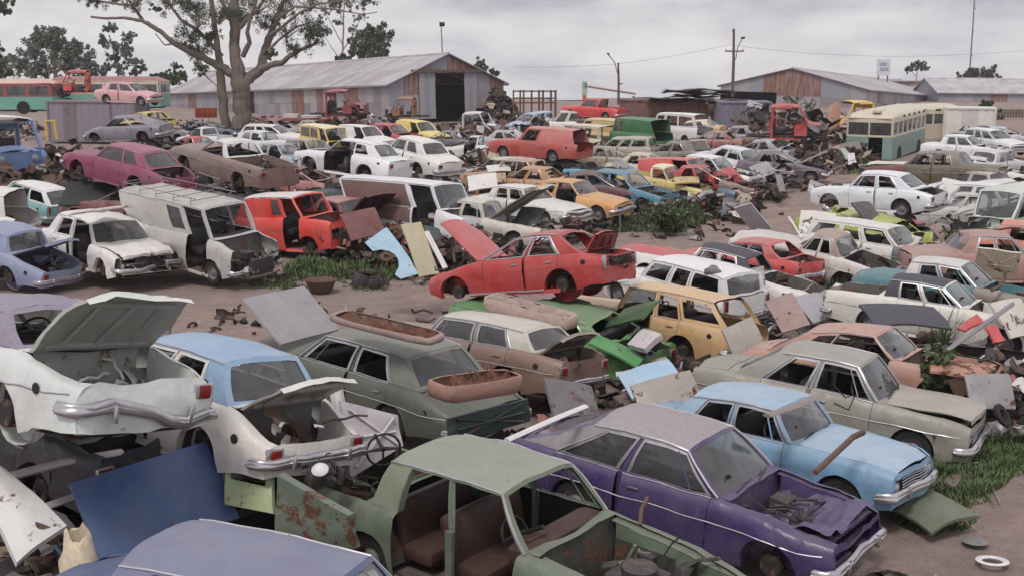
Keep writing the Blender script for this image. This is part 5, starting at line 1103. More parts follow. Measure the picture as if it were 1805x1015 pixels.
car('greenvan','delivery_van','bright green van with its rear door open','van',(50,118,68),miss='D',dust=.2,rust=.06,wheels='1111',windows=[])
car('whitevan','minibus','white minibus body with empty side windows and a red stripe below them','minibus',(220,214,216),miss='Ds',dust=.15,rust=.06,wheels='0000')
car('tanhood','sedan','tan sedan with its bonnet toward the white minibus','car',(196,164,106),roof=(214,204,184),dust=.25,rust=.08,lod=1,wheels='1111')
car('paleblue','station_wagon','pale blue wagon facing the track near the steel racks','station wagon',(150,172,200),miss='13s',dust=.2,rust=.05,wheels='1111')
car('redpickup','pickup_truck','red pickup truck raised on scrap under the utility lines','pickup truck',(204,52,48),dust=.15,rust=.08,lod=1,wheels='1111')
car('whitecamper','camper_van','small white camper van behind the cream van','van',(216,208,200),dust=.2,rust=.05,lod=1,wheels='0000')
car('fyellow','delivery_van','yellow van with a white roof third from the big tree','van',(222,184,72),roof=(232,214,160),miss='2f',dust=.15,rust=.06,lod=1,wheels='1111')
car('fwhite','panel_van','white panel van between the yellow van and the crimson sedan','van',(220,218,216),miss='2',dust=.15,rust=.05,lod=1,wheels='1111')
car('fred','sedan','crimson sedan facing out between white and yellow vans','car',(190,50,58),miss='2H',dust=.2,rust=.1,lod=1,wheels='1111')
car('fyellow2','panel_van','yellow panel van nearest the shed doorway','van',(222,196,84),miss='2',dust=.15,rust=.06,lod=1,wheels='1111')
car('fwhite5','station_wagon','white wagon right beside the big tree trunk','station wagon',(216,214,216),miss='s',dust=.2,rust=.05,lod=1,wheels='1111')
car('fwhite6','sedan','white sedan with dark grille behind the teal bonnet car','car',(208,208,214),miss='gs',dust=.2,rust=.06,lod=1,wheels='1111')
car('fteal','sedan','grey sedan with a teal bonnet right of the brown utility','car',(170,172,178),hoodc=(70,140,160),miss='2s',dust=.25,rust=.1,lod=1,wheels='1111')
car('fgrey','station_wagon','mid grey wagon left of the white fastback','station wagon',(156,150,156),miss='2s',dust=.25,rust=.1,lod=1,wheels='0101')
car('fwhite9','utility','white utility cab at the foot of the big tree','utility truck',(208,214,218),miss='s1',dust=.2,rust=.08,lod=1,wheels='1111')
car('greyfast','coupe','primer grey fastback coupe standing in front of the grey container','car',(126,122,134),miss='s',dust=.3,rust=.12,wheels='0000')
car('yellowrear','sedan','yellow sedan seen from behind next to the grey fastback','car',(190,166,66),miss='rsB',dust=.2,rust=.12,wheels='0000')
car('pinktop','sedan','faded pink sedan with red tail on top of the grey container','car',(206,150,156),dust=.2,rust=.1,lod=1,wheels='1111')
car('whitecorner','panel_van','white panel van at the left edge with a swung out rear door','van',(218,212,208),miss='Ds',dust=.25,rust=.08,wheels='0000')
car('whiteteal','station_wagon','white over teal wagon left of the propped dark green lid','station wagon',(216,214,214),low=(96,156,160),miss='s',dust=.25,rust=.08,wheels='0000')
car('black1','sedan','white sedan with a black vinyl roof, right of the teal tub','car',(210,206,196),roof=M_VINK,miss='HgsB',dust=.3,rust=.12,wheels='1111',chrome=True)
car('teal2','sedan','teal sedan with a white and black roof behind the vinyl roofed white sedan','car',(60,118,130),roof=(196,192,188),miss='sH',dust=.3,rust=.12,wheels='1111',chrome=True)
car('orange4','sedan','coral orange sedan cut off by the right edge','car',(206,116,92),miss='s',dust=.25,rust=.15,wheels='1111')
car('pinkbrown','sedan','dusty pink brown sedan by the right edge with white window frames','car',(164,122,112),miss='s',dust=.35,rust=.15,wheels='1111',chrome=True)
car('whitewagon5','station_wagon','long white wagon with scrap on its roof below the stacked white sedan','station wagon',(208,204,200),miss='sH',dust=.3,rust=.08,wheels='1111')
car('olive','sedan','olive brown sedan with a cream bonnet stacked behind the white sedan','car',(98,88,66),roof=(120,110,96),hoodc=(206,200,184),hood=4,miss='sg',dust=.35,rust=.15,wheels='0000',glassw='x')
car('white9','sedan','white sedan beside the cream and teal bus','car',(220,222,226),dust=.12,rust=.05,lod=1,wheels='1111',miss='H')
car('white10','station_wagon','white wagon behind the white sedan near the truck box','station wagon',(212,214,218),dust=.15,rust=.05,lod=1,wheels='1111')
car('grey11','sedan','pale grey sedan seen from behind at the right edge','car',(190,186,190),dust=.25,rust=.05,lod=1,wheels='1111')
car('white12','sedan','white sedan with its windscreen toward the camera under the beige car','car',(214,212,210),miss='Hg',dust=.2,rust=.1,lod=1,wheels='0000')
car('beige12','sedan','beige sedan behind the tail of the olive brown sedan','car',(190,176,160),dust=.3,rust=.1,lod=1,wheels='1111')
car('whitetail','sedan','off white car with a bare open boot right of the stacked white sedan','car',(206,200,198),miss='Bsr',dust=.3,rust=.15,wheels='0000',dmg=2)
car('vinylwhite','sedan','white sedan with charcoal vinyl roof, red interior and no boot lid','car',(204,200,200),roof=M_VINK,miss='sBr',dust=.3,rust=.12,seat='b',wheels='0000',hoodc=(190,50,50),dmg=1.4,chrome=True)
car('redcoupe','coupe','small red coupe with a torn dull roof behind the charcoal vinyl roof','car',(196,48,44),roof=(190,86,82),miss='Bsr',dust=.3,rust=.22,wheels='0000',dmg=2)
car('brownroof','sedan','pale sedan with a dusty brown roof and weeds growing out of its open boot','car',(196,188,182),roof=(160,134,122),miss='Bs',dust=.35,rust=.12,wheels='0000',dmg=1.4)
car('white18','station_wagon','clean white wagon roof behind the mustard wagon','station wagon',(220,218,218),miss='s',dust=.15,rust=.04,wheels='1111')
car('greencrush','sedan','crushed grass green car underneath the red sedan','car',(84,136,72),roof=(112,144,102),miss='B1sfrd',dust=.28,rust=.15,wheels='0000',dmg=5)
car('limecrush','sedan','flattened lime green car underneath the stacked white sedan','car',(160,172,58),miss='Bsfr',dust=.25,rust=.1,wheels='0000',dmg=5)
# ---------------------------------------------------------------- brown primer flanks of the long van
# ---------------------------------------------------------------- buses, boxes, cabs
PALEC = paint((204, 194, 168), .4, .26); TEALC = paint((118, 150, 142), .4, .26); MAROONC = paint((140, 64, 66), .3, .12)
def bus(name, label, cat, pos, yaw, L, Wd, H, low, mid, top_, band=.52, rooflist=True, slant=False, front_hole=False, nwin=7, group=None, skirt=.35):
    r = empty(name, label, cat, pos, (0, 0, yaw), group); z0, zw0, zw1, zr = skirt, H*band, H*.78, H*.86; hw = Wd/2; x0, x1 = -L/2, L/2
    def ring(z, ins=0): return z
    b = MB()                                                # lower panels round the body
    for sg in (1, -1):
        b.grid(lambda u, v: Vector((lerp(x0 + .15, x1 - .25, u), sg*hw, lerp(z0, zw0, v))), 12, 2, 0)
        for xw in (x0 + L*.2, x1 - L*.22):
            b.lathe([(.001, sg*.02), (.48, sg*.02), (.52, sg*.03), (.50, 0)], 16, 1, Matrix.Translation((xw, sg*hw, .5)))
    def endf(sg, v, z): # curved end
        return Vector((sg*(L/2) + sg*(.12*(1 - (2*v - 1)**2)) - sg*.12, lerp(-hw, hw, v), z))
    for sg in (1, -1):
        sk = (lambda i, j: front_hole and sg == 1 and 5 <= i <= 7) if front_hole else None
        b.grid(lambda u, v: endf(sg, u, lerp(z0, zw0, v)), 10, 2, 0, sk)
        for e in (0, 1):
            b.rows([[endf(sg, e, z0), endf(sg, e, zw0)], [Vector((sg*(L/2 - .25), (-hw if e == 0 else hw), z0)), Vector((sg*(L/2 - .25), (-hw if e == 0 else hw), zw0))]], 0)
    b.obj('lower_body', [low, M_DARK], r, 50)
    b = MB(); step = (L - .6)/nwin
    for sg in (1, -1):
        b.box((0, sg*(hw - .02), zw0 + .04), (L - .4, .06, .12)); b.box((0, sg*(hw - .02), (zw1 + zr)/2 + .03), (L - .4, .06, zr - zw1 + .06))
        for i in range(nwin + 1):
            x = x0 + .3 + i*step; M_ = Matrix.Rotation(R(18 if slant and i % 2 else 0), 3, 'Y'); b.box((x, sg*(hw - .02), (zw0 + zw1)/2), (.14 if not slant else .34, .055, zw1 - zw0), 0, M_)
    for sg in (1, -1):
        for v in (0.02, .5, .98): b.tube([endf(sg, v, zw0), endf(sg, v, zr)], .05, 0, 4)
        b.rows([[endf(sg, i/8, zw0 - .02) for i in range(9)], [endf(sg, i/8, zw0 + .1) for i in range(9)]]); b.rows([[endf(sg, i/8, zw1) for i in range(9)], [endf(sg, i/8, zr + .02) for i in range(9)]])
    b.obj('window_band', mid, r, 50)
    for sg in (1, -1):
        for i in range(nwin):
            x = x0 + .3 + (i + .5)*step; g = MB(); g.box((x, sg*(hw - .04), (zw0 + zw1)/2 + .03), (step - .14, .015, zw1 - zw0 - .1)); g.obj('window', M_GLASS2, r, 0)
    for sg in (1, -1):
        for v0 in (.03, .51):
            g = MB(); g.grid(lambda u, v: endf(sg, lerp(v0, v0 + .46, u), lerp(zw0 + .1, zw1, v)) - Vector((sg*.04, 0, 0)), 4, 1); g.obj('windscreen' if sg > 0 else 'rear_window', M_GLASS2, r, 60)
    b = MB(); rows = []
    for i in range(13):                                     # domed roof
        t = i/12; x = lerp(x0 - .02, x1 + .02, t); e = 1 - max(0, abs(2*t - 1) - .82)/.18; row = []
        for k in range(13):
            a = math.pi*k/12; row.append((x, -(hw + .02)*math.cos(a)*(.9 + .1*e), zr + (H - zr)*(math.sin(a)**.7)*(e**.5 if e > 0 else 0)))
        rows.append(row)
    b.rows(rows); b.obj('roof', top_, r, 50)
    if rooflist:
        for x in (x1 - .5, x1 - 1.3): v_ = MB(); v_.rbox((x, .3, H - .05), (.5, .5, .2), .05); v_.obj('roof_vent', top_, r)
        for i in range(5): v_ = MB(); v_.box((x0 + 1 + i*step*1.1, hw - .02, zr + .03), (.5, .09, .12)); v_.obj('air_slot', M_DARK, r)
    b = MB(); b.box((0, 0, z0), (L - .3, Wd - .1, .1)); b.box((0, 0, .35), (L - .6, Wd*.5, .3)); b.obj('chassis', M_UNDER, r)
    for x in (x0 + L*.2, x1 - L*.22):
        for sg in (1, -1): put('wheel', ME['tyre'], r, (x, sg*(hw - .22), .45), (0, 0, 0), (1.5, 1.5, 1.5))
    for i in range(6):
        b = MB(); b.rbox((x0 + 1 + i*(L - 2)/6, 0, zw0 - .1), (.2, hw*1.7, .7), .05); b.obj('seat_back', M_SEATB, r)
    return r
bus('bus', 'old cream over pale green bus with its radiator opening gaping, beside the scrap heap', 'bus', (22.6, 75.5, -.6), R(241), 9.5, 2.6, 3.1, TEALC, PALEC, PALEC, front_hole=True)
bus('bus', 'second cream roofed bus body mostly hidden behind the cream and green one', 'bus', (29.6, 91, -1.15), R(205), 5.5, 2.5, 3.1, PALEC, PALEC, PALEC, nwin=4)
bus('bus', 'teal and maroon bus with slanted cream pillars at the far left', 'bus', (-41.9, 101, .7), R(3), 11.0, 2.5, 2.75, paint((92, 166, 150), .25, .1), MAROONC, paint((204, 160, 152), .25, .08), band=.5, slant=True, nwin=6, rooflist=False)
bus('bus', 'teal bus with a dull maroon roof behind the grey container', 'bus', (-33.2, 104, .8), R(-3), 9.6, 2.5, 2.75, paint((96, 164, 148), .25, .1), paint((196, 186, 160), .25, .1), paint((150, 84, 80), .3, .12), band=.5, nwin=6, rooflist=False)
def container(label, pos, yaw, L, Wd, H, mat, mat2, cat='container', name='shipping_container', ribs=True):
    r = empty(name, label, cat, pos, (0, 0, yaw)); n = int(L/.9)
    for sg in (1, -1):
        for i in range(n):
            b = MB(); xa, xb = -L/2 + L*i/n, -L/2 + L*(i + 1)/n; y = sg*Wd/2; rows = [[], []]
            for q in range(9):
                t = q/8; o = .015 if (q % 4 in (1, 2)) else -.015
                for k in (0, 1): rows[k].append((lerp(xa, xb, t), y + sg*o, (.12, H - .1)[k]))
            b.rows(rows); b.obj('wall_panel', mat if (i*7 + 3) % 5 else mat2, r, 0)
    for sg in (1, -1):
        for k in range(2):
            b = MB(); b.box((sg*L/2, lerp(-Wd/4, Wd/4, k), H/2), (.06, Wd/2 - .05, H - .25)); b.obj('end_door', mat2 if sg > 0 else mat, r)
    b = MB()
    for x in (-L/2, L/2):
        for y in (-Wd/2, Wd/2): b.box((x, y, H/2), (.14, .14, H))
        for z in (.06, H - .06): b.box((x, 0, z), (.12, Wd, .12))
    for y in (-Wd/2, Wd/2):
        for z in (.06, H - .06): b.box((0, y, z), (L, .12, .12))
    if ribs:
        for x in (L*.22,): b.box((x, -Wd/2 - .03, H/2), (.1, .06, H))
    b.obj('frame', mat2, r)
    b = MB(); b.box((0, 0, H - .03), (L - .1, Wd - .1, .05)); b.obj('roof', mat, r)
    return r
M_CONT = rusty('container_grey', (134, 128, 138), .18, 1.6, .7, 2); M_CONT2 = rusty('container_grey_dark', (116, 110, 118), .35, 2, .7, 3)
M_CONR = rusty('container_rust', (120, 92, 86), .55, 1.6, .85, 4); M_CONB = rusty('container_blue_grey', (118, 116, 134), .3, 2.4, .75, 5)
container('grey steel container on the left with a pink car standing on it', (-28.3, 86.2, -.35), R(-6), 6.1, 2.4, 2.75, M_CONT, M_CONT2)
container('blue grey steel container right of the white minibus', (16.6, 90.6, -.6), R(-2), 3.7, 2.4, 2.75, M_CONB, M_CONT2, ribs=False)
container('long rusty brown container behind the row of vans', (11.7, 95, -.6), R(-4), 7.0, 2.4, 2.7, M_CONR, M_CONR)
container('white truck body box beside the cream bus', (32.0, 88, -.75), R(-18), 3.3, 2.3, 2.6, paint((214, 208, 200), .2, .1), paint((196, 190, 186), .2, .15), 'truck box', 'truck_box', False)
def cab(label, pos, yaw, col, cat='truck cab', sc=1.0, name='truck_cab', roof=None):
    P_ = paint(col, .2, .14); PR_ = paint(roof, .2, .1) if roof else P_; r = empty(name, label, cat, pos, (0, 0, yaw)); r.scale = (sc, sc, sc)
    b = MB(); b.grid(lambda u, v: Vector((lerp(-.65, .55, u), lerp(-.85, .85, v), 1.72 + .1*(1 - (2*v - 1)**2) + .04*math.sin(math.pi*u))), 6, 8); b.grid(lambda u, v: Vector((lerp(-.65, .55, u), lerp(.85, -.85, v), 1.66)), 2, 2); b.obj('roof', PR_, r)
    b = MB()
    for sg in (1, -1):
        b.tube([(.95, sg*.84, .95), (.55, sg*.8, 1.7)], .045, 0, 5); b.tube([(-.65, sg*.84, .3), (-.65, sg*.82, 1.7)], .07, 0, 5); b.tube([(.2, sg*.84, 1.68), (-.6, sg*.84, 1.68)], .05, 0, 4)
        b.rows([[(.35 + .55*i/8, sg*.86, .95) for i in range(9)], [(.35 + .55*i/8, sg*.9, .45 + .0*i) for i in range(9)]])
        b.grid(lambda u, v: Vector((.9 + .45*math.cos(math.pi*u), sg*lerp(.9, .6, v), .5 + .42*math.sin(math.pi*u))), 10, 2)
    b.grid(lambda u, v: Vector((-.66, lerp(-.85, .85, u), lerp(.3, .95, v))), 4, 2); b.box((-.66, 0, 1.55), (.06, 1.6, .25)); b.box((-.66, 0, 1.2), (.05, .1, .6))
    b.grid(lambda u, v: Vector((lerp(.9, 1.5, v) + .05*math.sin(math.pi*u), lerp(-.62, .62, u), lerp(1.0, .92, v) + .08*math.sin(math.pi*u))), 6, 4); b.grid(lambda u, v: Vector((1.52, lerp(-.62, .62, u), lerp(.45, .94, v))), 4, 2)
    b.box((.1, 0, .3), (1.5, 1.6, .08)); b.obj('body', P_, r, 45)
    b = MB(); b.rbox((-.35, 0, .65), (.5, 1.4, .2), .06); b.rbox((-.55, 0, .95), (.14, 1.4, .5), .05); b.obj('bench_seat', M_SEATK, r)
    put('steering_wheel', ME['steer'], r, (.35, -.4, 1.05), (0, R(40), math.pi)); b = MB(); b.tube([(1.6, -.7, .4), (-1.8, -.5, .4)], .06); b.tube([(1.6, .7, .4), (-1.8, .5, .4)], .06); b.obj('chassis', M_UNDER, r)
    for x in (1.0,):
        for sg in (1, -1): put('wheel', ME['tyre'], r, (x, sg*.78, .32), (0, 0, 0), (1.15, 1.3, 1.15))
    b = MB(); b.lathe([(.001, .03), (.09, .02), (.1, -.02)], 14, 0, Matrix.Translation((1.54, .45, .75)) @ Matrix.Rotation(R(-90), 4, 'Z')); b.obj('headlight', M_LAMP, r); b = MB(); b.lathe([(.001, .03), (.09, .02), (.1, -.02)], 14, 0, Matrix.Translation((1.54, -.45, .75)) @ Matrix.Rotation(R(-90), 4, 'Z')); b.obj('headlight', M_LAMP, r)
    return r
def at(px, py, d, z=None):
    p = W(px, py, d)
    if z is not None: p.z = z
    return p
cab('bright red stripped truck cab over green weeds beside the scrap heap', at(1385, 255, 72), R(-12), (176, 44, 44), sc=1.25)
cab('red truck cab parked against the long shed wall', at(602, 213, 101), R(-10), (150, 48, 58), sc=1.35)
cab('orange red truck cab without doors on top of the grey container', at(140, 171, 88), R(190), (190, 62, 36), sc=1.0)
cab('blue truck cab with white roof and a wrecked front at the left edge', at(0, 322, 52), R(-48), (78, 108, 158), sc=1.5, roof=(214, 214, 218))
cab('orange four wheel drive body in front of the shed', at(716, 214, 97), R(175), (150, 92, 56), 'off road car', 1.0, 'off_road_body')
cab('yellow truck cab behind the scrap heap beside the bus', at(1502, 238, 88), R(200), (216, 172, 56), sc=1.3)
cab('white van cab with a bare windscreen frame near the shed doorway', at(840, 245, 86), R(-20), (200, 198, 200), sc=1.0)
# long van flanks, hulks under the stacks
b = MB(); st, ps, gg = POSES['bigvan']; S_ = Shape(gg, st)
for sg in (1, -1): b.grid(lambda u, v: S_.P(lerp(.28, .97, u), lerp(-.0, .93, v), sg, -.022), 12, 5); b.grid(lambda u, v: Vector(S_.side(lerp(lerp(S_.xc, S_.xrb, .27), -S_.L/2 + .15, u), lerp(.72, S_.belt(-.6) - .005, v), sg)) + Vector((0, sg*.02, 0)), 8, 3)
bv = [o for o in bpy.data.objects if o.get('label', '').startswith('long white high roofed')][0]; b.obj('primer_side_panel', paint((112, 84, 80), .3, .05), bv, 40)
def hulk(key, color, label, dz=1.15, dyaw=.25, dx=0, dy=0, H=None, miss='sfrHBgud'):
    st, ps, gg = POSES[key]; g2 = dict(POSES['red'][2]); top = ps[2]; g2['H'] = max(.9, min(1.36, top + .12)) if H is None else H; g2['L'] = 4.2
    if g2['H'] < 1.3: g2.update(hb=.78, zh=.68, zd=.74)
    car('hulk_' + key, 'sedan', label, 'car', color, miss=miss, dust=.4, rust=.45, wheels='0000', dmg=4, lod=1, pose=[ps[0] + dx, ps[1] + dy, max(0, top - dz) if H is None else top - H + .1, ps[3] + dyaw, -.03, .04], g=g2, style='sedan')
hulk('magenta', (120, 60, 56), 'rusted hulk supporting the magenta coupe', dz=1.3)
hulk('brownute', (96, 104, 110), 'dark crushed hulk supporting the brown utility', dz=1.3)
hulk('whitehatch', (80, 96, 100), 'dark teal crushed hulk supporting the white fastback', dz=1.3, dy=.5)
hulk('whiteround', (120, 116, 112), 'grey crushed hulk supporting the round white sedan', dz=1.25)
hulk('greyfast', (90, 74, 66), 'brown crushed hulk supporting the grey fastback coupe')
hulk('yellowrear', (92, 88, 60), 'crushed hulk supporting the yellow sedan')
hulk('olive', (110, 108, 100), 'crushed pale hulk supporting the olive brown sedan', H=.95)
hulk('redpanelvan', (88, 76, 74), 'flattened hulk supporting the brick red panel van', H=.85)
hulk('whiteboot', (58, 62, 72), 'dark crushed hulk directly below the gaping white boot', dz=1.25, dx=-.5, dy=1.6, dyaw=.1)
hulk('creamboot', (64, 70, 66), 'dark crushed hulk under the cream sedan with open boot', dz=1.3, dyaw=-.1, dy=.2)
hulk('pinkcoupe', (70, 72, 74), 'dark crushed hulk under the cut off charcoal roof', H=1.0, dx=1.2, dy=2.9)
hulk('redpickup', (84, 66, 60), 'crushed hulk under the raised red pickup', H=.85)
def fill(key, px, pyg, yaw, style, name, label, cat, color, **k):
    p = G(px, pyg, 0); g2 = dict(POSES[{'sedan': 'red', 'ute': 'yellowute', 'boxvan': 'greenvan', 'wagon': 'bluewagon', 'coupe': 'redcoupe', 'pvan': 'fwhite'}[style]][2]); z = k.pop('z', tz(p.y))
    car(key, name, label, cat, color, pose=[p.x, p.y, z, R(yaw), k.pop('pt', .01), k.pop('rl', .0)], g=g2, style=style, **k)
fill('f1', 332, 276, 152, 'sedan', 'sedan', 'red sedan half hidden between the yellow sedan and the brown utility', 'car', (196, 50, 48), miss='sH', wheels='0000', lod=1)
fill('f2', 925, 352, 155, 'sedan', 'sedan', 'ochre sedan shell without bonnet left of the blue wagon shell', 'car', (190, 140, 84), miss='sfrHBg', wheels='0000', dmg=2.5, rust=.4)
fill('f3', 1062, 366, -24, 'sedan', 'sedan', 'dark maroon sedan with torn nose between the orange and turquoise sedans', 'car', (92, 44, 52), miss='sHgn', wheels='1111', dmg=3, rust=.35)
fill('f4', 1248, 352, -26, 'sedan', 'sedan', 'stripped red sedan with yellow scrap behind the yellow utility', 'car', (186, 52, 48), miss='sHgf2', wheels='0011', dmg=3, rust=.3, doorc={'2': (204, 176, 84)})
fill('f5', 1380, 316, -22, 'sedan', 'sedan', 'dusky purple sedan with its brown bonnet propped open near the track', 'car', (96, 78, 96), hood=40, hoodc=(128, 104, 88), miss='sg', wheels='1111', dmg=2, rust=.25)
fill('f6', 1800, 432, 222, 'boxvan', 'delivery_van', 'white and pale green van front at the right edge above the coral sedan', 'van', (196, 208, 200), low=(120, 160, 146), miss='s', wheels='1111')
fill('f7', 150, 322, 168, 'sedan', 'sedan', 'dull red car shell in the wreckage behind the magenta coupe', 'car', (140, 70, 62), miss='sfrHBg13', wheels='0000', dmg=3, rust=.5)
fill('f8', 95, 338, 20, 'sedan', 'sedan', 'grimy white car shell in the wreckage under the blue truck cab', 'car', (190, 186, 182), miss='sfrHBg', wheels='0000', dmg=3, rust=.4)
fill('f9', 840, 276, 165, 'ute', 'utility', 'stripped white utility with bare chassis left of the brick red van', 'utility truck', (206, 204, 206), miss='sfrHg1', wheels='0011', dmg=2, rust=.3)
fill('f10', 780, 262, 158, 'sedan', 'sedan', 'dark grey sedan shell behind the round white sedan', 'car', (96, 96, 104), miss='sfrHB', wheels='0000', dmg=2.5, rust=.4)
fill('f11', 905, 262, -18, 'sedan', 'sedan', 'pale grey sedan shell near the rack, left of the pale blue wagon', 'car', (170, 168, 172), miss='sfH', wheels='0000', dmg=2, rust=.3, lod=1)
fill('f12', 1150, 320, -24, 'sedan', 'sedan', 'beige sedan shell behind the turquoise sedan', 'car', (196, 184, 160), miss='sHg', wheels='0000', dmg=2.5, rust=.3, lod=1)
fill('f13', 1290, 250, 160, 'sedan', 'sedan', 'grey sedan shell in front of the blue grey container', 'car', (140, 134, 138), miss='sfrHB', wheels='0000', dmg=3, rust=.4, lod=1)
fill('f14', 1560, 392, 160, 'sedan', 'sedan', 'second crushed lime car under the boot of the stacked white sedan', 'car', (150, 162, 66), miss='sfrHB', wheels='0000', dmg=5, rust=.25)
fill('f15', 1680, 408, 150, 'sedan', 'sedan', 'pale sedan with raised white boot right of the stacked white sedan', 'car', (200, 196, 192), boot=50, miss='srf', wheels='0000', dmg=2, rust=.25)
fill('f16', 1740, 330, -30, 'sedan', 'sedan', 'off white sedan in the right hand row below the pale grey sedan', 'car', (206, 202, 196), miss='sH', wheels='1111', rust=.2, lod=1)
fill('f17', 540, 355, -20, 'sedan', 'sedan', 'dull pink sedan shell behind the scarlet van', 'car', (160, 96, 92), miss='sfrHB', wheels='0000', dmg=3, rust=.35)
fill('f19', 1790, 700, -20, 'sedan', 'sedan', 'black stripped engine bay of a wreck at the right edge', 'car', (52, 48, 52), miss='sfrHBgudR', wheels='0000', dmg=3, rust=.5, z=-.2)
fill('f20', 1235, 520, 150, 'sedan', 'sedan', 'grey stripped shell between the mustard and white wagons', 'car', (110, 106, 110), miss='sfrHBgudR', wheels='0000', dmg=3, rust=.5, z=-.3)
FARF = [(300, 240, 160, (128, 132, 140), 'grey sedan between the grey container and the big tree'), (250, 262, 150, (104, 72, 66), 'dull brown sedan below the grey fastback coupe'), (375, 238, -20, (84, 96, 116), 'dark blue sedan beside the rusty drums'),
 (470, 234, 160, (120, 110, 108), 'dusty grey sedan right of the big tree, before the flatbed'), (560, 236, -20, (150, 146, 140), 'pale grey sedan behind the yellow and white vans'), (640, 232, 165, (110, 60, 54), 'brown red sedan under the red truck cab'),
 (1085, 304, -22, (150, 140, 120), 'khaki sedan between the bright blue wagon and the coral van'), (1180, 290, 158, (128, 118, 112), 'brown grey sedan in front of the green van'), (1000, 290, 156, (86, 84, 92), 'charcoal sedan below the brick red panel van'), (1090, 278, 158, (170, 160, 150), 'dusty cream sedan below the cream van'),
 (1330, 285, 155, (150, 150, 156), 'pale sedan before the blue grey container, left of the red cab'), (1250, 262, 160, (160, 96, 84), 'faded red sedan below the white minibus'), (1775, 252, -30, (176, 178, 186), 'pale sedan behind the white wagon at the right edge'), (1730, 242, 20, (150, 148, 156), 'grey sedan in front of the white truck body box'),
 (1445, 250, 160, (150, 120, 96), 'tan sedan buried at the back of the scrap heap'), (640, 300, 150, (96, 110, 118), 'slate sedan below the white fastback'), (720, 330, 150, (140, 134, 128), 'dusty grey sedan behind the roof of the long white van'), (880, 330, 155, (190, 184, 176), 'off white sedan behind the propped white bonnet'), (430, 330, 150, (112, 96, 90), 'brown sedan wreck below the brown utility'), (30, 290, 20, (170, 168, 170), 'grey white car under the blue truck at the left edge')]
for i, (px, pyg, yaw, col, lab) in enumerate(FARF):
    rr_ = random.Random(i + 50); fill('far%d' % i, px, pyg, yaw + rr_.uniform(-8, 8), rr_.choice(['sedan', 'sedan', 'coupe', 'wagon']), 'wrecked_car', lab, 'car', col, miss=rr_.choice(['sfrHBg', 'sfH', 'srHg2', 'sfrH13', 'sHB']), wheels='0000', dmg=rr_.uniform(1.5, 3.2), rust=rr_.uniform(.2, .45), lod=1, hood=None, boot=rr_.choice([None, 40]), pt=rr_.uniform(-.06, .06), rl=rr_.uniform(-.05, .05))
# ---------------------------------------------------------------- loose panels
def quad(key, name, label, cat, col, crown=.05, th=.02, mat=None, dust=.3, rust=.2, group=None, hole=None, brace=False):
    q = [Vector(p) for p in (QUADS[key] if isinstance(key, str) else key)]; c = sum(q, Vector())/4; q = [p - c for p in q]
    nr = (q[1] - q[0]).cross(q[3] - q[0]).normalized()
    if nr.dot(Vector((0, -1, .6))) < 0: nr = -nr
    rr = random.Random(hash_s(label)); sd = Vector((rr.uniform(0, 50), rr.uniform(0, 50), 0))
    def f(u, v, o=0):
        p = q[0].lerp(q[1], u).lerp(q[3].lerp(q[2], u), v); k = (1 - (2*u - 1)**2)*.6 + (1 - (2*v - 1)**2)*.4
        return p + nr*(crown*k + noise.noise(Vector((u*2, v*2, 0)) + sd)*.03 + o)
    b = MB(); b.grid(f, 8, 8, 0, hole); b.grid(lambda u, v: f(1 - u, v, -th), 8, 8, 1, None if not hole else (lambda i, j: hole(7 - i, j)))
    for e in ((0, None), (1, None), (None, 0), (None, 1)):
        r0 = [f(*((e[0], i/8) if e[0] is not None else (i/8, e[1]))) for i in range(9)]; r1 = [p - nr*(th + .02) for p in r0]; b.rows([r0, r1], 0)
    if brace:
        for (a, c2) in (((.1, .1), (.9, .9)), ((.9, .1), (.1, .9)), ((.1, .5), (.9, .5))): b.tube([f(*a, .0) + nr*.02, f(*c2, .0) + nr*.02], .02, 0, 4)
    m = mat or paint(col, dust, rust, seed=hash_s(label) % 50); o = b.obj(name, [m, m], None, 50); o.location = c; o['label'] = label; o['category'] = cat
    if group: o['group'] = group
    return o
quad('navy', 'detached_bonnet', 'big flat navy blue bonnet standing behind the lavender roof at the bottom left', 'bonnet', (52, 84, 136), .03, rust=.03, dust=.12)
quad('grey', 'detached_bonnet', 'plain grey bonnet leaning against the nose of the dark green sedan', 'bonnet', (146, 142, 148), .03, rust=.05, dust=.3)
quad('tan', 'scrap_sheet', 'pale tan strip of panel leaning next to the light blue wing', 'car panel', (180, 168, 132), .01, rust=.06, dust=.2)
quad('strip', 'scrap_sheet', 'narrow white strip leaning right of the tan panel', 'car panel', (206, 200, 200), .01, rust=.05)
quad('dkgreen', 'scrap_sheet', 'dark green door skin behind the tan panel', 'car panel', (50, 74, 74), .02, rust=.1)
quad('pale8', 'detached_bonnet', 'pale grey panel leaning up beside the dirt track', 'bonnet', (190, 184, 192), .02, rust=.05)
quad('brown9', 'detached_bonnet', 'pinkish brown panel leaning behind the salmon coupe', 'bonnet', (150, 118, 112), .02, rust=.08)
quad('grey10', 'detached_bonnet', 'blue grey bonnet lying beside the pinkish brown panel', 'bonnet', (150, 148, 158), .02, rust=.06)
quad('white11', 'detached_door', 'white door shell standing next to the teal tub', 'car door', (214, 210, 198), .03, rust=.06)
quad('beigelid', 'detached_boot_lid', 'beige grey boot lid leaning on the tail of the mustard wagon', 'boot lid', (166, 158, 150), .06, rust=.05)
quad('blue13', 'detached_bonnet', 'clean sky blue bonnet lying behind the light blue sedan', 'bonnet', (144, 178, 206), .06, rust=.03, dust=.15)
quad('cream14', 'detached_bonnet', 'cream bonnet underside with rust stains, upright at the right edge', 'bonnet', (206, 196, 172), .02, rust=.2, brace=True)
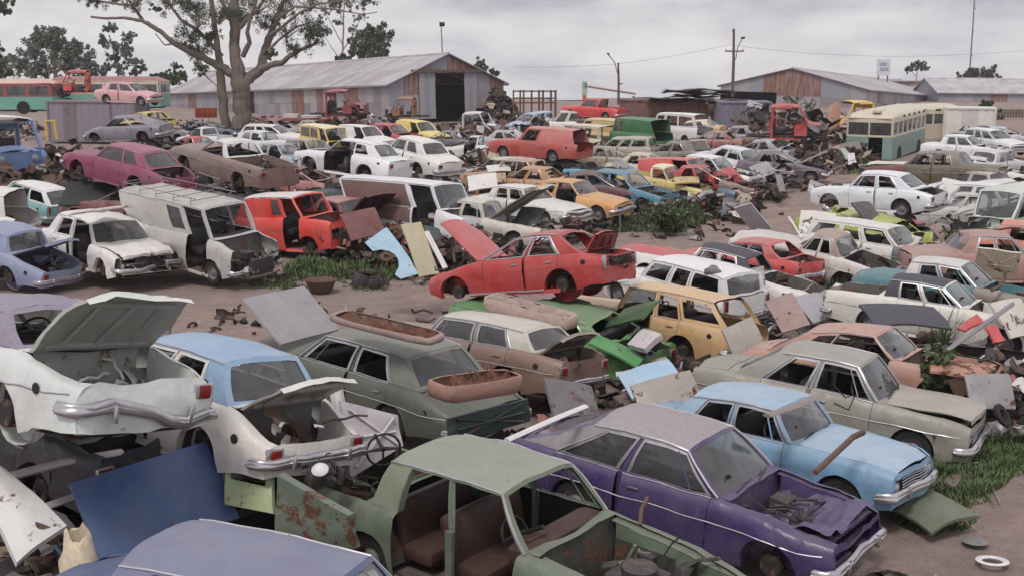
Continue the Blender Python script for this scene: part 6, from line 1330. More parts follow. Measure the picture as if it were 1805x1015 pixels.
quad('dklid', 'detached_bonnet', 'dark green lid propped open over blackness at the left', 'boot lid', (36, 54, 46), .02, rust=.1, dust=.1, mat=simple('dark_green_lid', (30, 38, 36), .6, 0, .4, 5))
quad('brown16', 'scrap_sheet', 'brown bent panel leaning over the lime green bodywork', 'car panel', (140, 112, 106), .06, rust=.1)
quad('pink17', 'scrap_sheet', 'coral pink wing end sticking up in the weeds', 'car panel', (196, 112, 108), .03, rust=.06)
quad('magenta18', 'scrap_sheet', 'magenta scrap of panel below the stacked white sedan', 'car panel', (170, 84, 118), .02, rust=.05)
quad('tan19', 'scrap_sheet', 'tan square panel standing at the end of the yellow utility', 'car panel', (160, 140, 120), .01, rust=.1)
quad('grey21', 'detached_door', 'grey door frame leaning on the nose of the white sedan', 'car door', (140, 136, 140), .02, rust=.1)
quad('white22', 'detached_bonnet', 'white bonnet propped in front of the rusty tan shell', 'bonnet', (212, 206, 206), .03, rust=.06)
quad('white23', 'detached_bonnet', 'small white lid lying behind the propped white bonnet', 'boot lid', (214, 208, 200), .03, rust=.06)
quad('white24', 'detached_bonnet', 'white lid raised behind the coral van roof', 'boot lid', (216, 210, 208), .03, rust=.05)
quad('olive25', 'detached_bonnet', 'olive green bonnet lying in the grass by the dirt, bottom right', 'bonnet', (84, 96, 70), .10, rust=.06, dust=.3)
quad('hoodgreen', 'detached_wing', 'grass green wing lying below the mustard wagon', 'car wing', (68, 146, 74), .05, rust=.08, dust=.15)
quad('seatpad', 'scrap_sheet', 'pale folded seat pad on the green wreckage', 'seat pad', (186, 176, 180), .02, .09, rust=.04)
quad('greenlid', 'detached_boot_lid', 'dark underside of a green lid sticking up over the green wing', 'boot lid', (44, 92, 40), .04, rust=.1)
quad('greyroof', 'cut_roof', 'cut off charcoal grey roof lying behind the salmon coupe', 'car roof', (112, 106, 110), .10, rust=.05, mat=M_VINK)
quad('onroof', 'folded_panel', 'creased white sheet lying on the roof of the smashed white sedan', 'car panel', (216, 206, 200), .05, rust=.2)
quad([W(400, 795, 12.9), W(478, 815, 12.7), W(482, 905, 12.4), W(396, 888, 12.6)], 'detached_door', 'lime grey door with a window frame standing by the navy bonnet', 'car door', (150, 168, 116), .02, rust=.1, hole=lambda i, j: 1 <= i <= 6 and 1 <= j <= 3, th=.05)
quad('whitefender', 'detached_wing', 'white wing standing on end against the cream boot', 'car wing', (212, 206, 206), .05, rust=.06, th=.05)
quad([W(601, 706, 14.2), W(700, 731, 14.6), W(710, 785, 14.6), W(618, 842, 14.0)], 'detached_door', 'pale grey door inner side leaning with a steering wheel against it', 'car door', (190, 182, 188), .01, rust=.06, th=.06, brace=True)
quad([W(490, 836, 11.9), W(614, 908, 11.4), W(622, 968, 11.4), W(486, 950, 11.9)], 'detached_door', 'green door shell with red primer streaks lying by the tail of the stripped green sedan', 'car door', (96, 112, 96), .03, rust=.42, th=.08)
quad([W(-60, 800, 12.2), W(10, 826, 12.2), W(118, 925, 11.6), W(30, 990, 11.2)], 'detached_wing', 'large white wing panel at the bottom left edge', 'car wing', (206, 204, 206), .05, rust=.08, th=.05)
quad([W(1240, 658, 21.2), W(1336, 646, 22.0), W(1336, 676, 22.0), W(1232, 676, 21.2)], 'detached_boot_lid', 'dull khaki lid resting on the tail of the khaki sedan', 'boot lid', (138, 130, 120), .04, rust=.06)
quad([W(1687, 578, 22.6), W(1722, 553, 22.8), W(1734, 566, 22.6), W(1700, 583, 22.4)], 'detached_wing', 'torn red wing scrap left of the long grey bar', 'car wing', (190, 42, 50), .04, rust=.06)
quad([W(1738, 577, 22.4), W(1752, 570, 22.6), W(1772, 600, 22.2), W(1752, 604, 22.2)], 'detached_wing', 'second torn red wing scrap right of the long grey bar', 'car wing', (196, 46, 54), .04, rust=.06)
quad([W(1640, 628, 20.6), W(1756, 648, 20.4), W(1732, 672, 19.6), W(1640, 652, 19.8)], 'detached_bonnet', 'rusty orange bonnet lying flat in front of the salmon coupe', 'bonnet', (176, 112, 80), .05, rust=.42)
# light blue wing with its wheel opening
def outline(name, label, cat, pts, mat, th=.03):
    P3 = [W(x, y, d) for x, y, d in pts]; c = sum(P3, Vector())/len(P3); b = MB(); n = len(P3); nr = Vector((.1, -.9, .35)).normalized()
    for p in P3: b.vert(p - c + nr*th)
    for p in P3: b.vert(p - c - nr*th)
    b.face(range(n)); b.face([n + i for i in range(n)][::-1])
    for i in range(n): b.face((i, (i + 1) % n, n + (i + 1) % n, n + i))
    o = b.obj(name, mat, None, 30); o.location = c; o['label'] = label; o['category'] = cat; return o
arc = [(705 - 3 + 0, 490)]
pts = [(643, 428, 28.4), (681, 401, 28.8), (702, 427, 28.4), (722, 455, 28.0), (737, 483, 27.6), (706, 492, 27.5), (696, 484, 27.6), (703, 470, 27.8), (702, 458, 27.9), (696, 449, 28.0), (686, 443, 28.1), (672, 440, 28.2), (657, 443, 28.3)]
outline('detached_wing', 'light blue front wing with a round wheel opening leaning above the grass', 'car wing', pts, paint((140, 176, 200), .12, .05), .02)
# ---------------------------------------------------------------- upturned seats, bars, small things
def squab(label, p0, p1, wd, h, col, foam=True, lift=0.0):
    p0, p1 = Vector(p0), Vector(p1); L = (p1 - p0).length; r = empty('upturned_seat', label, 'car seat', (p0 + p1)/2 + Vector((0, 0, lift))); yaw = math.atan2((p1 - p0).y, (p1 - p0).x); r.rotation_euler = (0, -math.asin((p1 - p0).z/L), yaw)
    N = 36; rr = random.Random(hash_s(label))
    def rim(k, i):
        a = 2*math.pi*i/N; c, s_ = math.cos(a), math.sin(a); e = .42
        return Vector((L/2*k*math.copysign(abs(c)**e, c), wd/2*k*math.copysign(abs(s_)**e, s_), 0))
    b = MB(); rows = []
    for k, z in ((.90, 0), (.985, .03*h/.2), (1.0, h*.5), (.985, h*.95), (.95, h), (.90, h*.97)):
        rows.append([rim(k, i) + Vector((0, 0, z + noise.noise(Vector((i*.35, k*3, z*4)))*.02)) for i in range(N)])
    b.rows(rows, 0, True); b.face([b.vert(rim(.9, i)) for i in range(N)]); b.obj('cover', simple('seat_cover', col, .85, 0, .16, 10, .3), r, 70)
    b = MB(); b.grid(lambda u, v: Vector((lerp(-.44, .44, u)*L, lerp(-.44, .44, v)*wd, h*(.55 if foam else .95) + noise.noise(Vector((u*9, v*4, wd*9)))*h*(.75 if foam else .2) + noise.noise(Vector((u*30, v*14, 3)))*h*(.35 if foam else .05))), 26, 12)
    for _ in range(16 if foam else 0): x, y = rr.uniform(-.4, .4)*L, rr.uniform(-.4, .4)*wd; b.tube([(x, y, h*.4), (x + .05, y, h*rr.uniform(.9, 1.3)), (x + .16, y + .05, h*.6)], .007, 0, 3)
    b.obj('torn_filling', M_FOAM if foam else simple('seat_back_cloth', tuple(int(q*.9) for q in col), .9), r, 70)
    return r
squab('upturned seat with rusty springs lying on the roof of the dark green sedan', W(590, 560, 18.9), W(775, 606, 18.0), .56, .11, (150, 130, 124))
squab('pink brown bench seat with torn foam on the boot of the dark green sedan', W(766, 705, 16.3), W(906, 683, 17.2), .62, .24, (150, 116, 104))
squab('long plain beige seat squab lying across the roof of the beige sedan', W(858, 541, 22.9), W(1012, 582, 21.9), .55, .26, (166, 146, 138), False)
def bar(name, label, cat, pts, rad, mat, n=6, **k):
    P3 = [Vector(p) for p in pts]; c = P3[0]; b = MB(); b.tube([p - c for p in P3], rad, 0, n, **k); o = b.obj(name, mat, None, 60); o.location = c; o['label'] = label; o['category'] = cat; return o
bar('exhaust_pipe', 'dark steel tube lying across the light blue bonnet', 'pipe', [W(1437, 832, 14.3), W(1497, 776, 15.1), W(1503, 770, 15.2), W(1522, 761, 15.4)], .04, M_RUST)
bar('roof_bar', 'long grey bar slanting up at the right edge over the black scrap', 'bar', [W(1669, 618, 21.8), W(1722, 580, 22.4), W(1786, 535, 23)], .045, paint((130, 126, 134), .3, .1), 5)
bar('steel_rod', 'thin pale rod leaning out of the weeds by the turquoise sedan', 'rod', [W(1164, 378, 44), W(1197, 351, 45.5)], .03, M_CHROME, 4)
bar('marker_post', 'short pale post standing in the grass before the orange sedan', 'post', [W(1093, 408, 41.5), W(1093, 372, 41.5)], .03, M_CHROME, 4)
bar('chrome_strip', 'white strip standing upright over the brown roofed sedan', 'strip', [W(1391, 383, 34), W(1414, 420, 33)], .035, paint((206, 202, 204), .1, .02), 4)
bar('bumper_bar', 'crumpled long bumper bar lying under the gaping white boot', 'bumper', [W(20, 838, 12.6), W(110, 815, 12.8), W(215, 797, 13.2)], .085, paint((196, 186, 190), .25, .12), 8, flat=.5)
bar('bumper_bar', 'second pale bumper bar half buried behind the navy bonnet', 'bumper', [W(80, 893, 12.2), W(170, 862, 12.6)], .07, paint((186, 176, 182), .25, .12), 8, flat=.5)
bar('gear_lever', 'bent rusty red lever standing on the cowl of the stripped green sedan', 'lever', [W(1128, 925, 10.9), W(1131, 897, 11), W(1142, 876, 11.1)], .022, M_RUST)
bar('wiper_arms', 'twisted wiper arms hanging on the khaki sedan door', 'wiper', [W(1468, 676, 17.9), W(1490, 700, 17.8), W(1508, 694, 17.7), W(1496, 722, 17.7), W(1470, 710, 17.8)], .012, M_DARK, 4)
bar('hooked_pipe', 'dark curly pipe sticking up over the teal bonnet on the right', 'pipe', [W(1748, 512, 26), W(1765, 502, 26.2), W(1772, 490, 26.3), W(1771, 480, 26.3), W(1779, 478, 26.3)], .035, M_RUST)
bar('long_cable', 'long dark cable lying over the rows of wrecks at the right', 'cable', [W(1680, 408, 33), W(1715, 405, 33), W(1750, 407, 33.2), W(1780, 402, 33.6), W(1830, 412, 34)], .03, M_RUST)
def lathe_obj(name, label, cat, pos, prof, mat, rot=(R(90), 0, 0), n=22, sc=1):
    b = MB(); b.lathe(prof, n); o = b.obj(name, mat, None, 50); o.location = pos; o.rotation_euler = rot; o.scale = (sc,)*3; o['label'] = label; o['category'] = cat; return o
RING = [(.17, 0), (.20, .02), (.14, .03), (.12, .01), (.17, 0)]
lathe_obj('wheel_trim', 'white wheel trim ring on the dirt at the bottom right', 'wheel trim', G(1749, 990, .03), RING, paint((206, 204, 206), .2, .05), (R(86), 0, 0))
lathe_obj('wheel_trim', 'grey wheel trim disc at the edge of the grass above the white ring', 'wheel trim', G(1719, 954, .03), [(.001, .03), (.1, .03), (.17, .01), (.15, 0)], M_RIM, (R(88), 0, 0))
lathe_obj('rusty_basin', 'rusty steel basin on the dirt below the grass clump', 'basin', G(566, 514, .0), [(.001, 0), (.26, .0), (.30, .03), (.42, .32), (.44, .33), (.41, .32), (.28, .05), (.001, .04)], M_RUST, (R(90), 0, 0), sc=.95)
lathe_obj('air_cleaner', 'round air cleaner and dented hub on the roof of the white wagon', 'air cleaner', W(1256, 487, 27.2), [(.001, 0), (.16, 0), (.2, .04), (.2, .12), (.14, .16), (.08, .24), (.001, .25)], M_RIM, (R(60), .2, 0))
lathe_obj('brake_drum', 'rusty drum lying beside the torn cream seat at the bottom left', 'brake drum', W(72, 948, 11.6), [(.001, 0), (.15, 0), (.17, .03), (.17, .1), (.06, .12), (.001, .13)], M_RUST, (R(50), .4, 0))
lathe_obj('lamp_bowl', 'small white lamp bowl resting on scrap behind the green sedan', 'lamp', W(563, 820, 12.3), [(.001, 0), (.06, .02), (.09, .06), (.085, .075), (.001, .05)], paint((214, 214, 220), .1, .02), (R(-60), 0, 0))
put_s = empty('steering_wheel_loose', 'black steering wheel hanging on the pale leaning door', 'steering wheel', W(676, 792, 13.85), (0, R(8), R(-70))); put('rim', ME['steer'], put_s)
b = MB(); b.lathe([(.10, 0), (.17, .0), (.18, .08), (.14, .20), (.12, .34), (.10, .36), (.11, .22), (.09, .08)], 22)
b.v = [(x*(1 + .22*noise.noise(Vector((x*9, y*6, z*9)))), y*(1 + .35*noise.noise(Vector((x*14, 3, z*14)))), z*1.25) for x, y, z in b.v]; o = b.obj('torn_seat_roll', simple('cream_seat_vinyl', (206, 192, 168), .7, 0, .2, 12, .2), None, 60); o.location = W(142, 1003, 10.9); o.rotation_euler = (R(90), 0, .3); o['label'] = 'torn cream seat roll between the rusty drum and the navy bonnet'; o['category'] = 'seat scrap'
# teal tub
r = empty('teal_tub', 'dark teal open tub standing next to the white door shell', 'tub', W(1545, 541, 27.3), (0, 0, R(-28))); b = MB()
for (x, y, dx, dy) in ((0, -.3, 1.0, .04), (0, .3, 1.0, .04), (-.5, 0, .04, .6), (.5, 0, .04, .6)): b.rbox((x, y, .22), (dx, dy, .42), .015)
b.box((0, 0, .03), (1, .6, .03)); b.obj('wall', paint((34, 92, 92), .15, .05), r)
b = MB(); b.tube([(-.52, -.32, .44), (.52, -.32, .44), (.52, .32, .44), (-.52, .32, .44), (-.52, -.32, .44)], .03); b.obj('rim', paint((44, 104, 104), .15, .05), r)
# glass frame in the grass, floor sheets
q = [G(1700, 817, .1), G(1724, 815, .1), G(1763, 885, .03), G(1752, 888, .03)]; b = MB(); b.tube(q + [q[0], q[1]], .012, 0, 4); c = q[0]; o = b.obj('window_frame', M_CHROME, None, 60); o['label'] = 'thin bright window frame lying in the right hand grass'; o['category'] = 'window frame'
o = quad([G(1660, 850, .1), G(1690, 823, .12), G(1704, 832, .1), G(1684, 858, .1)], 'scrap_sheet', 'small dull brown board in the grass left of the window frame', 'board', (96, 82, 72), .01)
o = quad([G(1795, 745, .1), G(1830, 742, .1), G(1840, 762, .05), G(1800, 760, .05)], 'scrap_sheet', 'pinkish scrap sheet at the edge of the grass on the far right', 'sheet', (186, 156, 146), .01)
r = empty('engine_block', 'grimy engine block lying on the dirt between grass and track', 'engine', G(640, 508, -.05), (0, .3, .5)); put('block', ME['engine'], r)
r = empty('engine_block', 'small dark gearbox lump left of the rusty basin', 'gearbox', G(495, 500, -.08), (.4, .3, 1.5)); put('block', ME['engine'], r, sc=(.6, .6, .6))
r = empty('engine_block', 'engine lump with air cleaner heaped behind the cream boot lid door', 'engine', W(560, 850, 12.6), (.2, .1, .7)); put('block', ME['engine'], r, sc=(.42, .42, .42))
# ---------------------------------------------------------------- heaps nobody could count
HM = [M_RUST, M_DARK, M_UNDER, paint((196, 190, 190), .4, .3, seed=3), paint((130, 124, 128), .4, .35, seed=4), paint((74, 96, 120), .4, .3, seed=5), paint((140, 60, 52), .4, .35, seed=6), paint((160, 140, 112), .4, .3, seed=7)]
HEAPN = [0]
def heap(name, label, cat, spots, weights=(5, 5, 5, 2, 2, 1, 1, 1), big=1.0, seed=None):
    """spots: (px, py, depth, width m, height m, pieces); piled on the ground under that pixel"""
    HEAPN[0] += 1; rr = random.Random(seed or HEAPN[0]); b = MB()
    for (px, py, d, wx, hz, n) in spots:
        c = at(px, py, d); c.z = tz(d) - .05
        for _ in range(n):
            x, y = rr.gauss(0, .5)*wx, rr.gauss(0, .5)*min(wx, 2.5); hh = hz*math.exp(-(x/wx)**2*1.2)*rr.random(); p = c + Vector((x, y, hh + .05)); m = rr.choices(range(8), weights)[0]
            t = rr.random(); M_ = Matrix.Rotation(rr.uniform(0, 6.3), 3, 'Z') @ Matrix.Rotation(rr.uniform(-1.2, 1.2), 3, 'X') @ Matrix.Rotation(rr.uniform(-.8, .8), 3, 'Y'); s = big*rr.uniform(.5, 1.3)
            if t < .40:
                w, h, cv = .5*s, .35*s, rr.uniform(-.12, .12); j = rr.uniform(.4, 1)
                b.grid(lambda u, v: p + M_ @ Vector(((u - .5)*w*2, (v - .5)*h*2*(j if u > .5 else 1), cv*math.sin(u*3.1) + .04*math.sin(v*7))), 4, 3, m)
            elif t < .62: b.rbox(p, (.4*s, .25*s, .2*s), .04*s, rr.choice([0, 1, 2, m]), M_)
            elif t < .85: q = M_ @ Vector((.6*s, 0, 0)); b.tube([p - q, p + Vector((0, 0, rr.uniform(-.1, .15))), p + q], rr.uniform(.015, .05), m, 5)
            else: b.lathe([(.12*s, 0), (.26*s, 0), (.28*s, .08*s), (.14*s, .1*s), (.12*s, 0)], 10, rr.choice([0, 1, 2]), Matrix.Translation(p) @ M_.to_4x4())
    o = b.obj(name, HM, None, 30); o['label'] = label; o['category'] = cat; o['kind'] = 'stuff'; return o
heap('scrap_heap', 'tangled heap of iron beams and sheets left of the cream and green bus', 'scrap heap', [(1345, 265, 84, 2.5, 2.6, 110), (1420, 262, 80, 3.2, 2.2, 260), (1470, 270, 75, 2.6, 1.3, 160), (1390, 240, 95, 3, 2.8, 90), (1440, 285, 68, 2, .8, 50), (1500, 280, 70, 1.5, .8, 40)], (5, 4, 4, 2, 4, 1, 1, 3), 1.05)
heap('scrap_heap', 'stacked flattened roofs and sheet metal on top of the rusty container', 'scrap heap', [], seed=5) if 0 else None
heap('engine_scrap', 'low dark scrap and engines strewn before the shed doorway', 'scrap heap', [(700, 232, 92, 3, .9, 60), (770, 236, 88, 4, 1.0, 110), (830, 240, 84, 4, 1.0, 120), (880, 236, 90, 3.5, 1.2, 100), (800, 262, 74, 3, .8, 70), (850, 275, 66, 2.5, .9, 80), (950, 232, 95, 3, 1.2, 70), (880, 222, 105, 3, 2.0, 60)], (6, 6, 6, 2, 2, 1, 1, 1), .75)
heap('engine_scrap', 'dark wreckage heap below the blue truck cab on the left', 'scrap heap', [(120, 330, 50, 3, 1.6, 220), (60, 330, 50, 2.5, 1.4, 130), (200, 330, 52, 3, 1.2, 160), (120, 275, 60, 4, 1.3, 110), (220, 290, 56, 4, 1.6, 110), (60, 300, 50, 3, 1.6, 90)], (5, 7, 6, 2, 2, 1, 1, 1), .8)
heap('engine_scrap', 'heap of wreckage under the brown utility and white fastback', 'scrap heap', [(360, 350, 42, 3, 1.0, 100), (450, 345, 43, 3, 1.1, 110), (540, 330, 44, 3, 1.1, 120), (620, 330, 46, 2.5, .9, 70), (700, 310, 50, 2.5, 1.0, 60), (400, 300, 56, 4, 1.0, 90), (500, 300, 55, 4, 1.0, 90)], (5, 7, 6, 2, 2, 1, 1, 1), .75)
heap('engine_scrap', 'scrap tangled between the maroon sedan and the leaning panels', 'scrap heap', [(640, 440, 36.5, 1.3, .8, 80), (690, 440, 36, 1.2, .9, 90), (740, 440, 35, 1.3, .8, 70), (800, 440, 34, 1.2, 1.0, 110), (840, 420, 36, 1.4, .8, 60)], (5, 7, 6, 1, 2, 0, 2, 1), .6)
heap('engine_scrap', 'black rubbish heap below the gaping white boot, bottom left', 'scrap heap', [(60, 900, 12.6, 1.0, .9, 90), (180, 900, 12.8, 1.1, .9, 110), (290, 870, 13.4, 1.1, .9, 100), (80, 820, 14.4, 1.5, 1.0, 80), (240, 800, 15, 1.6, 1.0, 80), (60, 990, 11, .8, .8, 60), (330, 930, 12.2, .8, .5, 50)], (5, 8, 7, 2, 2, 1, 1, 1), .75)
heap('engine_scrap', 'rusty small parts piled between the cream boot and the green sedan', 'scrap heap', [(560, 930, 12.6, .7, 1.15, 90), (480, 930, 12.6, .8, .8, 60), (640, 930, 13, .8, .7, 50), (420, 900, 13, .7, .6, 40), (730, 880, 14, 1, .5, 40)], (8, 6, 6, 1, 2, 0, 1, 1), .6)
heap('engine_scrap', 'mixed scrap wedged between the rows of wrecks right of the mustard wagon', 'scrap heap', [(1330, 560, 26.5, 1.2, .4, 50), (1290, 500, 29.5, 1.5, .5, 60), (1400, 500, 29, 1.5, .5, 60), (1210, 640, 23.5, 1, .25, 50), (1140, 660, 23.0, 1.2, .35, 70), (1060, 690, 20.5, 1.0, .3, 60), (960, 720, 18.2, 1, .25, 50), (1440, 440, 34, 1.8, .6, 70), (1340, 430, 36.5, 1.5, .6, 60)], (4, 7, 6, 3, 3, 1, 1, 1), .55)
heap('engine_scrap', 'jumbled axles and sheets under the vinyl roofed cars at the right edge', 'scrap heap', [(1640, 430, 34.5, 2, .8, 70), (1700, 400, 37.5, 2, .9, 90), (1760, 370, 40, 2.2, 1.0, 90), (1700, 345, 44, 2, 1.1, 80), (1500, 410, 36.5, 1.5, .6, 40), (1790, 640, 20.5, 1.0, .6, 90), (1730, 650, 20, 1.0, .5, 60), (1760, 600, 22, 1.2, .7, 70), (1740, 520, 26.5, 1.2, .9, 60), (1640, 560, 24.5, 1.4, .5, 50)], (4, 7, 6, 3, 3, 1, 1, 1), .6)
heap('engine_scrap', 'scrap scattered round the row of yellow, blue and orange wrecks', 'scrap heap', [(1250, 350, 47, 1.6, .7, 70), (1290, 345, 48, 1.2, .5, 40), (1130, 350, 47, 1.6, .5, 50), (1330, 330, 51, 1.5, .7, 60), (1370, 310, 55, 1.8, .9, 80), (1400, 290, 62, 2, 1.0, 60), (960, 310, 55, 3, .8, 90), (900, 300, 57, 3, .9, 90), (1060, 300, 58, 3, .7, 60), (1180, 290, 60, 3, .7, 60), (1000, 400, 40, 1.2, .6, 60), (880, 400, 39, 1.5, .7, 60), (930, 360, 45, 1.4, .6, 40), (1280, 370, 45, .8, .3, 20)], (4, 6, 6, 3, 3, 1, 1, 2), .6)
heap('track_debris', 'small crushed parts scattered on the dirt by the right hand grass', 'debris', [(1600, 950, 13.0, .8, .06, 60), (1660, 975, 12.6, .8, .05, 50), (1560, 985, 12.4, .6, .08, 50), (1640, 930, 13.4, .5, .05, 30), (660, 515, 28, 2.5, .03, 40), (750, 545, 26, 1.2, .04, 16), (1240, 395, 42, 2.2, .05, 25), (330, 560, 24, 1.3, .12, 50), (280, 545, 25, 1.0, .12, 40), (420, 520, 28, 1.2, .05, 20), (1300, 330, 55, 2, .05, 20)], (5, 5, 5, 1, 2, 0, 0, 2), .38)
# flattened car roofs stacked on the rusty container, sheets leaning at the heap
for i, (x0, x1, y0, y1, d, c) in enumerate(((1166, 1296, 158, 166, 95, (84, 74, 72)), (1140, 1245, 172, 181, 94, (112, 84, 80)), (1185, 1290, 166, 172, 96, (66, 58, 58)), (1245, 1330, 176, 184, 92, (128, 104, 98)))):
    lab = ['topmost long flattened roof on the rusty container', 'reddish flattened sheet stack at the left end of the rusty container', 'dark flattened roof under the topmost one', 'pinkish flattened sheets on the blue grey container'][i]
    r = empty('flattened_scrap', lab, 'scrap sheet', W((x0 + x1)/2, y1, d)); k = d/FPX; b = MB(); wd = (x1 - x0)*k; hh = (y1 - y0)*k
    for q in range(4): b.grid(lambda u, v: Vector(((u - .5)*wd*(1 - q*.04), (v - .5)*2.0, hh*(q + .6)/4 + .10*noise.noise(Vector((u*4 + q*9, v*3, i*5))) + .06*math.sin(u*9 + q))), 14, 6, q % 2)
    b.obj('folded_sheet', [rusty('crushed_metal', c, .45, 3, .8, i + 3), M_UNDER], r, 40)
for i, (q4, d, c, lab) in enumerate((([(1338, 195), (1378, 180), (1352, 240), (1318, 240)], 84, (112, 104, 110), 'large grey flat sheet leaning left in the scrap heap'), ([(1378, 180), (1392, 178), (1372, 232), (1350, 240)], 86, (66, 58, 58), 'dark beam like sheet beside the large grey sheet'), ([(1425, 190), (1446, 220), (1440, 238), (1404, 225)], 80, (104, 98, 106), 'grey triangular sheet in the middle of the scrap heap'), ([(1462, 186), (1482, 184), (1480, 238), (1458, 236)], 78, (148, 92, 62), 'rust orange upright frame near the yellow cab'), ([(1320, 176), (1356, 190), (1352, 200), (1316, 186)], 86, (150, 152, 160), 'pale sheet hanging over the end of the container'), ([(1480, 262), (1490, 262), (1512, 288), (1500, 296)], 66, (150, 170, 150), 'pale green wing leaning before the bus'), ([(1494, 272), (1506, 270), (1510, 296), (1494, 298)], 64, (196, 190, 194), 'white upright panel before the bus door'))):
    quad([W(x, y, d + (1.2 if j < 2 else 0)) for j, (x, y) in enumerate(q4)], 'leaning_sheet', lab, 'metal sheet', c, .03, rust=.25)
# steel racks and dark machinery beside the shed
r = rootm('steel_rack', 'row of open rusty steel racks right of the shed', 'rack', W(905, 196, 112), 0); k = 112/FPX
for x in (0, 12, 18, 32, 45, 52, 66, 74): b = MB(); b.tube([(x*k, 0, -1), (x*k, 0, 36*k)], .07, 0, 4); b.tube([(x*k, 1.6, -1), (x*k, 1.6, 36*k)], .07, 0, 4); b.obj('post', M_RUST, r)
for z in (34, 22, 14): b = MB(); b.tube([(0, 0, z*k), (74*k, 0, z*k)], .06, 0, 4); b.tube([(0, 1.6, z*k), (74*k, 1.6, z*k)], .06, 0, 4); b.obj('rail', M_RUST, r)
heap('machinery_pile', 'dark stacked car bodies and machinery against the right end of the shed', 'scrap heap', [(874, 215, 114, 1.1, 3.0, 150), (893, 212, 114, 1.3, 1.9, 120)], (4, 8, 8, 1, 2, 0, 0, 0), .9)
# sign and crane boom far behind
r = rootm('station_sign', 'small green and white box sign on a red post far behind the red pickup', 'sign', W(1030, 190, 165), 0); k = 165/FPX
b = MB(); b.box((0, 0, 33*k), (9*k, .5, 24*k)); b.obj('sign_box', paint((150, 176, 160), .1, .02), r); b = MB(); b.box((2*k, -.3, 38*k), (5*k, .1, 8*k)); b.obj('sign_green', paint((60, 140, 90), .1, .02), r); b = MB(); b.box((0, 0, 12*k), (7*k, .4, 20*k)); b.obj('post', paint((190, 70, 60), .1, .02), r)
bar('crane_boom', 'long thin red and yellow crane boom lying low over the horizon', 'crane', [W(1036, 153, 168), W(1080, 160, 170), W(1120, 166, 172)], .13, paint((150, 112, 84), .1, .1), 4)
for i, (x0, x1, y0, y1, c, lab) in enumerate(((972, 1026, 168, 184, (176, 184, 190), 'distant pale sloping roof behind the racks'), (1096, 1122, 172, 188, (128, 140, 130), 'distant grey green truck box left of the rusty container'), (1122, 1150, 163, 178, (128, 96, 84), 'distant brown building behind the rusty container'))):
    d = 190; a = W(x0, y1 + 16, d); w = (x1 - x0)*d/FPX; h = (y1 - y0 + 12)*d/FPX; r = rootm('distant_building', lab, 'building', a, 0)
    b = MB(); b.box((w/2, 3, h*.4), (w, 6, h*.8)); b.obj('wall', paint(c, .2, .05), r); b = MB()
    for q in ((0, 1), (1, 0)): pass
    b.quad((-.2, -.3, h*.78), (w + .2, -.3, h*.82), (w + .2, 3, h), (-.2, 3, h*.9)); b.quad((-.2, 3, h*.9), (w + .2, 3, h), (w + .2, 6.3, h*.8), (-.2, 6.3, h*.78)); b.obj('roof', paint((176, 180, 188), .15, .05), r)
# row of red oil drums and a red truck tray beside the shed
for i in range(4):
    o = lathe_obj('oil_drum', ['leftmost of the four rusty drums beside the big tree', 'second from the left of the rusty drums beside the big tree', 'third of the rusty drums beside the big tree, nearest the trunk side pair', 'rightmost of the four rusty drums beside the big tree'][i], 'drum', W(350 + i*9, 208, 112), [(.001, 0), (.29, 0), (.3, .02), (.285, .3), (.3, .32), (.285, .6), (.3, .86), (.001, .87)], rusty('drum_paint', (150, 66, 40), .4, 4, .8, i + 2), (R(90), 0, 0)); o['group'] = 'rusty drums beside the tree'
r = empty('flatbed_truck', 'long low red flatbed tray standing along the shed wall', 'truck tray', at(520, 222, 103), (0, 0, R(-6))); b = MB(); b.box((0, 0, .5), (5.6, 2, .18)); b.obj('tray', paint((150, 40, 40), .3, .3), r); b = MB(); b.box((-.3, 0, .8), (1.2, .8, .3)); b.box((1.4, 0, .75), (1.5, 1, .2)); b.obj('load', paint((196, 190, 184), .3, .2), r)
for x in (-1.8, 1.6):
    for sg in (-1, 1): put('wheel', ME['tyre'], r, (x, sg*.8, .1))
# ---------------------------------------------------------------- grass and weeds
M_GRASS = foliage_mat('yard_grass', (.055, .085, .035), (.095, .135, .055), (.17, .19, .09))
M_WEED = foliage_mat('dark_weeds', (.040, .065, .030), (.07, .10, .045), (.13, .14, .075))
def grass(label, patches, mat, seed, name='grass'):
    """patches: (px, py, rx px, ry px, blades, height m)"""
    rr = random.Random(seed); b = MB()
    for (px, py, rx, ry, n, h) in patches:
        for _ in range(n):
            a, q = rr.uniform(0, 6.283), math.sqrt(rr.random()); p = G(px + rx*q*math.cos(a), py + ry*q*math.sin(a), 0); dn = noise.noise(p*.9)*.6 + noise.noise(p*2.7)*.5 + (.12 if p.y < 22 else 0)
            if dn < -.02 - .25*(1 - q): continue
            p.z = tz(p.y) - .03; hh = h*rr.uniform(.25, 1.2)*(1.15 - .6*q)*(.55 + max(0, dn)*1.4); w = .005 + p.y*.00045
            t = rr.uniform(0, 6.283); bend = Vector((math.cos(t), math.sin(t), 0))*hh*rr.uniform(.1, .7); sd = Vector((-math.sin(t), math.cos(t), 0))*w
            n0 = len(b.v); m_ = p + bend*.35 + Vector((0, 0, hh*.6)); b.v += [tuple(p - sd), tuple(p + sd), tuple(m_ + sd*.8), tuple(m_ - sd*.8), tuple(p + bend + Vector((0, 0, hh)))]; b.face((n0, n0+1, n0+2, n0+3)); b.face((n0+3, n0+2, n0+4))
    o = b.obj(name, mat, None, 0); o['label'] = label; o['category'] = 'grass'; o['kind'] = 'stuff'
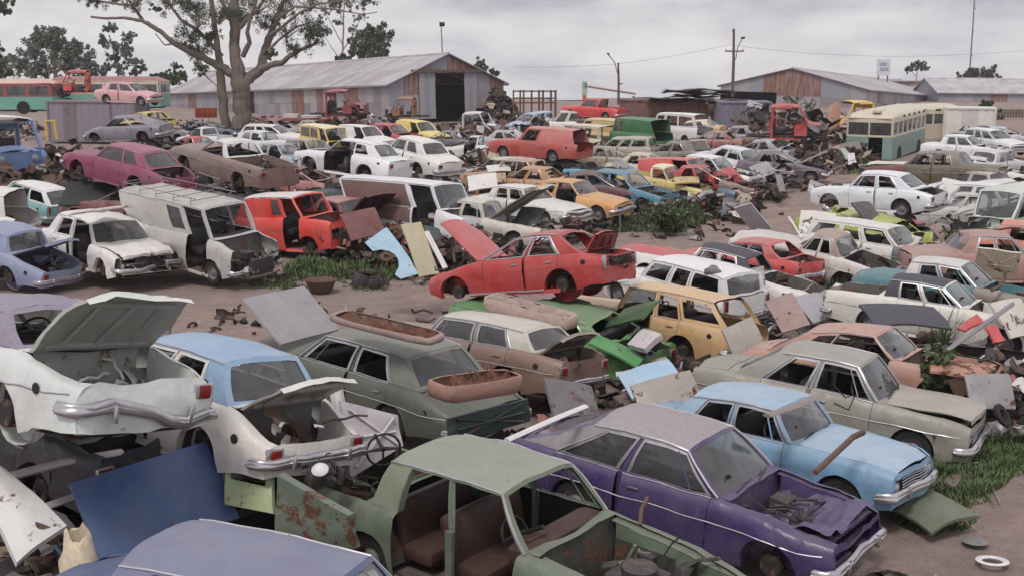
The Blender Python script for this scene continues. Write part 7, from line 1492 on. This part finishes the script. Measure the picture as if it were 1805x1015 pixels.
grass('long green grass growing on the right beside the dirt, in front of the khaki sedan', [(1680, 820, 110, 60, 14000, .26), (1740, 760, 110, 70, 14000, .26), (1800, 700, 80, 70, 9000, .3), (1790, 760, 60, 60, 6000, .2), (1590, 850, 70, 40, 2600, .22), (1650, 900, 80, 40, 1500, .14), (1690, 880, 60, 30, 900, .14), (1560, 800, 60, 40, 1200, .3), (1780, 800, 60, 40, 1400, .14)], M_GRASS, 1)
grass('thick grass under the scarlet van and light blue wing', [(600, 475, 90, 24, 6000, .42), (560, 480, 60, 22, 3000, .42), (700, 475, 50, 22, 3200, .45), (500, 500, 60, 16, 1400, .22), (650, 500, 60, 12, 900, .16)], M_GRASS, 2)
grass('dark weeds along the row of yellow, blue and orange wrecks', [(1190, 385, 66, 18, 6500, .62), (1100, 395, 36, 14, 1800, .4), (1240, 365, 40, 14, 1800, .45), (1340, 345, 50, 12, 1200, .4), (1160, 400, 60, 14, 1500, .3)], M_WEED, 3)
grass('weeds between the wrecks in the right hand rows', [(1465, 500, 40, 22, 2200, .6), (1530, 460, 40, 16, 1400, .6), (1230, 640, 40, 26, 2600, .5), (1180, 650, 40, 30, 1600, .4), (1690, 420, 50, 20, 1400, .6), (1655, 640, 12, 14, 300, 1.5), (1690, 605, 26, 20, 500, .9), (1790, 690, 40, 30, 1800, .6), (1500, 440, 30, 14, 600, .6)], M_WEED, 4)
grass('patchy grass by the scrap heap and the bus', [(1440, 290, 60, 9, 1600, .35), (1390, 285, 30, 10, 1000, .8), (1500, 285, 40, 8, 800, .4), (1300, 245, 60, 6, 500, .5), (1540, 300, 60, 5, 500, .3)], M_GRASS, 5)
def weedbush(label, px, py, d, r_, h, seed):
    rr = random.Random(seed); o = empty('weed_bush', label, 'weed', at(px, py, d, tz(d))); b = MB()
    for _ in range(26):
        t = rr.uniform(0, 6.28); q = Vector((math.cos(t), math.sin(t), 0))*r_*rr.uniform(.2, 1); top = q + Vector((0, 0, h*rr.uniform(.5, 1.1))); b.tube([(q.x*.2, q.y*.2, 0), top*.6, top], .012, 0, 3)
        for k in range(22): f = rr.uniform(.25, 1); clump(b, top*f, .12, 2, .16, rr)
    b.obj('foliage', M_WEED, o, 0)
weedbush('tall feathery weed growing beside the salmon coupe windscreen', 1652, 640, 20.2, .22, 1.25, 1)
weedbush('bushy weed under the bright red cab', 1385, 262, 71, .8, 1.0, 2)
weedbush('leafy weed between the lime green body and the right hand wrecks', 1700, 415, 36, .8, .9, 3)
weedbush('dark bush in the shade right of the grey long bar', 1700, 640, 21.5, .7, .8, 4)
weedbush('leafy weed clump in front of the turquoise sedan', 1185, 395, 41, 1.0, 1.0, 5)
weedbush('green shrub behind the scrap heap', 1400, 235, 96, 1.6, 2.6, 6)

# ---------------------------------------------------------------- thin warm haze over the yard
def haze(density, col):
    b = MB(); b.box((0, 343, -1.5), (700, 746, 56)); o = b.obj('haze', [], None, 0); o['kind'] = 'stuff'; o['label'] = 'thin pale haze hanging over the whole yard'; o['category'] = 'haze'
    m = bpy.data.materials.new('haze'); m.use_nodes = True; nt = m.node_tree; nt.nodes.clear(); out = nt.nodes.new('ShaderNodeOutputMaterial'); v = nt.nodes.new('ShaderNodeVolumePrincipled')
    v.inputs['Density'].default_value = density; v.inputs['Color'].default_value = (*col, 1); v.inputs['Anisotropy'].default_value = .2; nt.links.new(v.outputs[0], out.inputs['Volume']); o.data.materials.append(m)
haze(.0004, (.93, .90, .95))

quad([W(788, 738, 16.4), W(930, 702, 17.2), W(936, 742, 17.2), W(792, 782, 16.4)], 'detached_boot_lid', 'dark green boot lid standing against the tail of the long green sedan', 'boot lid', (40, 56, 52), .02, rust=.12, dust=.12, brace=True)
bar('bumper_bar', 'white bumper piece resting on the tail of the purple sedan', 'bumper', [W(893, 776, 14.2), W(935, 757, 14.5), W(985, 735, 14.9), W(1032, 716, 15.3)], .05, paint((206, 200, 204), .2, .06), 8, flat=.6)
bar('sun_visor', 'brown sun visor strip over the light blue sedan windscreen', 'sun visor', [W(1352, 732, 15.45), W(1400, 716, 15.9), W(1448, 694, 16.4)], .075, paint((128, 112, 104), .4, .15), 6, flat=.35)

heap('yard_clutter', 'dark low clutter strewn along the foot of the long shed wall', 'scrap heap', [(330, 226, 100, 3, .9, 90), (470, 224, 104, 4, .9, 110), (560, 222, 104, 4, .9, 110), (650, 222, 104, 4, 1.0, 100), (260, 240, 88, 3, .8, 60), (1100, 262, 76, 4, .7, 90), (1000, 268, 72, 3, .7, 70), (1200, 300, 60, 2.5, .6, 80), (1060, 310, 57, 2.5, .5, 60), (1300, 270, 74, 3, .7, 90), (1700, 262, 76, 3, .6, 50), (1480, 292, 64, 2, .5, 50), (30, 260, 90, 4, 1.2, 80), (120, 262, 72, 3, .8, 70)], (4, 6, 6, 3, 3, 1, 1, 2), .7)
r = rootm('paling_fence', 'grey paling fence in front of the pale long store at the right edge', 'fence', W(1750, 222, 125), R(-3)); k = 125/FPX
for i in range(22): b = MB(); b.box((i*.28, 0, .8), (.22, .04, 1.6 + .06*math.sin(i*2.3))); b.obj('paling', M_TIMBER, r)
b = MB(); b.box((3, .06, .4), (6.2, .06, .08)); b.box((3, .06, 1.25), (6.2, .06, .08)); b.obj('rail', M_TIMBER, r)
r = empty('yellow_frame', 'bent yellow rectangular frame left of the grey container', 'frame', at(92, 246, 80)); b = MB(); k = 80/FPX
b.tube([(-8*k, 0, 0), (-9*k, 0, 32*k), (6*k, 0, 32*k), (9*k, 0, 0)], .13, 0, 5); b.obj('bent_frame', paint((196, 160, 76), .2, .2), r)

LP = [(1180, 705, 18.4, .8, (150, 140, 130), 'dull fawn lid lying in the gap beyond the purple roof'), (1010, 708, 17.6, .7, (96, 92, 98), 'dark grey lid lying behind the beige sedan tail'), (1440, 395, 35.5, .8, (200, 196, 192), 'white lid lying on the nose of the long white wagon'), (1530, 375, 37.5, .8, (66, 60, 66), 'black sheet lying on the roof of the long white wagon'),
 (1585, 430, 34, .8, (190, 184, 180), 'pale lid leaning on the side of the long white wagon'), (1310, 490, 28.5, .8, (150, 150, 146), 'grey lid standing between the vinyl roofs'), (1250, 470, 30, .5, (198, 194, 192), 'white scrap sheet behind the white wagon roof'), (1610, 340, 40, .7, (176, 172, 172), 'crumpled pale lid behind the stacked white sedan boot'), (1685, 335, 43, .9, (204, 200, 196), 'white bonnet tilted over the row behind the stacked sedan'),
 (1720, 365, 40, .9, (196, 192, 188), 'off white bonnet lying flat right of the stacked sedan'), (250, 300, 50, .9, (90, 84, 86), 'dark sheet below the magenta coupe'), (480, 290, 52, .9, (150, 80, 78), 'dull red bonnet lying behind the brown utility'), (640, 395, 35.5, .9, (110, 50, 48), 'maroon bonnet lying beside the scarlet van'), (930, 385, 38, .8, (56, 76, 76), 'dark green bonnet leaning on the chrome nosed white sedan'),
 (1210, 318, 50, .8, (196, 172, 96), 'yellow bonnet lying on the nose of the yellow utility'), (1285, 310, 52, .8, (176, 60, 54), 'red crumpled bonnet between the white noses'), (1345, 300, 55, .8, (150, 146, 150), 'grey bonnet resting on the white sedan by the track'), (1090, 330, 48, .8, (108, 70, 74), 'dark rose bonnet on the turquoise sedan'), (760, 300, 55, .8, (180, 176, 172), 'pale sheet behind the round white sedan'), (870, 315, 50, .8, (172, 132, 96), 'tan sheet left of the ochre shell'), (1400, 285, 62, .9, (96, 86, 92), 'dusky sheet in front of the scrap heap'),
 (1500, 262, 70, .9, (110, 100, 96), 'brown sheet leaning on the bus front'), (1620, 520, 27.5, .6, (110, 106, 112), 'dark lid by the black vinyl roof'), (1790, 560, 24, .8, (196, 190, 178), 'cream bonnet lying at the right edge'), (1745, 690, 19.5, .6, (130, 126, 128), 'grey crumpled sheet in the weeds at the right edge'), (290, 560, 24, .6, (120, 112, 112), 'bent grey sheet on the dirt by the gaping white boot')]
for px, py, d, s_, col, lab in LP:
    q_ = random.Random(hash_s(lab)); c = W(px, py, d); M_ = Matrix.Rotation(q_.uniform(-.8, .8), 3, 'Z') @ Matrix.Rotation(q_.uniform(.15, 1.0), 3, 'X') @ Matrix.Rotation(q_.uniform(-.4, .4), 3, 'Y')
    quad([c + M_ @ Vector((x*s_*.62, y*s_*.5, 0)) for x, y in ((-1, 1), (1, 1), (1, -1), (-1, -1))], 'detached_bonnet', lab, 'bonnet', col, .06, .03, rust=.25, dust=.4)
